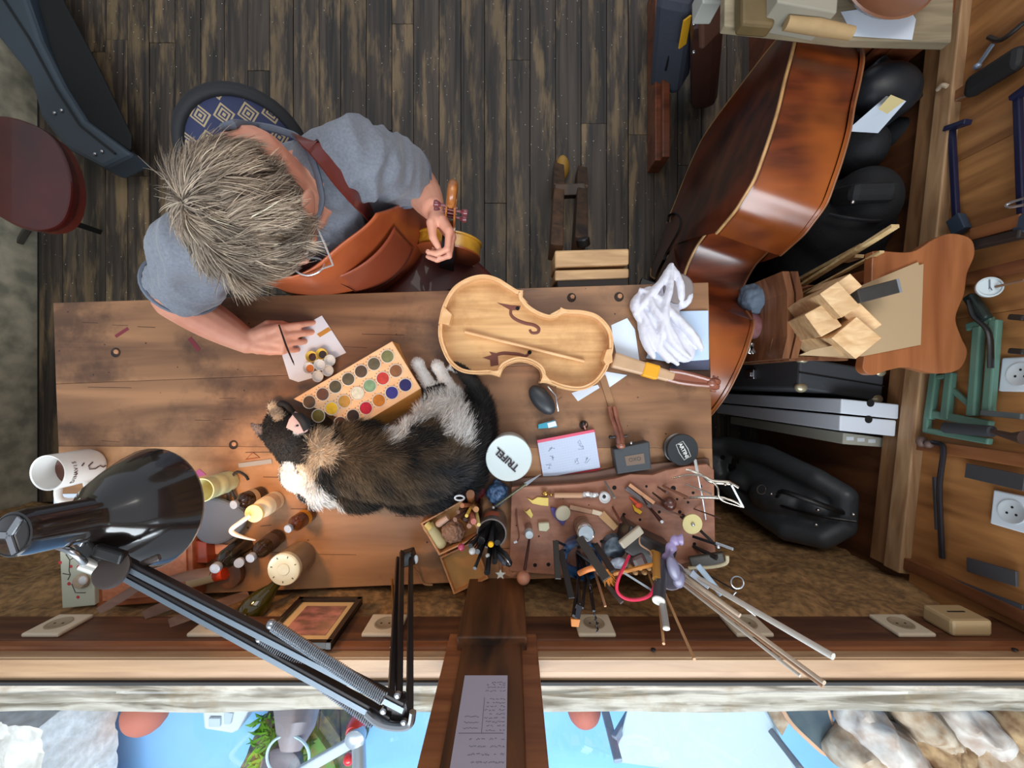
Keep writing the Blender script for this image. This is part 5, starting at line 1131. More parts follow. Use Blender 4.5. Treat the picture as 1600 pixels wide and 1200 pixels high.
MB().lathe(top(316, 766, .085), [(.020, 0), (.023, .002), (.024, .02), (.0225, .03), (.0235, .034), (.024, .055), (.0225, .06), (.024, .065), (.025, .085), (.023, .085), (.021, .01), (0, .01)], 28).build('cup', plain('cup_green', (196, 196, 150), .4, sub=.0), t, smooth=True)
tag(MB().prism([(p.x, p.y) for p in bezier([P(*q, TZ+.03) for q in ((302, 798), (322, 778), (352, 782), (382, 800), (382, 820), (368, 838), (345, 850), (318, 848), (302, 830), (302, 798))], 5)][:-1], TZ+.02, TZ+.032).build('cloth_pouch', plain('pouch_grey', (86, 90, 100), .85, bump=.3, nscale=40), bevel=.008), 'rounded dark grey cloth pouch beside the lamp shade', 'pouch')
tag(MB().tube(bezier([P(356, 790, TZ+.01), P(357, 760, TZ+.02), P(368, 738, TZ+.012), P(382, 742, TZ+.006), P(388, 750, TZ+.003)], 6), .003, 6, flat=.4).tube(bezier([P(357, 758, TZ+.02), P(366, 775, TZ+.014), P(372, 790, TZ+.01)], 5), .003, 6).build('black_strap', RUBBER, smooth=True), 'thin black strap looping over the bench next to the dark grey pouch', 'strap')
tag(MB().prism(poly([(300, 740), (312, 733), (322, 742), (305, 746)], TZ+.001), TZ, TZ+.001).build('pink_note', plain('note_pink', (152, 70, 112), .7)), 'small purple paper corner showing above the pale green cup', 'note')
tag(MB().prism(poly([(322, 846), (364, 852), (362, 866), (320, 864)], TZ+.001), TZ, TZ+.004).build('pink_card', plain('card_pink', (222, 158, 128), .7)), 'pinkish card below the dark grey cloth pouch', 'card')
# bottles: (base px, top px, radius, height, label)
def bottle(bp, tp, r, h, col, label, cap=None, band=None, bands=(.35, .6), name='bottle', lcol=(190, 178, 150), gl=True, neck=.34):
    b0 = P(*bp, TZ); kk = (H-TZ-h)/F; t0 = V((tp[0]-800)*kk, (600-tp[1])*kk, TZ+h); ax = (t0-b0); L = ax.length; ax.normalize()
    t = thing(name, b0, label, 'bottle')
    prof = [(r*.85, 0), (r, L*.03), (r, L*.60), (r*.92, L*.68), (r*.5, L*.78), (r*neck, L*.83), (r*neck, L*.90)]
    MB().lathe(b0, prof, 28, tuple(ax)).build('body', col, t, smooth=True)
    MB().lathe(b0+ax*L*.88, [(r*neck*1.25, 0), (r*neck*1.45, L*.02), (r*neck*1.45, L*.11), (r*neck*1.2, L*.12), (r*neck*.6, L*.112), (0, L*.112)], 20, tuple(ax)).build('cap', cap or plain('cap_grey', (150, 156, 168), .35), t, smooth=True)
    if band: MB().lathe(b0+ax*L*bands[0], [(r*1.012, 0), (r*1.012, L*(bands[1]-bands[0]))], 28, tuple(ax)).build('label', plain('label_%d' % lcol[0], lcol, .6), t, smooth=True)
    return t
AMB = plain('amber_glass', (92, 42, 14), .08, coat=.6, trans=.25); DBR = plain('brown_glass', (42, 26, 16), .1, coat=.5); DGN = plain('dark_glass', (28, 24, 18), .1, coat=.5)
bottle((408, 772), (364, 789), .0185, .075, DBR, 'small brown glass bottle with a cream label, nearest the plastic ruler', band=1, bands=(.28, .44), lcol=(176, 146, 110))
bottle((484, 803), (449, 827), .0175, .075, AMB, 'amber bottle with a yellow label band, on the open bench right of the wash bottle', band=1, bands=(.22, .36), lcol=(196, 124, 20))
bottle((434, 838), (390, 873), .019, .095, DBR, 'dark brown bottle with a faded label, between the wash bottle and the lidded jar', band=1, bands=(.22, .46), lcol=(78, 56, 46))
bottle((382, 850), (335, 889), .021, .105, DGN, 'tall black bottle with a grey cap, left of the faded label bottle')
bottle((395, 862), (373, 880), .010, .07, DGN, 'tiny dark vial standing between the two dark bottles', neck=.7, name='vial')
t = bottle((431, 781), (396, 803), .021, .085, plain('ldpe', (232, 206, 168), .35, sub=.0), 'white plastic wash bottle with a bent nozzle', cap=plain('ldpe_cap', (240, 206, 140), .4), band=1, bands=(.18, .42), lcol=(206, 168, 132), name='wash_bottle', neck=.62)
MB().tube(bezier([P(390, 806, TZ+.09), P(376, 816, TZ+.10), P(362, 827, TZ+.10), P(366, 834, TZ+.098), P(382, 840, TZ+.085), P(399, 844, TZ+.07)], 5), [.0048]*16+[.0046-.00035*k for k in range(10)], 10).build('nozzle', plain('nozzle', (236, 214, 200), .4), t, smooth=True)
jt = thing('lidded_jar', top(443, 890, .075), 'clear glass jar with a round cream metal lid near the bench edge', 'jar')
jb = top(443, 890, .075)
MB().lathe(jb, [(.030, 0), (.034, .004), (.035, .055), (.031, .064), (.031, .066)], 32).build('glass', plain('jar_glass', (150, 122, 96), .08, trans=.35, coat=.4), jt, smooth=True)
MB().lathe(jb+V(0, 0, .064), [(.0345, 0), (.0350, .002), (.0350, .010), (.0335, .0115), (.030, .0105), (.022, .0100), (.013, .0105), (.012, .0118), (0, .0122)], 36).build('lid', plain('lid_cream', (214, 206, 176), .3, .25), jt, smooth=True)
m = MB()
for k in range(7): a = .4+k*.85; m.box(jb+V(math.cos(a)*.027, math.sin(a)*.027, .0750), (.004, .002, .0004), Matrix.Rotation(a, 3, 'Z'))
m.build('lid_print', plain('lid_print', (90, 80, 60), .5), jt)
gb = thing('green_bottle', P(440, 900, .70), 'olive green glass bottle hanging below the lidded jar at the bench edge', 'bottle')
b0 = P(452, 893, TZ); b1 = P(392, 957, TZ+.055); ax = (b1-b0); L = ax.length
MB().lathe(b0+V(0, 0, .03), [(.008, 0), (.012, L*.25), (.024, L*.5), (.027, L*.7), (.024, L*.9), (.012, L*1.0), (0, L*1.01)], 28, tuple(ax)).build('body', plain('olive_glass', (70, 64, 16), .06, coat=.6, trans=.3), gb, smooth=True)
# box with bottles, patterned card box
t = thing('wooden_chest', P(225, 895, TZ), 'reddish wooden box with a carved pale lid under the lamp arm', 'box')
MB().prism(poly([(146, 860), (300, 838), (302, 938), (150, 950)], TZ+.04), TZ, TZ+.040).build('body', wood('chest_wood', (138, 74, 44), (172, 98, 60), 0, 6, 6, .4, .1, 0), t, bevel=.003)
MB().prism(poly([(156, 868), (290, 848), (292, 928), (160, 940)], TZ+.044), TZ+.040, TZ+.044).build('lid_panel', plain('lid_rose', (196, 120, 84), .5, bump=.5, nscale=120, var=.15), t, bevel=.001)
MB().prism(poly([(298, 843), (322, 848), (324, 880), (302, 880)], TZ+.03), TZ, TZ+.03).build('side_tray', wood('chest_red', (120, 44, 22), (150, 62, 34), 0, 6, 6, .3, .1, 0), t, bevel=.002)
t = thing('patterned_tin', P(120, 900, TZ), 'pale tin box with red berries and dark twigs, at the left corner of the bench', 'tin')
MB().prism(poly([(93, 862), (145, 852), (148, 946), (97, 951)], TZ+.05), TZ, TZ+.05).build('body', plain('tin_pale', (190, 192, 172), .45), t, bevel=.002)
m = MB()
for pts in ([(103, 866), (109, 875), (108, 892), (110, 898), (106, 906)], [(109, 875), (118, 870)], [(98, 896), (110, 898)], [(112, 912), (118, 926), (134, 926)], [(132, 860), (130, 868)]): m.tube([P(a, b, TZ+.0503) for a, b in pts], .0009, 5)
m.build('twig_print', plain('twig', (70, 58, 54), .6), t)
for a, b, r in ((111, 885, .0036), (123, 886, .0042), (94, 879, .004), (122, 933, .0036), (108, 912, .004)): MB().lathe(P(a, b, TZ+.05), [(r, 0), (r, .0004), (0, .0005)], 14).build('berry_print', plain('berry', (190, 62, 64), .6), t)
t = thing('tape_roll', P(129, 909, TZ+.05), 'small beige roll with a white centre on the patterned tin', 'tape roll')
MB().lathe(P(131, 906, TZ+.05), [(.014, 0), (.016, .004), (.013, .012), (.010, .013), (0, .012)], 24).build('roll', plain('knob_beige', (176, 156, 132), .4), t, smooth=True); MB().ell(P(130, 907, TZ+.061), (.010, .010, .005)).build('core', plain('knob_white', (206, 204, 202), .3), t, smooth=True)
t = thing('red_cap_bottle', P(360, 905, TZ), 'cream bottle with an orange red ring lying by the dark bottles', 'bottle')
MB().tube([P(300, 905, TZ+.03), P(338, 898, TZ+.03)], [.018, .014], 20).build('body', plain('cream', (224, 190, 140), .5), t, smooth=True)
MB().tube([P(338, 898, TZ+.03), P(352, 895, TZ+.03)], [.0145, .0145], 20).build('ring', plain('orange_red', (222, 70, 30), .4), t, smooth=True)
tag(MB().lathe(P(362, 893, TZ), [(.032, 0), (.034, .004), (.032, .016), (.02, .02), (0, .02)], 28).build('wooden_disc', plain('disc_brown', (140, 92, 66), .5, var=.2), smooth=True), 'brown wooden disc beside the orange ringed bottle', 'disc')
# ---------------------------------------------------------------- desk lamp
lampt = thing('desk_lamp', P(640, 868, TZ), 'black articulated desk lamp with silver springs clamped to the bench edge, lit', 'lamp')
ENA = plain('black_enamel', (34, 28, 26), .16, coat=.7, spec=.6)
lt_ = P(16, 836, 1.252); lm = P(232, 794, 1.085); la = (lm-lt_); LL = la.length; la.normalize()
MB().lathe(lt_, [(.022, 0), (.026, .002), (.028, .012), (.029, LL*.44), (.034, LL*.50), (.054, LL*.60), (.072, LL*.76), (.088, LL*.93), (.0925, LL), (.0905, LL), (.086, LL*.93), (.070, LL*.76), (.050, LL*.60), (.028, LL*.50)], 48, tuple(la)).build('shade', ENA, lampt, smooth=True)
MB().lathe(lt_+la*.001, [(.0, -.0005), (.024, -.001), (.024, .0)], 28, tuple(la)).build('vent', plain('vent_black', (12, 12, 12), .5), lampt)
vx, vy, _ = frame(la)
m = MB()
for a in (0, 2.1, 4.2): m.beam(lt_-la*.0015, lt_-la*.0015+(vx*math.cos(a)+vy*math.sin(a))*.023, .007, .002, up=tuple(la))
m.build('vent_spokes', STEEL, lampt)
MB().tube([lm+vx*math.cos(t)*.0918+vy*math.sin(t)*.0918 for t in np.linspace(0, 2*PI, 49)[:-1]], .0013, 6, closed=True).build('rim', plain('rim_brown', (120, 100, 84), .3, .6), lampt, smooth=True)
MB().ell(lt_+la*(LL*.66), (.028, .028, .034)).build('bulb', plain('bulb', (255, 176, 92), .3, emit=3.0), lampt, smooth=True)
ld = bpy.data.lights.new('bulb_light', 'SPOT'); ld.energy = 4.9; ld.color = (1.0, .54, .22); ld.spot_size = math.radians(132); ld.spot_blend = .55; ld.shadow_soft_size = .03
lo_ = bpy.data.objects.new('bulb_light', ld); COL.objects.link(lo_); lo_.location = lm-la*.028; lo_.rotation_euler = (la+V(.50, -.05, 0)).to_track_quat('-Z', 'Y').to_euler()
J = P(150, 858, 1.165); E = P(625, 1112, 1.20)
ARM = plain('arm_grey', (122, 132, 142), .3, .7); ARMD = plain('arm_dark', (46, 40, 40), .35, .5)
E = V((625-800)/F*.50, (600-1112)/F*.50, 1.23)
if True:
    up_ = V(0, 0, 1); dz = V(0, 0, .0)
    a1, b1 = P(140, 848, 1.165), P(632, 1100, 1.225); a2, b2 = P(190, 892, 1.155), P(610, 1122, 1.222)
    for k, (a, b) in enumerate(((a1, b1), (a2, b2))):
        MB().beam(a, b, .0105, .010).build('upper_bar', ARMD, lampt, bevel=.001)
        MB().beam(a+V(0, -.004, .004), b+V(0, -.004, .004), .007, .005).build('bar_edge', ARM, lampt)
    for k, (c_, d__) in enumerate(((P(428, 978, 1.215), P(600, 1092, 1.24)), (P(410, 1000, 1.190), P(585, 1130, 1.215)))):
        n_ = 62; x_, y_, d_ = frame(d__-c_); ln = (d__-c_).length
        MB().tube([c_+d_*(ln*i/(n_*8))+x_*math.cos(i*PI/4)*.0062+y_*math.sin(i*PI/4)*.0062 for i in range(n_*8)], .0011, 5).build('spring', STEEL, lampt, smooth=True)
        MB().ell(c_-d_*.004, (.006, .006, .006)).build('spring_pin', STEEL, lampt, smooth=True)
    for dx, px in ((0, 614), (1, 627), (2, 640)):
        t_ = P(px-4, 1108, 1.20) if dx < 2 else P(640, 1112, 1.21); b_ = P((622, 628, 642)[dx], (872, 862, 870)[dx], .835)
        MB().beam(b_, t_, .0075, .0085).build('lower_bar', ARMD, lampt, bevel=.001)
    MB().tube([P(613, 905, .84), P(615, 1000, .98)], .0024, 8).tube([P(618, 890, .85), P(621, 980, .98)], .002, 8).build('brass_rod', BRASS, lampt, smooth=True)
    MB().tube([P(621, 975, .99), P(612, 1012, 1.02)], .003, 8).build('rod_tip', WHITE, lampt, smooth=True)
    MB().hexa([P(a, b, 1.205) for a, b in ((600, 1094), (634, 1078), (644, 1130), (632, 1138), (590, 1122))], [P(a, b, 1.222) for a, b in ((600, 1094), (634, 1078), (644, 1130), (632, 1138), (590, 1122))]).build('elbow_plate', ARMD, lampt, bevel=.003)
    MB().tube(bezier([P(572, 1114, 1.226), P(592, 1130, 1.228), P(620, 1136, 1.228), P(640, 1132, 1.228), P(645, 1112, 1.228)], 5), .0045, 8).build('elbow_bracket', STEEL, lampt, smooth=True)
    for a in ((632, 1126), (600, 1108), (622, 1084)): MB().lathe(P(*a, 1.226), [(.004, 0), (.004, .004), (.002, .005), (0, .005)], 12).build('bolt', STEEL, lampt)
    jm = MB(); jm.beam(P(128, 838, 1.175), P(158, 880, 1.175), .022, .014).beam(P(150, 858, 1.18), P(195, 872, 1.18), .016, .012).beam(P(150, 885, 1.17), P(170, 862, 1.17), .02, .012)
    jm.build('head_joint', plain('joint_black', (22, 20, 20), .4), lampt, bevel=.003)
    MB().tube(bezier([P(66, 850, 1.19), P(95, 855, 1.20), P(118, 866, 1.20), P(136, 884, 1.185)], 6), .0042, 10).build('head_rod', STEEL, lampt, smooth=True)
    MB().cyl(P(130, 880, 1.185), P(152, 888, 1.18), .009).build('rod_collar', plain('satin', (206, 204, 196), .3, .6), lampt, smooth=True)
    MB().lathe(P(178, 890, 1.18), [(.022, 0), (.024, .002), (.024, .005), (.02, .007), (0, .0075)], 28, (.0, .45, 1)).build('wing_knob', plain('knob_brown', (54, 42, 38), .5), lampt, smooth=True)
    MB().beam(P(212, 886, 1.17), P(250, 870, 1.175), .010, .006).build('wing_nut', plain('knob_brown', (54, 42, 38), .5), lampt, bevel=.003)
    MB().beam(P(122, 850, 1.185), P(140, 818, 1.19), .012, .004).build('head_plate', STEEL, lampt, bevel=.001)
    cl = MB(); cl.beam(P(630, 873, TZ+.05), P(648, 868, TZ+.05), .03, .03).cyl(P(640, 872, TZ-.03), P(640, 872, TZ+.06), .012); cl.build('clamp', BLACK, lampt, bevel=.003)
    MB().ell(P(650, 874, TZ+.055), (.005, .010, .004)).build('clamp_screw', WHITE, lampt, smooth=True)
tag(MB().tube(bezier([P(646, 885, TZ+.01), P(655, 898, TZ+.004), P(662, 912, TZ+.004), P(676, 914, TZ+.004)], 5), .0022, 6).build('cable', plain('cable', (150, 110, 80), .5), smooth=True), 'thin pale cable curling from the lamp clamp over the bench edge', 'cable')
# flat brown blades leaning around the lamp arm
SPT = wood('blade_wood', (92, 66, 54), (128, 98, 82), 0, 8, 5, .5, .1, .1)
for pts, lb in (([(232, 905, .835), (195, 930, .86), (153, 955, .895)], 'leftmost flat brown blade leaning over the reddish box'), ([(308, 938, .82), (265, 945, .85), (224, 962, .885)], 'leaf shaped flat brown blade below the lamp arm'), ([(330, 893, .85), (292, 900, .855), (256, 909, .86)], 'short broad flat brown blade behind the dark bottles'), ([(388, 928, .84), (330, 948, .89), (264, 974, .94)], 'longest flat brown blade, crossing both lamp bars')):
    m = MB(); q = bezier([P(*p) for p in pts], 5); n_ = len(q); m.tube(q, [(.008+.006*math.sin(PI*(.12+.8*i/n_))) for i in range(n_)], 10, flat=.16, up=(0, 1, .6))
    tag(m.build('brown_blade', SPT, smooth=True), lb, 'spatula', 'flat brown blades by the lamp')
# sockets on the dark rail
SOC = plain('socket_cream', (204, 190, 166), .4)
FY = -.484
def rail_x(px, z): return (px-800)/F*(H-z)
names = ((92, 'cream wall socket farthest left under the left window'), (340, 'wall socket with a round plug behind the lamp bars'), (602, 'wall socket right of the framed picture'), (928, 'white wall socket just right of the middle post'), (1165, 'wall socket behind the long pale rods'), (1408, 'wall socket at the right end of the dark rail'))
for px, lb in names:
    t = thing('wall_socket', V(rail_x(px, .915), FY, .88), 'flat '+lb if False else lb, 'socket', 'wall sockets on the dark rail'); x_ = rail_x(px, .915)
    MB().box((x_, FY+.004, .915), (.072, .008, .068)).build('plate', SOC, t, bevel=.003)
    o = MB().lathe((x_, FY+.008, .915), [(.021, 0), (.021, .0012), (.0185, .0014), (.017, .0002), (0, .0001)], 28, (0, 1, 0)).build('well', plain('socket_well', (150, 134, 110), .5), t, smooth=True)
    for dx in (-.008, .008): MB().lathe((x_+dx, FY+.0083, .915), [(.0022, 0), (0, .0006)], 10, (0, 1, 0)).build('pin_hole', VD, o)
t = thing('round_plug', V(rail_x(338, .915), FY, .90), 'cream round plug in the socket behind the lamp bars', 'plug')
MB().lathe((rail_x(340, .915)+.005, FY+.0095, .918), [(.019, 0), (.019, .018), (.015, .022), (0, .022)], 20, (0, 1, 0)).build('body', plain('plug_cream', (226, 206, 170), .4), t, smooth=True)
t = thing('switch_box', V(rail_x(1490, .915), FY, .88), 'thick beige surface box with a slot, last on the rail before the tool wall', 'switch')
xs = rail_x(1492, .915)
MB().box((xs, FY+.016, .917), (.078, .032, .06)).build('housing', plain('switch_beige', (176, 150, 110), .45), t, bevel=.006); MB().box((xs, FY+.0325, .917), (.034, .001, .003)).build('slot', VD, t)
# framed picture
t = thing('picture_frame', V(-.395, FY, .83), 'small dark framed picture with a cream mount, hung under the left window', 'picture')
x0, x1, z0, z1 = -.468, -.330, .825, .985
m = MB()
for a in (((x0+x1)/2, FY+.007, z0+.005, x1-x0, .010), ((x0+x1)/2, FY+.007, z1-.005, x1-x0, .010)): m.box((a[0], a[1], a[2]), (a[3], .014, a[4]))
for xx in (x0+.005, x1-.005): m.box((xx, FY+.007, (z0+z1)/2), (.010, .014, z1-z0))
m.build('frame', plain('frame_dark', (34, 24, 20), .35), t, bevel=.001)
MB().box(((x0+x1)/2, FY+.004, (z0+z1)/2), (x1-x0-.018, .006, z1-z0-.018)).build('mount', plain('mount_cream', (206, 172, 122), .6), t)
MB().box(((x0+x1)/2+.002, FY+.0074, (z0+z1)/2-.003), (x1-x0-.052, .001, z1-z0-.058)).build('print', flame('print_art', (120, 84, 74), (190, 122, 112), (212, 164, 116), 30, 30, 50), t)
# written sheet on the post
t = thing('paper_list', V(-.041, -.465, 1.08), 'tall squared paper with handwritten columns pinned to the post between the windows', 'paper')
MB().box((-.041, -.4635, 1.20), (.068, .0008, .242)).build('sheet', plain('list_paper', (176, 170, 186), .7), t)
m = MB(); rr_ = random.Random(5); PY = -.4628
m.box((-.041, PY, 1.187), (.060, .0002, .0006)); m.box((-.0405, PY, 1.156), (.0006, .0002, .062))
for z_ in [1.095, 1.100, 1.105, 1.112]+[1.128+.0068*k for k in range(9)]+[1.196+.011*k for k in range(12)]:
    xs_ = -.010
    while xs_ > (-.036 if z_ < 1.187 else -.056):
        w_ = rr_.uniform(.002, .005); m.tube([V(xs_-w_*i/4, PY, z_+rr_.uniform(-.0016, .0016)) for i in range(5)], .00028, 3); xs_ -= w_+rr_.choice((.0008, .002, .006))
for z_ in (1.160, 1.170, 1.179):
    m.tube([V(-.046-.02*i/12, PY, z_+rr_.uniform(-.0014, .0014)) for i in range(13)], .00028, 3)
m.build('handwriting', plain('ink_blue', (92, 90, 118), .6), t)
# ---------------------------------------------------------------- open wooden box with lid, jar of brushes, tool can
t = thing('hinged_box', P(705, 830, TZ), 'open hinged wooden box with a gouged lump and two pale plugs inside', 'box')
BXW = wood('cigar_box', (176, 116, 70), (208, 150, 98), 0, 8, 5, .5, .1, 0); BXI = plain('box_inner', (196, 146, 84), .6, var=.15)
def tray(quad, z0, h, wd, parent, name):
    q = [P(a, b, z0+h) for a, b in quad]; q = [V(p.x, p.y, z0) for p in q]; c_ = sum(q, V(0, 0, 0))/4
    MB().prism([(p.x, p.y) for p in q], z0, z0+.003).build(name+'_floor', BXI, parent)
    for i in range(4):
        a, b = q[i], q[(i+1) % 4]; ia = a+(c_-a).normalized()*wd*1.3; ib = b+(c_-b).normalized()*wd*1.3
        MB().hexa([a, b, ib, ia], [p+V(0, 0, h) for p in (a, b, ib, ia)]).build(name+'_side', BXW, parent)
tray([(657, 818), (722, 782), (754, 836), (686, 868)], TZ, .035, .004, t, 'base')
tray([(687, 871), (742, 845), (763, 904), (709, 929)], TZ, .016, .004, t, 'lid')
t2 = thing('pale_plug', P(677, 830, TZ), 'long pale cream plug in the open wooden box', 'plug')
MB().tube([P(668, 820, TZ+.02), P(688, 848, TZ+.02)], [.013, .014], 16).ell(P(688, 848, TZ+.02), .014).build('body', plain('plug_pale', (206, 196, 148), .5), t2, smooth=True); MB().cyl(P(666, 818, TZ+.028), P(674, 826, TZ+.030), .008).build('tip', plain('plug_yellow', (222, 198, 120), .5), t2, smooth=True)
tag(MB().tube([P(686, 818, TZ+.03), P(700, 808, TZ+.032)], [.008, .007], 14).ell(P(686, 818, TZ+.03), .008).build('cork', plain('cork_pink', (206, 168, 146), .5), smooth=True), 'small pinkish cork in the open wooden box', 'cork')
tag(MB().ell(P(708, 830, TZ+.02), (.026, .026, .020)).build('rough_lump', plain('lump', (168, 128, 104), .9, bump=1, nscale=180, var=.4), remesh=.002, wavy=(.004, 130)), 'round rough brown lump scored with lines in the open wooden box', 'lump')
jr = thing('brush_jar', top(735, 800, .07), 'clear glass jar crammed with brown and pink brush handles', 'jar')
MB().lathe(top(735, 800, .07), [(.020, 0), (.024, .003), (.026, .068), (.0245, .068), (.022, .006), (0, .005)], 28).build('glass', glass('jar_clear', (226, 214, 206), .03, .8), jr, smooth=True)
j0 = top(735, 800, .07)+V(0, 0, .006)
for k, (px, py, z, r, c, lb) in enumerate(((735, 772, .105, .009, (128, 80, 44), 'broad brown brush handle, upper middle of the glass jar'), (722, 790, .10, .005, (176, 116, 84), 'tan stick at the left of the glass jar'), (727, 812, .12, .0045, (60, 36, 30), 'dark stick in the glass jar'), (740, 815, .13, .006, (188, 112, 100), 'salmon pink stick in the glass jar'), (729, 806, .12, .0035, (226, 196, 90), 'thin yellow stick in the glass jar'), (716, 800, .10, .004, (120, 88, 74), 'brown stick at the far left of the glass jar'), (744, 796, .10, .006, (206, 152, 104), 'pale end of a stick at the right of the glass jar'), (733, 822, .13, .005, (150, 106, 84), 'brown stick lowest in the glass jar'), (748, 820, .13, .004, (214, 190, 120), 'short yellowish stick in the glass jar'), (711, 812, .09, .005, (136, 96, 82), 'stubby brown stick leaning out left of the jar'))):
    tag(MB().tube([j0+V(rr_.uniform(-.01, .01), rr_.uniform(-.01, .01), 0), P(px, py, TZ+z)], [r*.8, r], 10).build('brush', plain('stick_%d' % k, c, .5)), lb, 'brush', 'brushes in the glass jar')
tag(MB().tube([P(718, 778, TZ+.085)+V(math.cos(a)*.010, math.sin(a)*.006, .003*math.sin(a)) for a in np.linspace(0, 2*PI, 17)[:-1]], .002, 6, closed=True).build('white_ring', WHITE, smooth=True), 'small white ring at the edge of the glass jar', 'ring')
tag(MB().lathe(P(742, 762, TZ), [(.020, 0), (.025, .004), (.025, .028), (.018, .036), (0, .037)], 28).build('red_bowl', plain('dark_red', (112, 30, 30), .15, coat=.6), smooth=True), 'small glossy dark red pot between the cat and the glass jar', 'pot')
cn = thing('tool_can', top(768, 832, .08), 'metal can with a label, holding pliers and markers', 'can')
cb0 = top(768, 834, .085)
MB().lathe(cb0, [(.030, 0), (.031, .002), (.031, .083), (.032, .085), (.029, .085), (.029, .004), (0, .003)], 32).build('can', plain('can_metal', (150, 140, 136), .3, .6), cn, smooth=True)
m = MB(); a_ = np.linspace(math.radians(60), math.radians(125), 9)
m.add([cb0+V(math.cos(a)*.0313, math.sin(a)*.0313, z) for z in (.03, .06) for a in a_], [(i, i+1, 10+i, 9+i) for i in range(8)]); m.build('label', plain('can_label', (176, 92, 62), .5), cn, smooth=True)
def held(name, base, pts, rs, mt_, lb, cat, group=None, flat=1.0):
    o = MB().tube([base]+[P(a, b, z) for a, b, z in pts], rs, 10, flat=flat).build(name, mt_, smooth=True); return tag(o, lb, cat, group)
cb1 = cb0+V(0, 0, .006)
BKG = 'tools in the metal can'
held('marker_pen', cb1, [(767, 850, TZ+.14)], [.005, .0055], plain('marker_yellow', (40, 40, 44), .4), 'dark marker with a yellow end standing in the metal can', 'marker', BKG)
MB().lathe(P(767, 850, TZ+.14), [(.0058, 0), (.0058, .003), (.005, .005), (0, .005)], 16).build('yellow_end', plain('yellow', (240, 184, 10), .4), bpy.data.objects['marker_pen'], smooth=True)
for k, (pts, r, lb) in enumerate(((((773, 878, TZ+.15),), .006, 'dark marker with a silver end low in the metal can'), (((742, 888, TZ+.17),), .0035, 'flat dark file pointing to the hinged lid'), (((761, 895, TZ+.17),), .006, 'long black handle hanging lowest from the can'), (((735, 853, TZ+.14),), .005, 'dark grey handle at the left of the can'), (((752, 845, TZ+.12),), .008, 'thick black grip in the middle of the can'), (((746, 862, TZ+.14),), .0055, 'black grip left of the long black handle'), (((777, 848, TZ+.12),), .006, 'black tube with a white dot in the can'))):
    held('hand_tool', cb1, pts, [r*.7, r], BLACK if k != 1 else DARKST, lb, 'tool', BKG)
pl_ = thing('pliers', cb1, 'pliers with black and silver edged grips leaning right out of the can', 'pliers')
MB().tube(bezier([cb1, P(777, 853, TZ+.10), P(788, 866, TZ+.13), P(797, 884, TZ+.15)], 5), [.003]*5+[.006]*5+[.007]*5+[.004], 10).build('handle', BLACK, pl_, smooth=True)
MB().tube(bezier([cb1, P(774, 858, TZ+.10), P(780, 870, TZ+.13), P(790, 882, TZ+.15)], 5), [.002]*5+[.004]*5+[.005]*5+[.003], 10).build('handle', plain('grip_grey', (70, 76, 88), .4), pl_, smooth=True)
MB().tube(bezier([P(776, 861, TZ+.12), P(783, 866, TZ+.135), P(792, 875, TZ+.152), P(797, 883, TZ+.155)], 4), .0012, 5).build('edge', STEEL, pl_, smooth=True)
for (px, py, z, lb, c) in ((721, 855, TZ+.15, 'pink round ended crochet needle beside the can', (176, 66, 92)), (738, 861, TZ+.14, 'white clasp with a ring beside the can', (210, 210, 210)), (762, 868, TZ+.13, 'small silver ended stick in the can', (200, 200, 196))):
    t = thing('beaded_stick', cb1, lb, 'stick'); MB().cyl(cb1, P(px, py, z), .0016, n=8).build('shaft', DARKST, t, smooth=True); MB().ell(P(px, py, z), .007 if c[0] != 200 else .0045).build('bead', plain('bead_%d' % c[1], c, .3, coat=.4), t, smooth=True)
t = thing('star_pick', P(782, 897, TZ+.15), 'little silver star on a stick below the metal can', 'star')
sc_ = P(782, 897, TZ+.15); st_ = []
for k in range(10): r = .0105 if k % 2 == 0 else .0045; a = k*PI/5+.3; st_.append((sc_.x+math.cos(a)*r, sc_.y+math.sin(a)*r))
MB().prism(st_, sc_.z, sc_.z+.002).build('star', plain('star_silver', (206, 204, 190), .3, .5), t); MB().cyl(sc_+V(0, .004, 0), cb1+V(.004, -.01, .05), .0009, n=6).build('shaft', STEEL, t)
# blue sweets bag, scalpel
tag(MB().hexa([P(a, b, TZ) for a, b in ((757, 770), (775, 748), (794, 760), (792, 780), (774, 794))], [P(a, b, TZ+.018) for a, b in ((758, 770), (775, 749), (793, 761), (791, 779), (775, 792))]).ell(P(775, 770, TZ+.02), (.022, .022, .012)).build('blue_wrapper', plain('blue_foil', (86, 122, 164), .4, c2=(46, 66, 100), nscale=70, bump=.8), remesh=.0022, relax=1, wavy=(.004, 110)), 'crumpled blue wrapper bag between the tub and the scalpel', 'wrapper')
t = thing('scalpel', P(810, 768, TZ+.02), 'knurled silver scalpel lying across the blue wrapper', 'scalpel')
a, b, c_ = P(771, 793, TZ+.032), P(822, 756, TZ+.034), P(845, 741, TZ+.032)
MB().tube([a, a.lerp(b, .1), a.lerp(b, .9), b], [.002, .0028, .003, .0025], 10).build('handle', plain('knurled', (140, 136, 110), .45, .7, var=.5, nscale=500), t, smooth=True)
MB().beam(a.lerp(b, .97), c_, .009, .0012, w1=.001).build('blade', STEEL, t); MB().ell(a, .0032).build('end', WHITE, t, smooth=True)
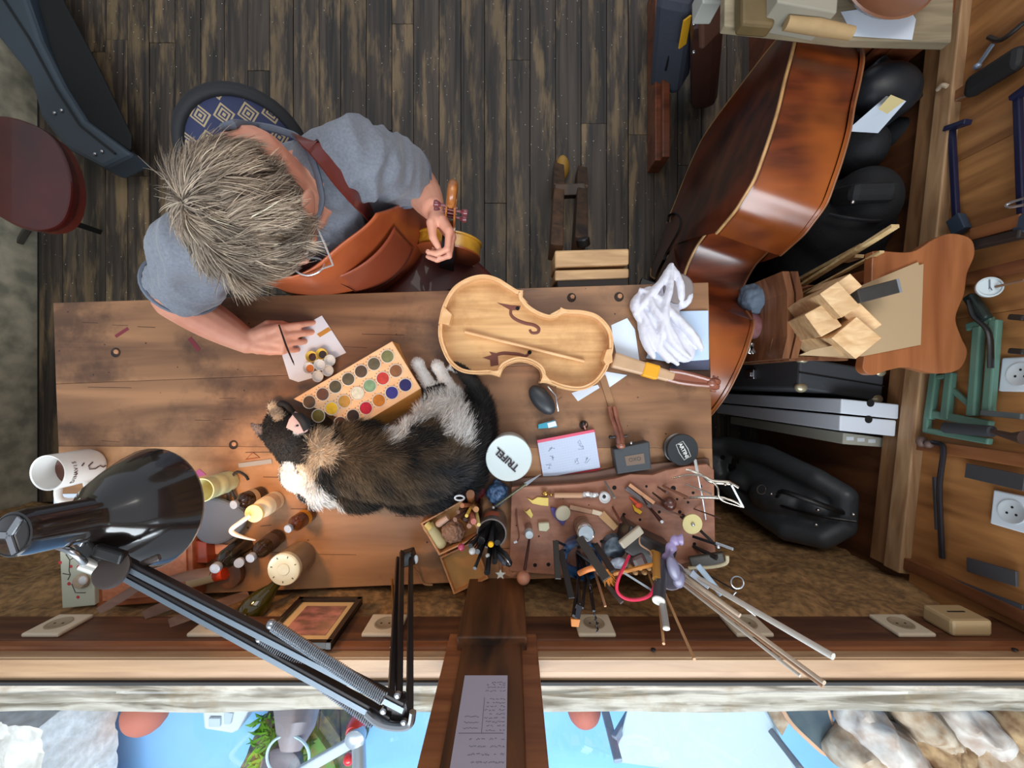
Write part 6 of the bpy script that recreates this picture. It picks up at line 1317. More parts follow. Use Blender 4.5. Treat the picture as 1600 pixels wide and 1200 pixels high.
# ---------------------------------------------------------------- tool board
PINK = wood('tool_board_wood', (138, 88, 66), (178, 124, 98), 0, 5, 7, .55, .3, 0, stain=(108, 66, 50), stain_amt=.5, stain_scale=9, dots=((70, 40, 30), 30, .06))
tb = thing('tool_board', P(955, 820, TZ), 'pinkish wooden tool board with drilled holes and rough back edge', 'tool board')
BZ = TZ+.030
MB().prism(poly([(799, 748), (880, 744), (930, 738), (975, 728), (1010, 726), (1108, 716), (1114, 760), (800, 770)], TZ+.018), TZ, TZ+.018).build('back_shade_strip', plain('strip_shade', (104, 72, 56), .6, var=.2), tb, bevel=.002)  # board's shadow and darker underside along the back, built as a dark strip
MB().prism(poly([(799, 761), (860, 759), (905, 756), (960, 748), (985, 741), (1020, 742), (1040, 735), (1070, 729), (1105, 725), (1116, 734), (1118, 871), (1090, 874), (1060, 884), (990, 893), (960, 899), (870, 899), (796, 893)], BZ), TZ+.001, BZ).build('board', PINK, tb, bevel=.002)
MB().prism(poly([(786, 884), (803, 878), (814, 897), (800, 905), (786, 900)], BZ), TZ+.001, BZ-.004).build('rough_corner', plain('rough_end', (170, 118, 84), .8, bump=1, nscale=200), tb, bevel=.003)
for px, py, r in ((836, 883, .0045), (857, 882, .0045), (940, 846, .004), (807, 821, .0015), (960, 762, .005), (1075, 785, .003), (1058, 780, .0028), (1083, 770, .0035), (1052, 763, .006), (1000, 812, .003), (975, 804, .004), (1062, 800, .004), (842, 838, .002), (1085, 850, .004), (920, 789, .0015), (880, 779, .0015), (1095, 760, .003), (1010, 760, .003), (1030, 800, .0035)):
    MB().lathe(P(px, py, BZ), [(r, 0), (r*.95, .0004), (0, .0004)], 14).build('drilled_hole', VD, tb)
TG = 'tools stuck in the pink board'
def rod(name, pts, rs, mt_, lb, cat, grp=TG, flat=1.0, **k): return tag(MB().tube([P(a, b, BZ+z) for a, b, z in pts], rs, 10, flat=flat).build(name, mt_, smooth=True), lb, cat, grp)
t = thing('ball_tool', P(900, 772, BZ), 'wooden handled tool with a silver ferrule and a round white end on the board', 'tool')
MB().tube([P(866, 774, BZ+.008), P(910, 774, BZ+.010)], [.006, .0062], 12).build('handle', plain('beech', (196, 152, 118), .5), t, smooth=True)
MB().tube(bezier([P(910, 774, BZ+.010), P(918, 772, BZ+.010), P(926, 774, BZ+.010), P(935, 772, BZ+.011)], 4), [.006, .005, .0065, .005, .006]*2+[.005, .004, .003], 12).build('ferrule', plain('ferrule', (226, 226, 226), .2, .5), t, smooth=True)
MB().lathe(P(943, 775, BZ), [(.011, 0), (.0125, .003), (.0125, .014), (.010, .016), (.008, .013), (0, .012)], 24).build('cup', plain('cup_white', (224, 224, 226), .2), t, smooth=True); MB().ell(P(944, 776, BZ+.013), (.004, .0045, .002)).build('eye', BLACK, t, smooth=True)
MB().ell(P(852, 771, BZ+.010), (.008, .006, .006)).ell(P(861, 773, BZ+.008), (.004, .004, .004)).build('brass_end', BRASS, t, smooth=True)
tag(MB().prism(poly([(823, 778), (832, 782), (840, 777), (857, 778), (857, 791), (846, 790), (832, 787)], BZ+.004), BZ, BZ+.004).build('yellow_chip', plain('chip_yellow', (232, 206, 112), .6), bevel=.001), 'ragged yellow wood chip, the larger one, on the tool board', 'chip', 'yellow chips')
tag(MB().prism(poly([(818, 797), (822, 800), (828, 795), (833, 805), (830, 810), (825, 805)], BZ+.004), BZ, BZ+.004).build('yellow_chip', plain('chip_yellow', (232, 206, 112), .6), bevel=.001), 'small yellow wood chip above the grey capped tube', 'chip', 'yellow chips')
t = thing('grey_disc', P(878, 801, BZ), 'oval grey beige disc on a purple base standing on the tool board', 'disc')
MB().prism(poly([(860, 793), (868, 794), (885, 812), (880, 822), (864, 806)], BZ+.006), BZ, BZ+.006).build('base', plain('purple', (76, 62, 130), .5), t, bevel=.001)
MB().lathe(P(879, 801, BZ+.012), [(.0, 0), (.0165, 0), (.0175, .002), (.0165, .005), (0, .006)], 28, (.2, -.1, 1)).build('disc', plain('disc_grey', (176, 166, 142), .5), t, smooth=True); MB().cyl(P(876, 799, BZ), P(878, 800, BZ+.012), .006).build('stem', plain('purple', (76, 62, 130), .5), t)
tag(MB().prism(poly([(841, 818), (858, 817), (859, 826), (854, 831), (842, 830)], BZ+.010), BZ, BZ+.010).build('cream_block', plain('cream_block', (206, 200, 168), .5), bevel=.002), 'small cream block with a cut corner on the tool board', 'block')
t = thing('capped_tube', P(825, 822, BZ), 'short brown tube with a silver grey cap on the tool board', 'tube'); c0 = top(827, 836, .055, BZ)
MB().lathe(c0, [(.0085, 0), (.0085, .038)], 20).build('body', plain('tube_brown', (124, 88, 78), .3, coat=.3), t, smooth=True); MB().lathe(c0+V(0, 0, .038), [(.0092, 0), (.0092, .015), (.008, .017), (0, .0168)], 20).build('cap', plain('cap_silver', (176, 184, 190), .3, .4), t, smooth=True)
t = thing('metal_lidded_jar', top(915, 833, .07, BZ), 'brown glass jar with a shiny silver lid standing on the tool board', 'jar'); c0 = top(916, 834, .062, BZ)
MB().lathe(c0, [(.017, 0), (.0185, .003), (.0185, .046), (.015, .050)], 28).build('glass', plain('jar_brown', (112, 84, 68), .1, coat=.5), t, smooth=True)
MB().lathe(c0+V(0, 0, .048), [(.018, 0), (.0185, .012), (.017, .014), (.0155, .0125), (.013, .0125), (0, .0128)], 32).build('lid', plain('lid_bright', (226, 230, 232), .12, .9), t, smooth=True)
tag(MB().beam(P(939, 802, BZ+.005), P(962, 825, BZ+.005), .018, .008, w1=.014).build('wood_wedge', plain('wedge_tan', (196, 152, 104), .5), bevel=.001), 'tan wooden wedge below the flat wooden stick on the board', 'wedge')
t = thing('flat_stick', P(910, 795, BZ), 'flat pale wooden stick with a cream end on the tool board', 'stick'); MB().beam(P(890, 792, BZ+.004), P(926, 800, BZ+.004), .010, .004).build('stick', plain('stick_pale', (176, 136, 108), .5), t, bevel=.001); MB().beam(P(925, 799, BZ+.006), P(940, 803, BZ+.006), .010, .006).build('end', plain('cream_end', (222, 204, 178), .5), t, bevel=.001)
rod('mallet_shaft', [(827, 843, .012), (820, 890, .075)], [.0028, .0036], plain('shaft_brown', (70, 40, 34), .35), 'long dark shaft of the round headed mallet at the board corner', 'shaft')
MS = bpy.data.objects['mallet_shaft']; MS.name = 'mallet'; MS['label'] = 'small mallet with a dark shaft and round pinkish head, lower left of the board'; MS['category'] = 'mallet'
MB().ell(P(818, 903, BZ+.045), .0145).build('head', plain('ball_wood', (186, 126, 100), .4), MS, smooth=True)
t = thing('paint_bristle_tool', P(838, 780, BZ), 'thin curved wire tool with a white tip at the left of the board', 'tool')
MB().tube(bezier([P(807, 795, BZ+.002), P(808, 815, BZ+.01), P(811, 838, BZ+.015), P(807, 847, BZ+.018)], 5), .0016, 6).build('shaft', plain('rust', (110, 60, 44), .5), t, smooth=True); MB().cyl(P(808, 846, BZ+.018), P(803, 848, BZ+.018), .0026).build('tip', WHITE, t)
# pegs, reamers, picks sticking up from the board
for k, (a, b, r, c, lb) in enumerate((((957, 792), (970, 816), .0035, (110, 60, 48), 'short red brown peg with a round head, middle of the board'), ((977, 806), (985, 829), .0042, (150, 92, 74), 'pinkish brown peg ending in a pale tip'), ((1016, 794), (1034, 815), .005, (66, 40, 38), 'dark thick peg with a white end'), ((1020, 770), (1040, 786), .003, (60, 38, 34), 'thin dark peg above the brown ball'), ((1000, 772), (1012, 790), .0024, (52, 36, 34), 'thin dark peg left of the brown ball'), ((1036, 759), (1075, 778), .0036, (120, 78, 60), 'slim brown awl pointing right'), ((1084, 795), (1126, 810), .002, (70, 44, 36), 'thin long pick reaching over the right board edge'), ((1083, 853), (1120, 872), .0055, (30, 26, 26), 'thick black peg near the right corner'), ((945, 752), (960, 778), .003, (120, 116, 110), 'grey metal awl with a small bulb at the top'), ((1028, 761), (1042, 770), .003, (80, 52, 44), 'short brown peg near the top edge'))):
    t = thing('board_peg', P(*a, BZ), lb, 'peg', TG); MB().tube([P(*a, BZ), P(*b, BZ+.045)], [r*.6, r], 10).build('shaft', plain('peg_c%d' % k, c, .4), t, smooth=True)
    if k in (1, 2): MB().ell(P(*b, BZ+.046), r*.75).build('tip', WHITE, t, smooth=True)
t = thing('wooden_handle_chisel', P(1000, 770, BZ), 'long chisel with a pale wooden stripe, lying diagonally on the board', 'chisel')
MB().beam(P(983, 757, BZ+.006), P(1022, 786, BZ+.012), .008, .005).build('handle', plain('chisel_pale', (206, 150, 112), .5), t, bevel=.001); MB().beam(P(978, 762, BZ+.006), P(1018, 792, BZ+.010), .009, .004).build('blade', plain('chisel_grey', (120, 110, 110), .3, .7), t, bevel=.001); MB().beam(P(1018, 788, BZ+.010), P(1066, 806, BZ+.014), .009, .004, w1=.002).build('tip', plain('chisel_dark', (110, 76, 64), .4), t)
tag(MB().tube([P(984, 777, BZ+.002), P(1000, 791, BZ+.012)], [.002, .004], 8).ell(P(998, 790, BZ+.013), (.008, .006, .003)).build('red_tag_needle', plain('tag_red', (214, 76, 40), .5), smooth=True), 'needle with an orange red tag on the tool board', 'needle')
tag(MB().prism(poly([(988, 788), (998, 795), (1004, 800), (1000, 804), (992, 799)], BZ+.006), BZ, BZ+.006).build('yellow_tag', plain('tag_yellow', (240, 188, 40), .5), bevel=.001), 'bright yellow tag next to the orange red one', 'tag')
tag(MB().ell(P(1046, 787, BZ+.013), .0155).build('brown_ball', plain('ball_brown', (92, 52, 42), .25, coat=.5), smooth=True), 'glossy brown wooden ball in the middle of the tool board', 'ball')
t = thing('beige_dial', P(1082, 819, BZ), 'round beige disc with a small grey knob over black legs, right part of the board', 'disc')
c0 = top(1082, 819, .05, BZ); MB().lathe(c0+V(0, 0, .045), [(.0205, 0), (.021, .001), (.021, .005), (0, .006)], 32).build('disc', plain('dial_beige', (196, 182, 124), .5), t, smooth=True); MB().ell(c0+V(0, 0, .052), (.004, .004, .004)).build('knob', STEEL, t, smooth=True); MB().cyl(c0, c0+V(0, 0, .045), .006).build('stem', BLACK, t)
t = thing('black_divider', P(1110, 850, BZ), 'black and silver dividers with two legs at the right end of the board', 'dividers')
MB().beam(P(1090, 825, BZ+.01), P(1125, 858, BZ+.05), .006, .004).build('leg', BLACK, t, bevel=.001); MB().beam(P(1082, 838, BZ+.01), P(1118, 850, BZ+.05), .006, .004).build('leg', BLACK, t, bevel=.001); MB().beam(P(1118, 848, BZ+.05), P(1146, 858, BZ+.07), .006, .004).build('arm', STEEL, t, bevel=.001); MB().ell(P(1122, 854, BZ+.053), .005).build('joint', STEEL, t, smooth=True)
# silver callipers at the upper right of the board
t = thing('callipers', P(1110, 765, BZ), 'pair of silver double ended callipers reaching over the right bench edge', 'callipers')
SV = plain('nickel', (176, 168, 156), .25, .9)
MB().tube(bezier([P(1052, 747, BZ+.008), P(1075, 742, BZ+.03), P(1100, 745, BZ+.05), P(1120, 760, BZ+.06), P(1125, 780, BZ+.06), P(1150, 790, BZ+.06), P(1162, 793, BZ+.06)], 5), .0022, 8, flat=.6).build('leg', SV, t, smooth=True)
MB().tube(bezier([P(1072, 733, BZ+.02), P(1092, 740, BZ+.03), P(1112, 752, BZ+.045), P(1140, 755, BZ+.055), P(1154, 762, BZ+.06)], 5), [.0026]*8+[.005]*8+[.003]*5, 8, flat=.6).build('leg', SV, t, smooth=True)
MB().tube([P(1143, 758, BZ+.06), P(1161, 792, BZ+.062)], .0022, 8).build('cross_rod', WHITE, t, smooth=True)
MB().tube(bezier([P(1068, 778, BZ+.01), P(1090, 777, BZ+.03), P(1125, 778, BZ+.05), P(1148, 784, BZ+.06), P(1160, 792, BZ+.06)], 5), [.0028]*6+[.004]*6+[.0025]*9, 8, flat=.6).build('lower_leg', SV, t, smooth=True)
MB().tube([P(1070, 756, BZ+.01), P(1112, 772, BZ+.045)], .0016, 6).ell(P(1133, 757, BZ+.06), .003).build('screw_rod', SV, t, smooth=True)
tag(MB().tube(bezier([P(1086, 718, TZ+.03), P(1092, 750, BZ+.03), P(1098, 780, BZ+.02), P(1103, 812, BZ+.003)], 5), [.0035]*4+[.0013]*12, 6, flat=.4).build('string', WHITE, smooth=True), 'white cord hanging from the round black tin across the board', 'cord')
# ---------------------------------------------------------------- blue pot with brushes, wrapped pot, black tool holder
bp = thing('blue_pot', top(905, 862, .10), 'blue glazed pot full of flat brushes and scrapers at the bench edge', 'pot')
b0 = top(912, 880, .09); b0.z = TZ
MB().lathe(b0, [(.030, 0), (.036, .004), (.040, .05), (.040, .085), (.038, .088), (.036, .085), (.034, .008), (0, .006)], 32).build('body', plain('blue_glaze', (70, 122, 180), .2, coat=.5, c2=(22, 40, 62), nscale=30), bp, smooth=True)
bi_ = b0+V(0, 0, .008); BG = 'brushes and scrapers in the blue pot'
items = [((868, 845, TZ+.10), (872, 905, TZ+.17), .012, .003, (66, 62, 58), 'leftmost dark flat scraper in the blue pot'), ((876, 860, TZ+.10), (893, 935, TZ+.20), .012, .003, (48, 46, 46), 'long dark steel blade second from the left in the blue pot'),
         ((905, 840, TZ+.09), (948, 905, TZ+.17), .017, .004, (74, 68, 62), 'widest grey brown blade leaning across the blue pot'), ((930, 850, TZ+.09), (958, 893, TZ+.16), .012, .004, (52, 48, 46), 'dark flat handle right of the widest blade'),
         ((905, 900, TZ+.12), (896, 962, TZ+.22), .006, .005, (30, 30, 34), 'black brush handle hanging over the rail'), ((915, 905, TZ+.12), (910, 950, TZ+.20), .005, .005, (36, 36, 40), 'short black handle next to the brush'),
         ((920, 905, TZ+.12), (928, 955, TZ+.20), .006, .005, (26, 26, 28), 'black handle beside the drill bit'), ((930, 895, TZ+.12), (946, 948, TZ+.18), .005, .004, (176, 130, 96), 'thin tan brush with orange tip low in the blue pot'),
         ((938, 900, TZ+.12), (972, 942, TZ+.18), .008, .004, (96, 88, 84), 'grey brown file pointing to the lower right'), ((925, 880, TZ+.12), (945, 903, TZ+.15), .012, .004, (150, 156, 160), 'pale steel scraper edge in the blue pot')]
for a, b, w_, h_, c, lb in items:
    tag(MB().beam(P(*a), P(*b), w_, h_, up=(0, .3, 1)).beam(bi_+V(rr_.uniform(-.015, .015), rr_.uniform(-.01, .01), 0), P(*a), w_*.5, h_*.8).build('flat_tool', plain('tool_%d_%d' % c[:2], c, .35, .5), bevel=.0008), lb, 'tool', BG)
t = thing('orange_brush', P(930, 888, TZ+.13), 'brush with an orange band and frayed orange bristles in the blue pot', 'brush')
MB().tube(bezier([P(905, 896, TZ+.13), P(918, 890, TZ+.14), P(930, 887, TZ+.14)], 4), .0055, 10).build('band', plain('orange', (222, 132, 70), .5), t, smooth=True)
m = MB()
for k in range(60): a = P(945+rr_.uniform(-4, 6), 893+rr_.uniform(-4, 4), TZ+.15); m.tube([a, P(952+rr_.uniform(-10, 12), 908+rr_.uniform(-8, 10), TZ+.15)], [.0010, .0003], 3)
stuff(m.build('bristles', plain('bristle_orange', (196, 122, 44), .7), t)); MB().ell(P(944, 892, TZ+.15), .004).build('ferrule', BRASS, t, smooth=True)
t = thing('wide_brush', P(900, 975, TZ+.2), 'flat paint brush with orange brown bristles reaching over the dark rail', 'brush')
MB().beam(P(905, 945, TZ+.20), P(899, 966, TZ+.21), .012, .005, w1=.016).build('ferrule', DARKST, t, bevel=.001); MB().beam(P(899, 966, TZ+.21), P(898, 978, TZ+.21), .017, .007, w1=.013).build('bristles', plain('bristle_brown', (196, 122, 62), .8), t, bevel=.001); MB().tube([bi_, P(905, 945, TZ+.20)], .003, 8).build('handle', BLACK, t)
t = thing('drill_bit', P(930, 970, TZ+.2), 'long twisted black drill bit hanging in front of the wall socket', 'drill bit')
a, b = P(922, 915, TZ+.15), P(934, 988, TZ+.20); m = MB(); n_ = 60; x_, y_, d_ = frame(b-a)
m.tube([a.lerp(b, i/n_)+x_*math.cos(i*.9)*.0014+y_*math.sin(i*.9)*.0014 for i in range(n_+1)], .0016, 6); m.build('bit', DARKST, t, smooth=True); MB().tube([bi_, a], .003, 8).build('shank', DARKST, t)
tag(MB().lathe(top(962, 858, .05), [(.020, 0), (.026, .01), (.028, .03), (.024, .045), (.015, .050), (0, .052)], 28).build('wrapped_ball', plain('foil_print', (110, 124, 140), .35, c2=(54, 62, 66), nscale=60, bump=.4), smooth=True), 'round pot wrapped in grey green and white patterned foil beside the blue pot', 'pot')
WB_ = bpy.data.objects['wrapped_ball']; MB().ell(P(968, 880, TZ+.062), (.021, .014, .008), Matrix.Rotation(.3, 3, 'X')).build('white_patch', plain('foil_white', (196, 204, 220), .4, var=.4, nscale=150), WB_, smooth=True)
hold = thing('tool_holder', P(1010, 865, TZ), 'black curved tool holder packed with handles behind the purple scissors', 'holder')
hb = top(1015, 875, .09)
MB().prism(poly([(985, 820), (1010, 838), (1035, 850), (1060, 862), (1050, 890), (1010, 885), (975, 862)], TZ+.10), TZ, TZ+.10).build('body', plain('holder_black', (44, 40, 40), .4, coat=.2), hold, bevel=.006)
MB().beam(P(970, 852, TZ+.13), P(1002, 826, TZ+.12), .018, .010).build('spout', plain('holder_taupe', (160, 148, 130), .5), hold, bevel=.003)
MB().tube(bezier([P(1000, 835, TZ+.11), P(1000, 850, TZ+.12), P(1016, 862, TZ+.12), P(1020, 874, TZ+.11)], 5), .0018, 6).build('tan_cord', plain('cord_tan', (170, 130, 100), .6), hold, smooth=True)
MB().beam(P(990, 860, TZ+.08), P(1000, 882, TZ+.08), .03, .05).build('leather_pouch', plain('pouch_brown', (74, 50, 46), .4), hold, bevel=.008)
for k in range(5): tag(MB().ell(P(985+k*7, 886+(k % 2)*7, TZ+.085), (.006, .006, .012)).build('wood_plug', plain('plug_wood2', (206, 160, 106), .5), smooth=True), ('leftmost', 'second from left', 'middle', 'second from right', 'rightmost')[k]+' small pale wooden plug under the tool holder', 'plug', 'wooden plugs under the tool holder')
HG = 'things in the black tool holder'
tag(MB().beam(P(958, 897, TZ+.14), P(1020, 882, TZ+.14), .006, .006).build('bamboo_stick', plain('bamboo', (204, 132, 54), .5)), 'orange brown square stick lying across the tool holder', 'stick')
hb1 = V(hb.x, hb.y, TZ+.01)
t = thing('wooden_file_handle', hb1, 'golden brown wooden handle standing in the tool holder', 'handle'); MB().tube([hb1, P(1026, 868, TZ+.12), P(1026, 905, TZ+.17)], [.004, .009, .008], 12).build('handle', plain('golden', (176, 124, 50), .3, coat=.4), t, smooth=True); MB().tube([P(1026, 905, TZ+.17), P(1026, 912, TZ+.17)], .003, 8).build('tang', STEEL, t)
t = thing('red_handled_saw', P(1000, 920, TZ+.14), 'coping saw with a bent red frame hanging in front of the wall', 'saw')
MB().tube(bezier([P(983, 868, TZ+.13), P(975, 885, TZ+.15), P(966, 905, TZ+.165), P(964, 922, TZ+.17), P(975, 934, TZ+.175), P(995, 937, TZ+.175), P(1015, 930, TZ+.175), P(1024, 912, TZ+.17)], 5), .0032, 8).build('frame', plain('saw_red', (206, 40, 74), .35, coat=.4), t, smooth=True); MB().beam(P(975, 895, TZ+.15), P(1018, 922, TZ+.165), .004, .001).build('blade', STEEL, t)
for k, (a, b, r, c, tip, lb) in enumerate((((1034, 880, TZ+.13), (1029, 938, TZ+.20), .0115, (62, 62, 70), (214, 208, 200), 'thick dark cylinder with a white end, lower middle'), ((1034, 935, TZ+.19), (1041, 981, TZ+.235), .0062, (150, 146, 142), (226, 226, 226), 'grey metal rod with a round white end over the rail'))):
    t = thing('end_rod', hb1, lb, 'rod'); MB().tube([P(*a), P(*b)], r, 16).build('rod', plain('rod_%d' % k, c, .3), t, smooth=True); MB().lathe(P(*b), [(r*1.02, 0), (r*.96, .002), (0, .0025)], 16, tuple(P(*b)-P(*a))).build('end', plain('end_white', (222, 218, 210), .4), t, smooth=True)
t = thing('purple_scissors', hb1, 'purple grey handled scissors standing in the tool holder', 'scissors')
MB().tube(bezier([P(1040, 880, TZ+.12), P(1047, 860, TZ+.13), P(1055, 845, TZ+.13), P(1066, 843, TZ+.13)], 5), [.008, .010, .012, .012]*4, 12, flat=.5).build('handle', plain('lilac', (142, 126, 166), .35), t, smooth=True)
MB().ell(P(1052, 888, TZ+.15), (.012, .026, .008), Matrix.Rotation(.3, 3, 'Z')).ell(P(1061, 905, TZ+.14), (.013, .018, .008)).build('lower_handle', plain('lilac_dark', (120, 116, 140), .3), t, smooth=True); MB().tube([hb1, P(1050, 880, TZ+.13)], .004, 8).build('blades', STEEL, t)
t = thing('white_cup', P(1050, 905, TZ+.1), 'white cup rim under the purple scissors', 'cup'); c0 = top(1050, 900, .10); MB().lathe(V(c0.x, c0.y, TZ+.02), [(.018, 0), (.026, .04), (.030, .08), (.028, .08), (.022, .01), (0, .01)], 28).build('cup', plain('cup_lilac', (196, 190, 206), .3), t, smooth=True)
# long pale dowels, knitting rods and glass stirrer fanned out to the lower right
DW = plain('dowel', (206, 184, 160), .45, var=.12, nscale=40); RG = 'long pale rods fanning out over the window rail'
base = P(1062, 905, TZ+.03)
for a, b, r, m_, lb in (((1072, 892, TZ+.13), (1302, 1026, 1.16), .0048, plain('dowel_white', (206, 200, 190), .4), 'thickest white rod, reaching farthest right'), ((1068, 898, TZ+.13), (1156, 962, 1.01), .0042, DW, 'shortest tan rod with a cut end'), ((1064, 902, TZ+.13), (1288, 1067, 1.20), .0030, DW, 'long tan rod just below the thickest one'), ((1062, 905, TZ+.13), (1286, 1073, 1.19), .0022, plain('dowel_brown', (176, 138, 108), .5), 'thin brown rod ending beside the long tan one'), ((1060, 908, TZ+.13), (1250, 1056, 1.14), .0024, plain('dowel_grey', (196, 188, 176), .4), 'thin grey rod, lowest of the fan')):
    tag(MB().tube([base, P(*a), P(*b)], [r, r, r], 12).build('dowel_rod', m_, smooth=True), lb, 'rod', RG)
for a, b, r, lb in (((1038, 925, TZ+.15), (1085, 1030, 1.10), .0024, 'thin tan skewer pointing down over the rail'), ((1030, 940, TZ+.15), (1037, 1006, 1.03), .0026, 'short tan skewer left of the long one')):
    tag(MB().tube([hb1, P(*a), P(*b)], r, 8).build('skewer', plain('skewer_tan', (184, 138, 94), .5), smooth=True), lb, 'skewer', 'tan skewers over the rail')
t = thing('palette_knife_pair', P(1090, 895, TZ+.13), 'pale blue plastic spatulas right of the purple scissors', 'spatula')
MB().beam(P(1090, 883, TZ+.15), P(1128, 930, TZ+.19), .011, .004).build('spatula', plain('pale_blue', (176, 200, 222), .35), t, bevel=.002); MB().beam(P(1080, 895, TZ+.15), P(1108, 918, TZ+.18), .013, .003, w1=.008).build('second_spatula', plain('pale_grey_blue', (176, 188, 204), .3), t, bevel=.001); MB().tube([base, P(1086, 892, TZ+.14)], .004, 8).build('stem', STEEL, t)
t = thing('glass_stirrer', P(1148, 920, TZ+.2), 'bent wire loops of a thin silver whisk beyond the rods', 'whisk')
MB().tube([P(1152, 910, TZ+.21)+V(math.cos(a)*.010, math.sin(a)*.011, .002*math.cos(a)) for a in np.linspace(0, 2*PI, 25)[:-1]], .0013, 6, closed=True).build('loop', STEEL, t, smooth=True)
MB().tube(bezier([P(1150, 925, TZ+.21), P(1146, 932, TZ+.21), P(1158, 945, TZ+.21), P(1180, 962, TZ+.21)], 5), .0012, 6).build('wire', STEEL, t, smooth=True); MB().tube([base, P(1110, 900, TZ+.15), P(1148, 922, TZ+.21)], .0014, 6).build('shaft', DARKST, t)
t = thing('ribbed_bar', P(1110, 880, TZ+.06), 'dark ribbed rasp with a pale curved edge at the right bench corner', 'rasp')
MB().beam(P(1078, 880, TZ+.05), P(1132, 872, TZ+.07), .030, .010).build('bar', plain('rasp_dark', (66, 58, 50), .5, var=.4, nscale=300), t, bevel=.003); MB().tube(bezier([P(1075, 888, TZ+.055), P(1110, 886, TZ+.065), P(1134, 880, TZ+.075), P(1136, 868, TZ+.075)], 5), .004, 8).build('edge', plain('edge_pale', (196, 182, 150), .4), t, smooth=True)
# ---------------------------------------------------------------- tools on the right wall
def wbox(px0, py0, px1, py1, w, th, off, name, mt_, label=None, cat=None, parent=None, group=None, bevel=.002):
    a, b = RP(px0, py0, off), RP(px1, py1, off); o = MB().beam(a, b, th, w, up=tuple((b-a).cross(RN))).build(name, mt_, parent, bevel=bevel)
    return tag(o, label, cat, group) if label else o
def wthing(name, px, py, label, cat, group=None): return thing(name, RP(px, py, .01), label, cat, group)
BST = plain('blue_steel', (30, 32, 62), .4, .3); IR = plain('iron', (92, 92, 96), .45, .6); DKW = plain('dark_handle', (34, 28, 26), .5)
for px, lb in ((1487, 'dark blue steel clamp bar, left one, on the upper tool wall'), (1590, 'dark blue steel clamp bar at the right picture edge')):
    t = wthing('bar_clamp', px, 290, lb, 'clamp', 'bar clamps on the wall'); wbox(px, 200 if px < 1500 else 150, px+8, 362, .012, .012, .02, 'bar', BST, parent=t); wbox(px-8, 202 if px < 1500 else 155, px+26, 190 if px < 1500 else 130, .012, .02, .025, 'jaw', BST, parent=t); wbox(px+6, 340, px+16, 362, .03, .02, .02, 'foot', plain('bluegrey_metal', (60, 74, 92), .5, .4), parent=t)
t = wthing('hand_plane', 1550, 110, 'long black hand saw case leaning on the upper wall batten', 'tool'); wbox(1512, 140, 1600, 85, .05, .03, .03, 'body', plain('saw_black', (20, 20, 22), .6), parent=t, bevel=.012); wbox(1484, 160, 1510, 150, .004, .004, .02, 'point', STEEL, parent=t)
t = wthing('spanner', 1540, 85, 'small silver spanner on the upper tool wall', 'spanner'); wbox(1527, 104, 1552, 68, .012, .004, .015, 'shaft', plain('silver_blue', (150, 164, 184), .4, .5), parent=t); MB().ell(RP(1527, 104, .015), (.008, .008, .008)).build('head', plain('silver_blue', (150, 164, 184), .4, .5), t, smooth=True)
t = wthing('hook_tool', 1575, 60, 'dark bent rod near the top of the tool wall', 'hook'); MB().tube(bezier([RP(1545, 58, .015), RP(1565, 62, .02), RP(1600, 35, .015)], 5), .005, 8).build('rod', DKW, t, smooth=True)
t = wthing('wire_hook', 1583, 318, 'silver wire hook beside the right clamp bar', 'hook'); MB().tube(bezier([RP(1600, 310, .03), RP(1575, 318, .035), RP(1575, 324, .035), RP(1600, 320, .03)], 5), .003, 6).build('wire', STEEL, t, smooth=True)
t = wthing('long_clamp', 1555, 370, 'dark brown long clamp on the middle wall batten', 'clamp'); wbox(1515, 385, 1600, 365, .02, .02, .025, 'bar', DKW, parent=t, bevel=.004); wbox(1520, 368, 1600, 345, .03, .02, .02, 'rail', BATW, parent=t)
t = wthing('round_dial', 1543, 450, 'round white dial on a thin rod on the tool wall', 'dial'); cdl = RP(1543, 450, .035)
MB().lathe(cdl, [(.0, 0), (.020, 0), (.022, .003), (.022, .009), (.019, .010), (.018, .007), (0, .007)], 32, tuple(RN*.5+V(0, 0, 1))).build('dial', plain('dial_white', (186, 196, 200), .35), t, smooth=True); MB().tube([RP(1556, 448, .03), RP(1600, 438, .03)], .003, 8).build('rod', plain('rod_brown', (120, 90, 70), .4), t)
for a in (0, 2.1, 4.2): MB().beam(cdl+(RN*.5+V(0, 0, 1)).normalized()*.0085, cdl+(RN*.5+V(0, 0, 1)).normalized()*.0085+V(0, math.cos(a), math.sin(a)*.3)*.016, .002, .001).build('spoke', plain('dial_grey', (120, 126, 130), .4), t)
t = wthing('green_clamp', 1500, 600, 'green cast iron clamp frame with long slots and a black grip', 'clamp')
GRN = plain('green_iron', (84, 118, 104), .4, bump=.1)
for pr in (((1452, 655), (1462, 582)), ((1478, 655), (1486, 582)), ((1520, 650), (1530, 510)), ((1544, 650), (1556, 500))): wbox(*pr[0], *pr[1], .017, .016, .022, 'rail', GRN, parent=t, bevel=.003)
wbox(1448, 645, 1550, 664, .018, .014, .020, 'cross_rail', GRN, parent=t, bevel=.003); wbox(1446, 672, 1548, 690, .014, .014, .020, 'cross_rail', GRN, parent=t, bevel=.003); wbox(1450, 648, 1448, 676, .012, .014, .021, 'end_rail', GRN, parent=t, bevel=.003); wbox(1512, 512, 1552, 500, .018, .014, .021, 'top_rail', GRN, parent=t, bevel=.003); wbox(1478, 600, 1525, 640, .012, .010, .018, 'web', GRN, parent=t, bevel=.003); wbox(1462, 590, 1480, 588, .010, .014, .022, 'bridge', GRN, parent=t)
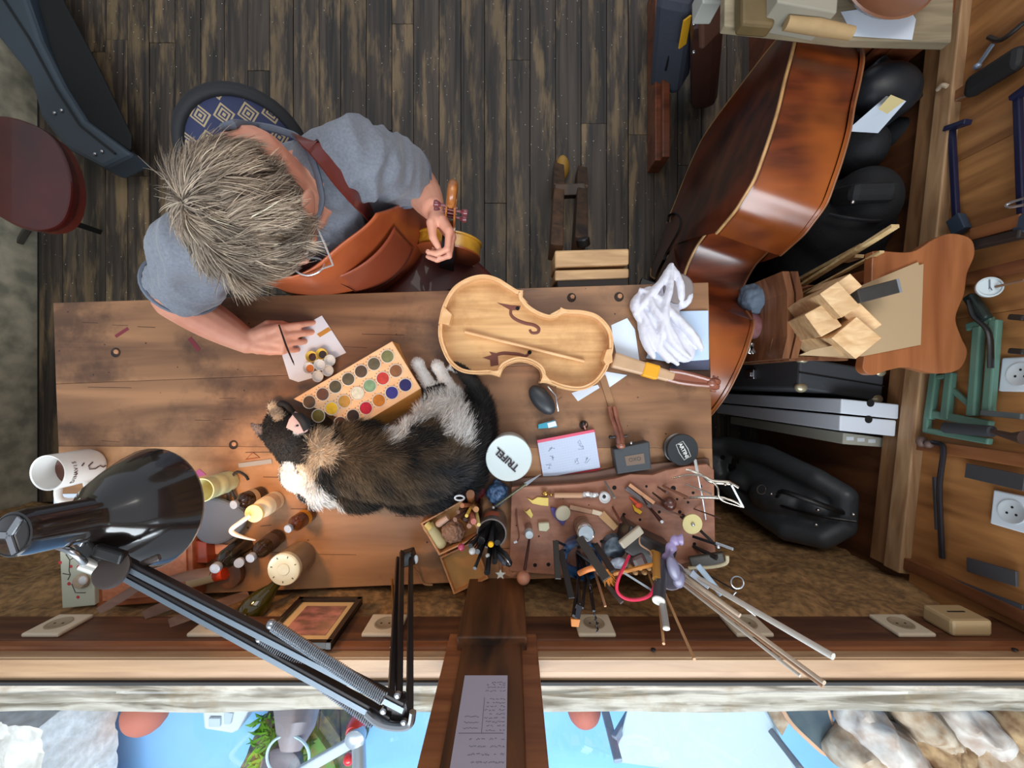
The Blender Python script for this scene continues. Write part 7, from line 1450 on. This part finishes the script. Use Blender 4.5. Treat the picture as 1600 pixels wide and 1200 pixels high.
MB().tube(bezier([RP(1515, 470, .04), RP(1522, 495, .045), RP(1545, 520, .045), RP(1548, 575, .04)], 5), .007, 8, flat=.6).build('lever', BLACK, t, smooth=True); wbox(1515, 462, 1540, 500, .022, .02, .03, 'head', plain('iron_green_dark', (50, 62, 60), .4, .5), parent=t, bevel=.005)
t = wthing('large_file', 1540, 672, 'thick black round grip with a dark shaft lying over the green clamp', 'file'); MB().tube([RP(1478, 668, .045), RP(1550, 674, .045)], [.013, .012], 14).build('grip', plain('grip_black', (44, 46, 50), .7), t, smooth=True); MB().tube([RP(1550, 674, .045), RP(1580, 682, .045), RP(1600, 684, .045)], [.005, .008, .014], 12).build('shaft', plain('shaft_dark', (66, 50, 44), .4), t, smooth=True)
wbox(1535, 645, 1600, 651, .012, .012, .03, 'steel_bar', plain('bar_grey', (96, 104, 104), .5, .4), 'grey flat steel bar right of the green clamp', 'bar')
for py, lb in ((495, 'short dark chisel above the upper wall socket'), (548, 'short dark chisel nearest the upper wall socket')): wbox(1578, py, 1602, py+2, .012, .012, .02, 'chisel', DKW, lb, 'chisel', group='short chisels on the wall', bevel=.003)
for (px, py, lb) in ((1598, 585, 'white square socket on the tool wall beside the green clamp'), (1585, 800, 'white square socket on the lower tool wall with three dark pins')):
    t = wthing('wall_outlet', px, py, lb, 'socket'); c_ = RP(px, py, .006); RW = Matrix((RD, V(0, 0, 1), RN)).transposed()
    MB().box(c_, (.072, .072, .010), RW).build('plate', plain('outlet_white', (206, 214, 222), .35), t, bevel=.003); o = MB().lathe(c_+RN*.005, [(.024, 0), (.024, .0015), (.022, .0015), (.020, .0003), (0, .0002)], 28, tuple(RN)).build('well', plain('outlet_grey', (186, 192, 196), .4), t, smooth=True)
    for a in (0, 2.1, 4.2): MB().lathe(c_+RN*.0056+RD*math.cos(a)*.009+V(0, 0, math.sin(a)*.009), [(.0025, 0), (0, .0006)], 10, tuple(RN)).build('pin_hole', VD, o)
wbox(1510, 735, 1602, 755, .032, .006, .018, 'plane_iron', IR, 'broad grey steel scraper blade above the lower socket', 'blade', bevel=.001)
wbox(1512, 882, 1590, 905, .030, .006, .018, 'plane_iron', IR, 'grey steel blade with a pale tip below the lower socket', 'blade', bevel=.001)
wbox(1470, 905, 1600, 955, .022, .006, .018, 'long_saw_blade', plain('saw_grey', (84, 88, 96), .4, .5), 'long grey blade along the bottom of the tool wall', 'blade', bevel=.001)
t = wthing('bent_iron', 1470, 780, 'dark bent iron lever with a knobbed end hanging on the tool wall', 'lever'); MB().tube(bezier([RP(1445, 692, .03), RP(1462, 692, .03), RP(1474, 702, .03), RP(1468, 760, .03), RP(1470, 830, .02), RP(1472, 872, .012)], 6), .0055, 8).build('rod', plain('rod_steel', (56, 54, 60), .3, .7), t, smooth=True)
MB().ell(RP(1440, 690, .03), (.012, .014, .010)).ell(RP(1452, 694, .03), (.011, .010, .009)).build('knob', plain('knob_stone', (96, 74, 66), .6), t, smooth=True); wbox(1460, 745, 1464, 828, .008, .006, .02, 'side_plate', IR, parent=t)
MB().ell(P(1432, 133, .98), (.006, .010, .004)) ; tag(MB().tube(bezier([RP(1465, 140, .034), RP(1472, 133, .04), RP(1480, 135, .036)], 4), .005, 8).build('coat_hook', plain('hook_pale', (186, 164, 140), .4), smooth=True), 'small pale hook on the wall rail, upper right', 'hook')
# ---------------------------------------------------------------- the street below the windows
def top_grid(name, x0, x1, y0, y1, z, amp, mt_, nx=70, ny=50):
    def fn(u, v):
        p = V(x0+(x1-x0)*u, y0+(y1-y0)*v, z); e = min(u, 1-u, v, 1-v); p.z += mnoise.fractal(p*9, .7, 2.1, 5)*amp-(.25 if e < .001 else 0); p.x += mnoise.noise(p*7)*.02; return p
    return MB().grid(fn, nx, ny).build(name, mt_, smooth=True)
struct(top_grid('street_wall_left', -2.9, -1.62, -2.2, -1.17, .30, .03, MATS['stone_white']))
STN = [plain('stone_a', (206, 190, 168), .9, bump=.8, nscale=20, c2=(164, 134, 104)), plain('stone_b', (222, 216, 208), .9, bump=.8, nscale=18, c2=(180, 160, 146)), plain('stone_c', (190, 160, 120), .9, bump=.8, nscale=20, c2=(120, 88, 60))]
sw = thing('stone_pile', P(1450, 1160, 0), 'rough pale and brown boulders outside the right window', 'stones')
rs_ = random.Random(11)
for (px, py, rx, ry, rot, k) in ((1365, 1140, .14, .08, -.8, 1), (1400, 1180, .16, .10, -.9, 1), (1440, 1130, .16, .07, -.6, 0), (1470, 1170, .15, .09, -.9, 2), (1510, 1135, .14, .08, -.7, 1), (1540, 1180, .16, .10, -1.0, 0), (1585, 1140, .14, .10, -.8, 2), (1600, 1190, .16, .12, -.8, 1), (1345, 1185, .12, .08, -.7, 0), (1425, 1215, .18, .10, -.8, 2), (1500, 1215, .18, .10, -.8, 1), (1650, 1160, .16, .12, -.8, 0), (1570, 1225, .18, .10, -.8, 2), (1650, 1220, .18, .12, -.8, 1)):
    m = MB(); m.ell(P(px, py, .10), (rx, ry, .12), Matrix.Rotation(rot, 3, 'Z'), 30, 20); m.build('stone', STN[k], sw, smooth=True, wavy=(.05, 7))
MB().prism(poly([(1325, 1110), (1700, 1105), (1700, 1250), (1380, 1250)], .0), -.1, .05).build('rubble', STN[2], sw)
for px, py, r, lb in ((228, 1112, .085, 'red clay dome outside the left window'), (912, 1105, .07, 'red clay dome outside the right window')): tag(MB().ell(P(px, py, .02), (r, r, .08), n=24).build('clay_pot', plain('terracotta', (186, 108, 92), .7), smooth=True), lb, 'pot', 'clay domes in the street')
t = thing('white_crate', P(345, 1130, -.1), 'white moulded plastic crate in the street, left window', 'crate')
MB().prism(poly([(315, 1105), (392, 1105), (372, 1142), (362, 1147), (318, 1140)], .0), -.1, .0).build('body', plain('crate_white', (206, 216, 222), .5), t, bevel=.01); MB().prism(poly([(326, 1122), (344, 1122), (344, 1136), (326, 1136)], .01), .0, .012).prism(poly([(350, 1112), (364, 1114), (360, 1132), (350, 1132)], .01), .0, .012).build('inset', plain('crate_grey', (180, 196, 208), .5), t, bevel=.003)
bk = thing('bicycle', P(500, 1170, -.1), 'grey bicycle front with a red light, leaning in the street below the left window', 'bicycle')
MB().tube([P(560, 1140, .35), P(562, 1230, .45)], .022, 14).build('head_tube', plain('bike_grey', (186, 196, 206), .3, .5), bk, smooth=True); MB().lathe(P(560, 1128, .33), [(.028, 0), (.03, .03), (.024, .05), (0, .05)], 20).build('red_light', plain('bike_red', (226, 44, 52), .3, coat=.5), bk, smooth=True)
MB().lathe(P(559, 1145, .36), [(.030, 0), (.032, .03), (.02, .04), (0, .04)], 20).build('headset', plain('bike_grey', (186, 196, 206), .3, .5), bk, smooth=True)
MB().beam(P(552, 1158, .36), P(468, 1206, .34), .035, .02).build('fork_arm', plain('bike_pale', (196, 210, 220), .3, .3), bk, bevel=.006); MB().ell(P(545, 1186, .36), .018).build('red_knob', plain('bike_red', (226, 44, 52), .3, coat=.5), bk, smooth=True); MB().tube([P(530, 1110, .3), P(533, 1160, .3)], .003, 6).tube([P(500, 1110, .3), P(497, 1140, .3)], .003, 6).build('brake_cable', RUBBER, bk)
fb = thing('plant_basket', P(462, 1180, 0), 'oval dark tray of green and yellow leaves in the street, left window', 'plant basket')
ovl = [(p.x, p.y) for p in bezier([P(a, b, .12) for a, b in ((430, 1095), (400, 1140), (378, 1190), (374, 1230), (500, 1250), (545, 1220), (540, 1180), (522, 1150), (500, 1120), (480, 1095), (430, 1095))], 5)][:-1]
MB().prism(ovl, -.1, .10).build('tray', plain('tray_dark', (56, 62, 74), .7, c2=(104, 104, 70), nscale=30), fb, bevel=.01); MB().prism(inset(ovl, .05), .10, .125).build('soil', plain('moss', (110, 96, 52), .9, c2=(78, 130, 50), nscale=34, bump=1), fb, bevel=.004)
m = MB()
for k in range(170):
    g_ = rs_.choice(((418, 1130), (430, 1150), (412, 1178), (405, 1195), (470, 1140), (475, 1165), (450, 1195))); a = P(g_[0]+rs_.uniform(-12, 12), g_[1]+rs_.uniform(-16, 16), .13); an = rs_.uniform(0, 6.28); l_ = rs_.uniform(.03, .06); b = a+V(math.cos(an)*l_, math.sin(an)*l_, rs_.uniform(.01, .05)); s_ = (b-a).cross(V(0, 0, 1)).normalized()*.006
    m.add([a-s_*.4, a.lerp(b, .5)-s_+V(0, 0, .01), b, a.lerp(b, .5)+s_+V(0, 0, .01), a+s_*.4], [(0, 1, 2, 3, 4)])
stuff(m.build('leaves', plain('leaf_green', (126, 190, 50), .6, c2=(60, 120, 36), nscale=16), fb))
t = thing('grey_standpipe', P(455, 1160, .1), 'grey tapered pipe ending in a dark round cup, standing in the plant basket', 'pipe')
MB().tube([P(466, 1100, .14), P(462, 1140, .22), P(454, 1172, .25)], [.085, .065, .035], 20).build('pipe', plain('pipe_grey', (146, 140, 146), .5), t, smooth=True); MB().lathe(P(450, 1182, .20), [(.05, 0), (.07, .02), (.075, .05), (.068, .055), (.03, .06), (0, .06)], 28).build('cup', plain('cup_slate', (84, 86, 96), .4), t, smooth=True); MB().tube([P(450, 1182, .26)+V(math.cos(a)*.076, math.sin(a)*.076, 0) for a in np.linspace(0, 2*PI, 33)[:-1]], .005, 6, closed=True).build('cup_rim', plain('cup_pale', (176, 206, 222), .4), t, smooth=True)
t = thing('white_cart', P(1100, 1170, .1), 'large pale white tarpaulin board with a grey strut, outside the right window', 'board')
MB().hexa([P(a, b, z) for a, b, z in ((982, 1100, .2), (1190, 1095, .2), (1260, 1230, .2), (958, 1190, .2))], [P(a, b, z+.02) for a, b, z in ((982, 1100, .2), (1190, 1095, .2), (1260, 1230, .2), (958, 1190, .2))]).build('sheet', plain('tarp', (176, 196, 208), .4, var=.06, nscale=3), t, bevel=.01)
MB().beam(P(944, 1105, .12), P(966, 1190, .30), .03, .02).beam(P(988, 1108, .14), P(960, 1156, .24), .03, .02).build('strut', plain('strut_grey', (136, 152, 176), .4), t, bevel=.004); MB().beam(P(1176, 1105, .12), P(1262, 1215, .37), .02, .03).build('edge_rail', plain('rail_grey', (126, 136, 150), .4), t, bevel=.004)
t = thing('oval_mirror', P(1275, 1145, 0), 'dark oval panel with a tan rim lying in the street, right window', 'mirror')
mo = [(p.x, p.y) for p in bezier([P(a, b, .05) for a, b in ((1215, 1100), (1232, 1130), (1262, 1160), (1290, 1183), (1304, 1176), (1308, 1150), (1298, 1110), (1292, 1095), (1215, 1100))], 5)][:-1]
MB().prism(mo, -.1, .05).build('rim', plain('rim_tan', (216, 170, 136), .5), t, bevel=.006); MB().prism(inset(mo, .016), .05, .056).build('glass', plain('mirror_dark', (66, 80, 90), .12, c2=(86, 100, 104), nscale=8), t)
tag(MB().prism(poly([(1196, 1105), (1246, 1105), (1222, 1150)], .02), -.1, .02).build('stone_slab', STN[0]), 'small grey brown stone slab between the white sheet and the oval panel', 'slab')
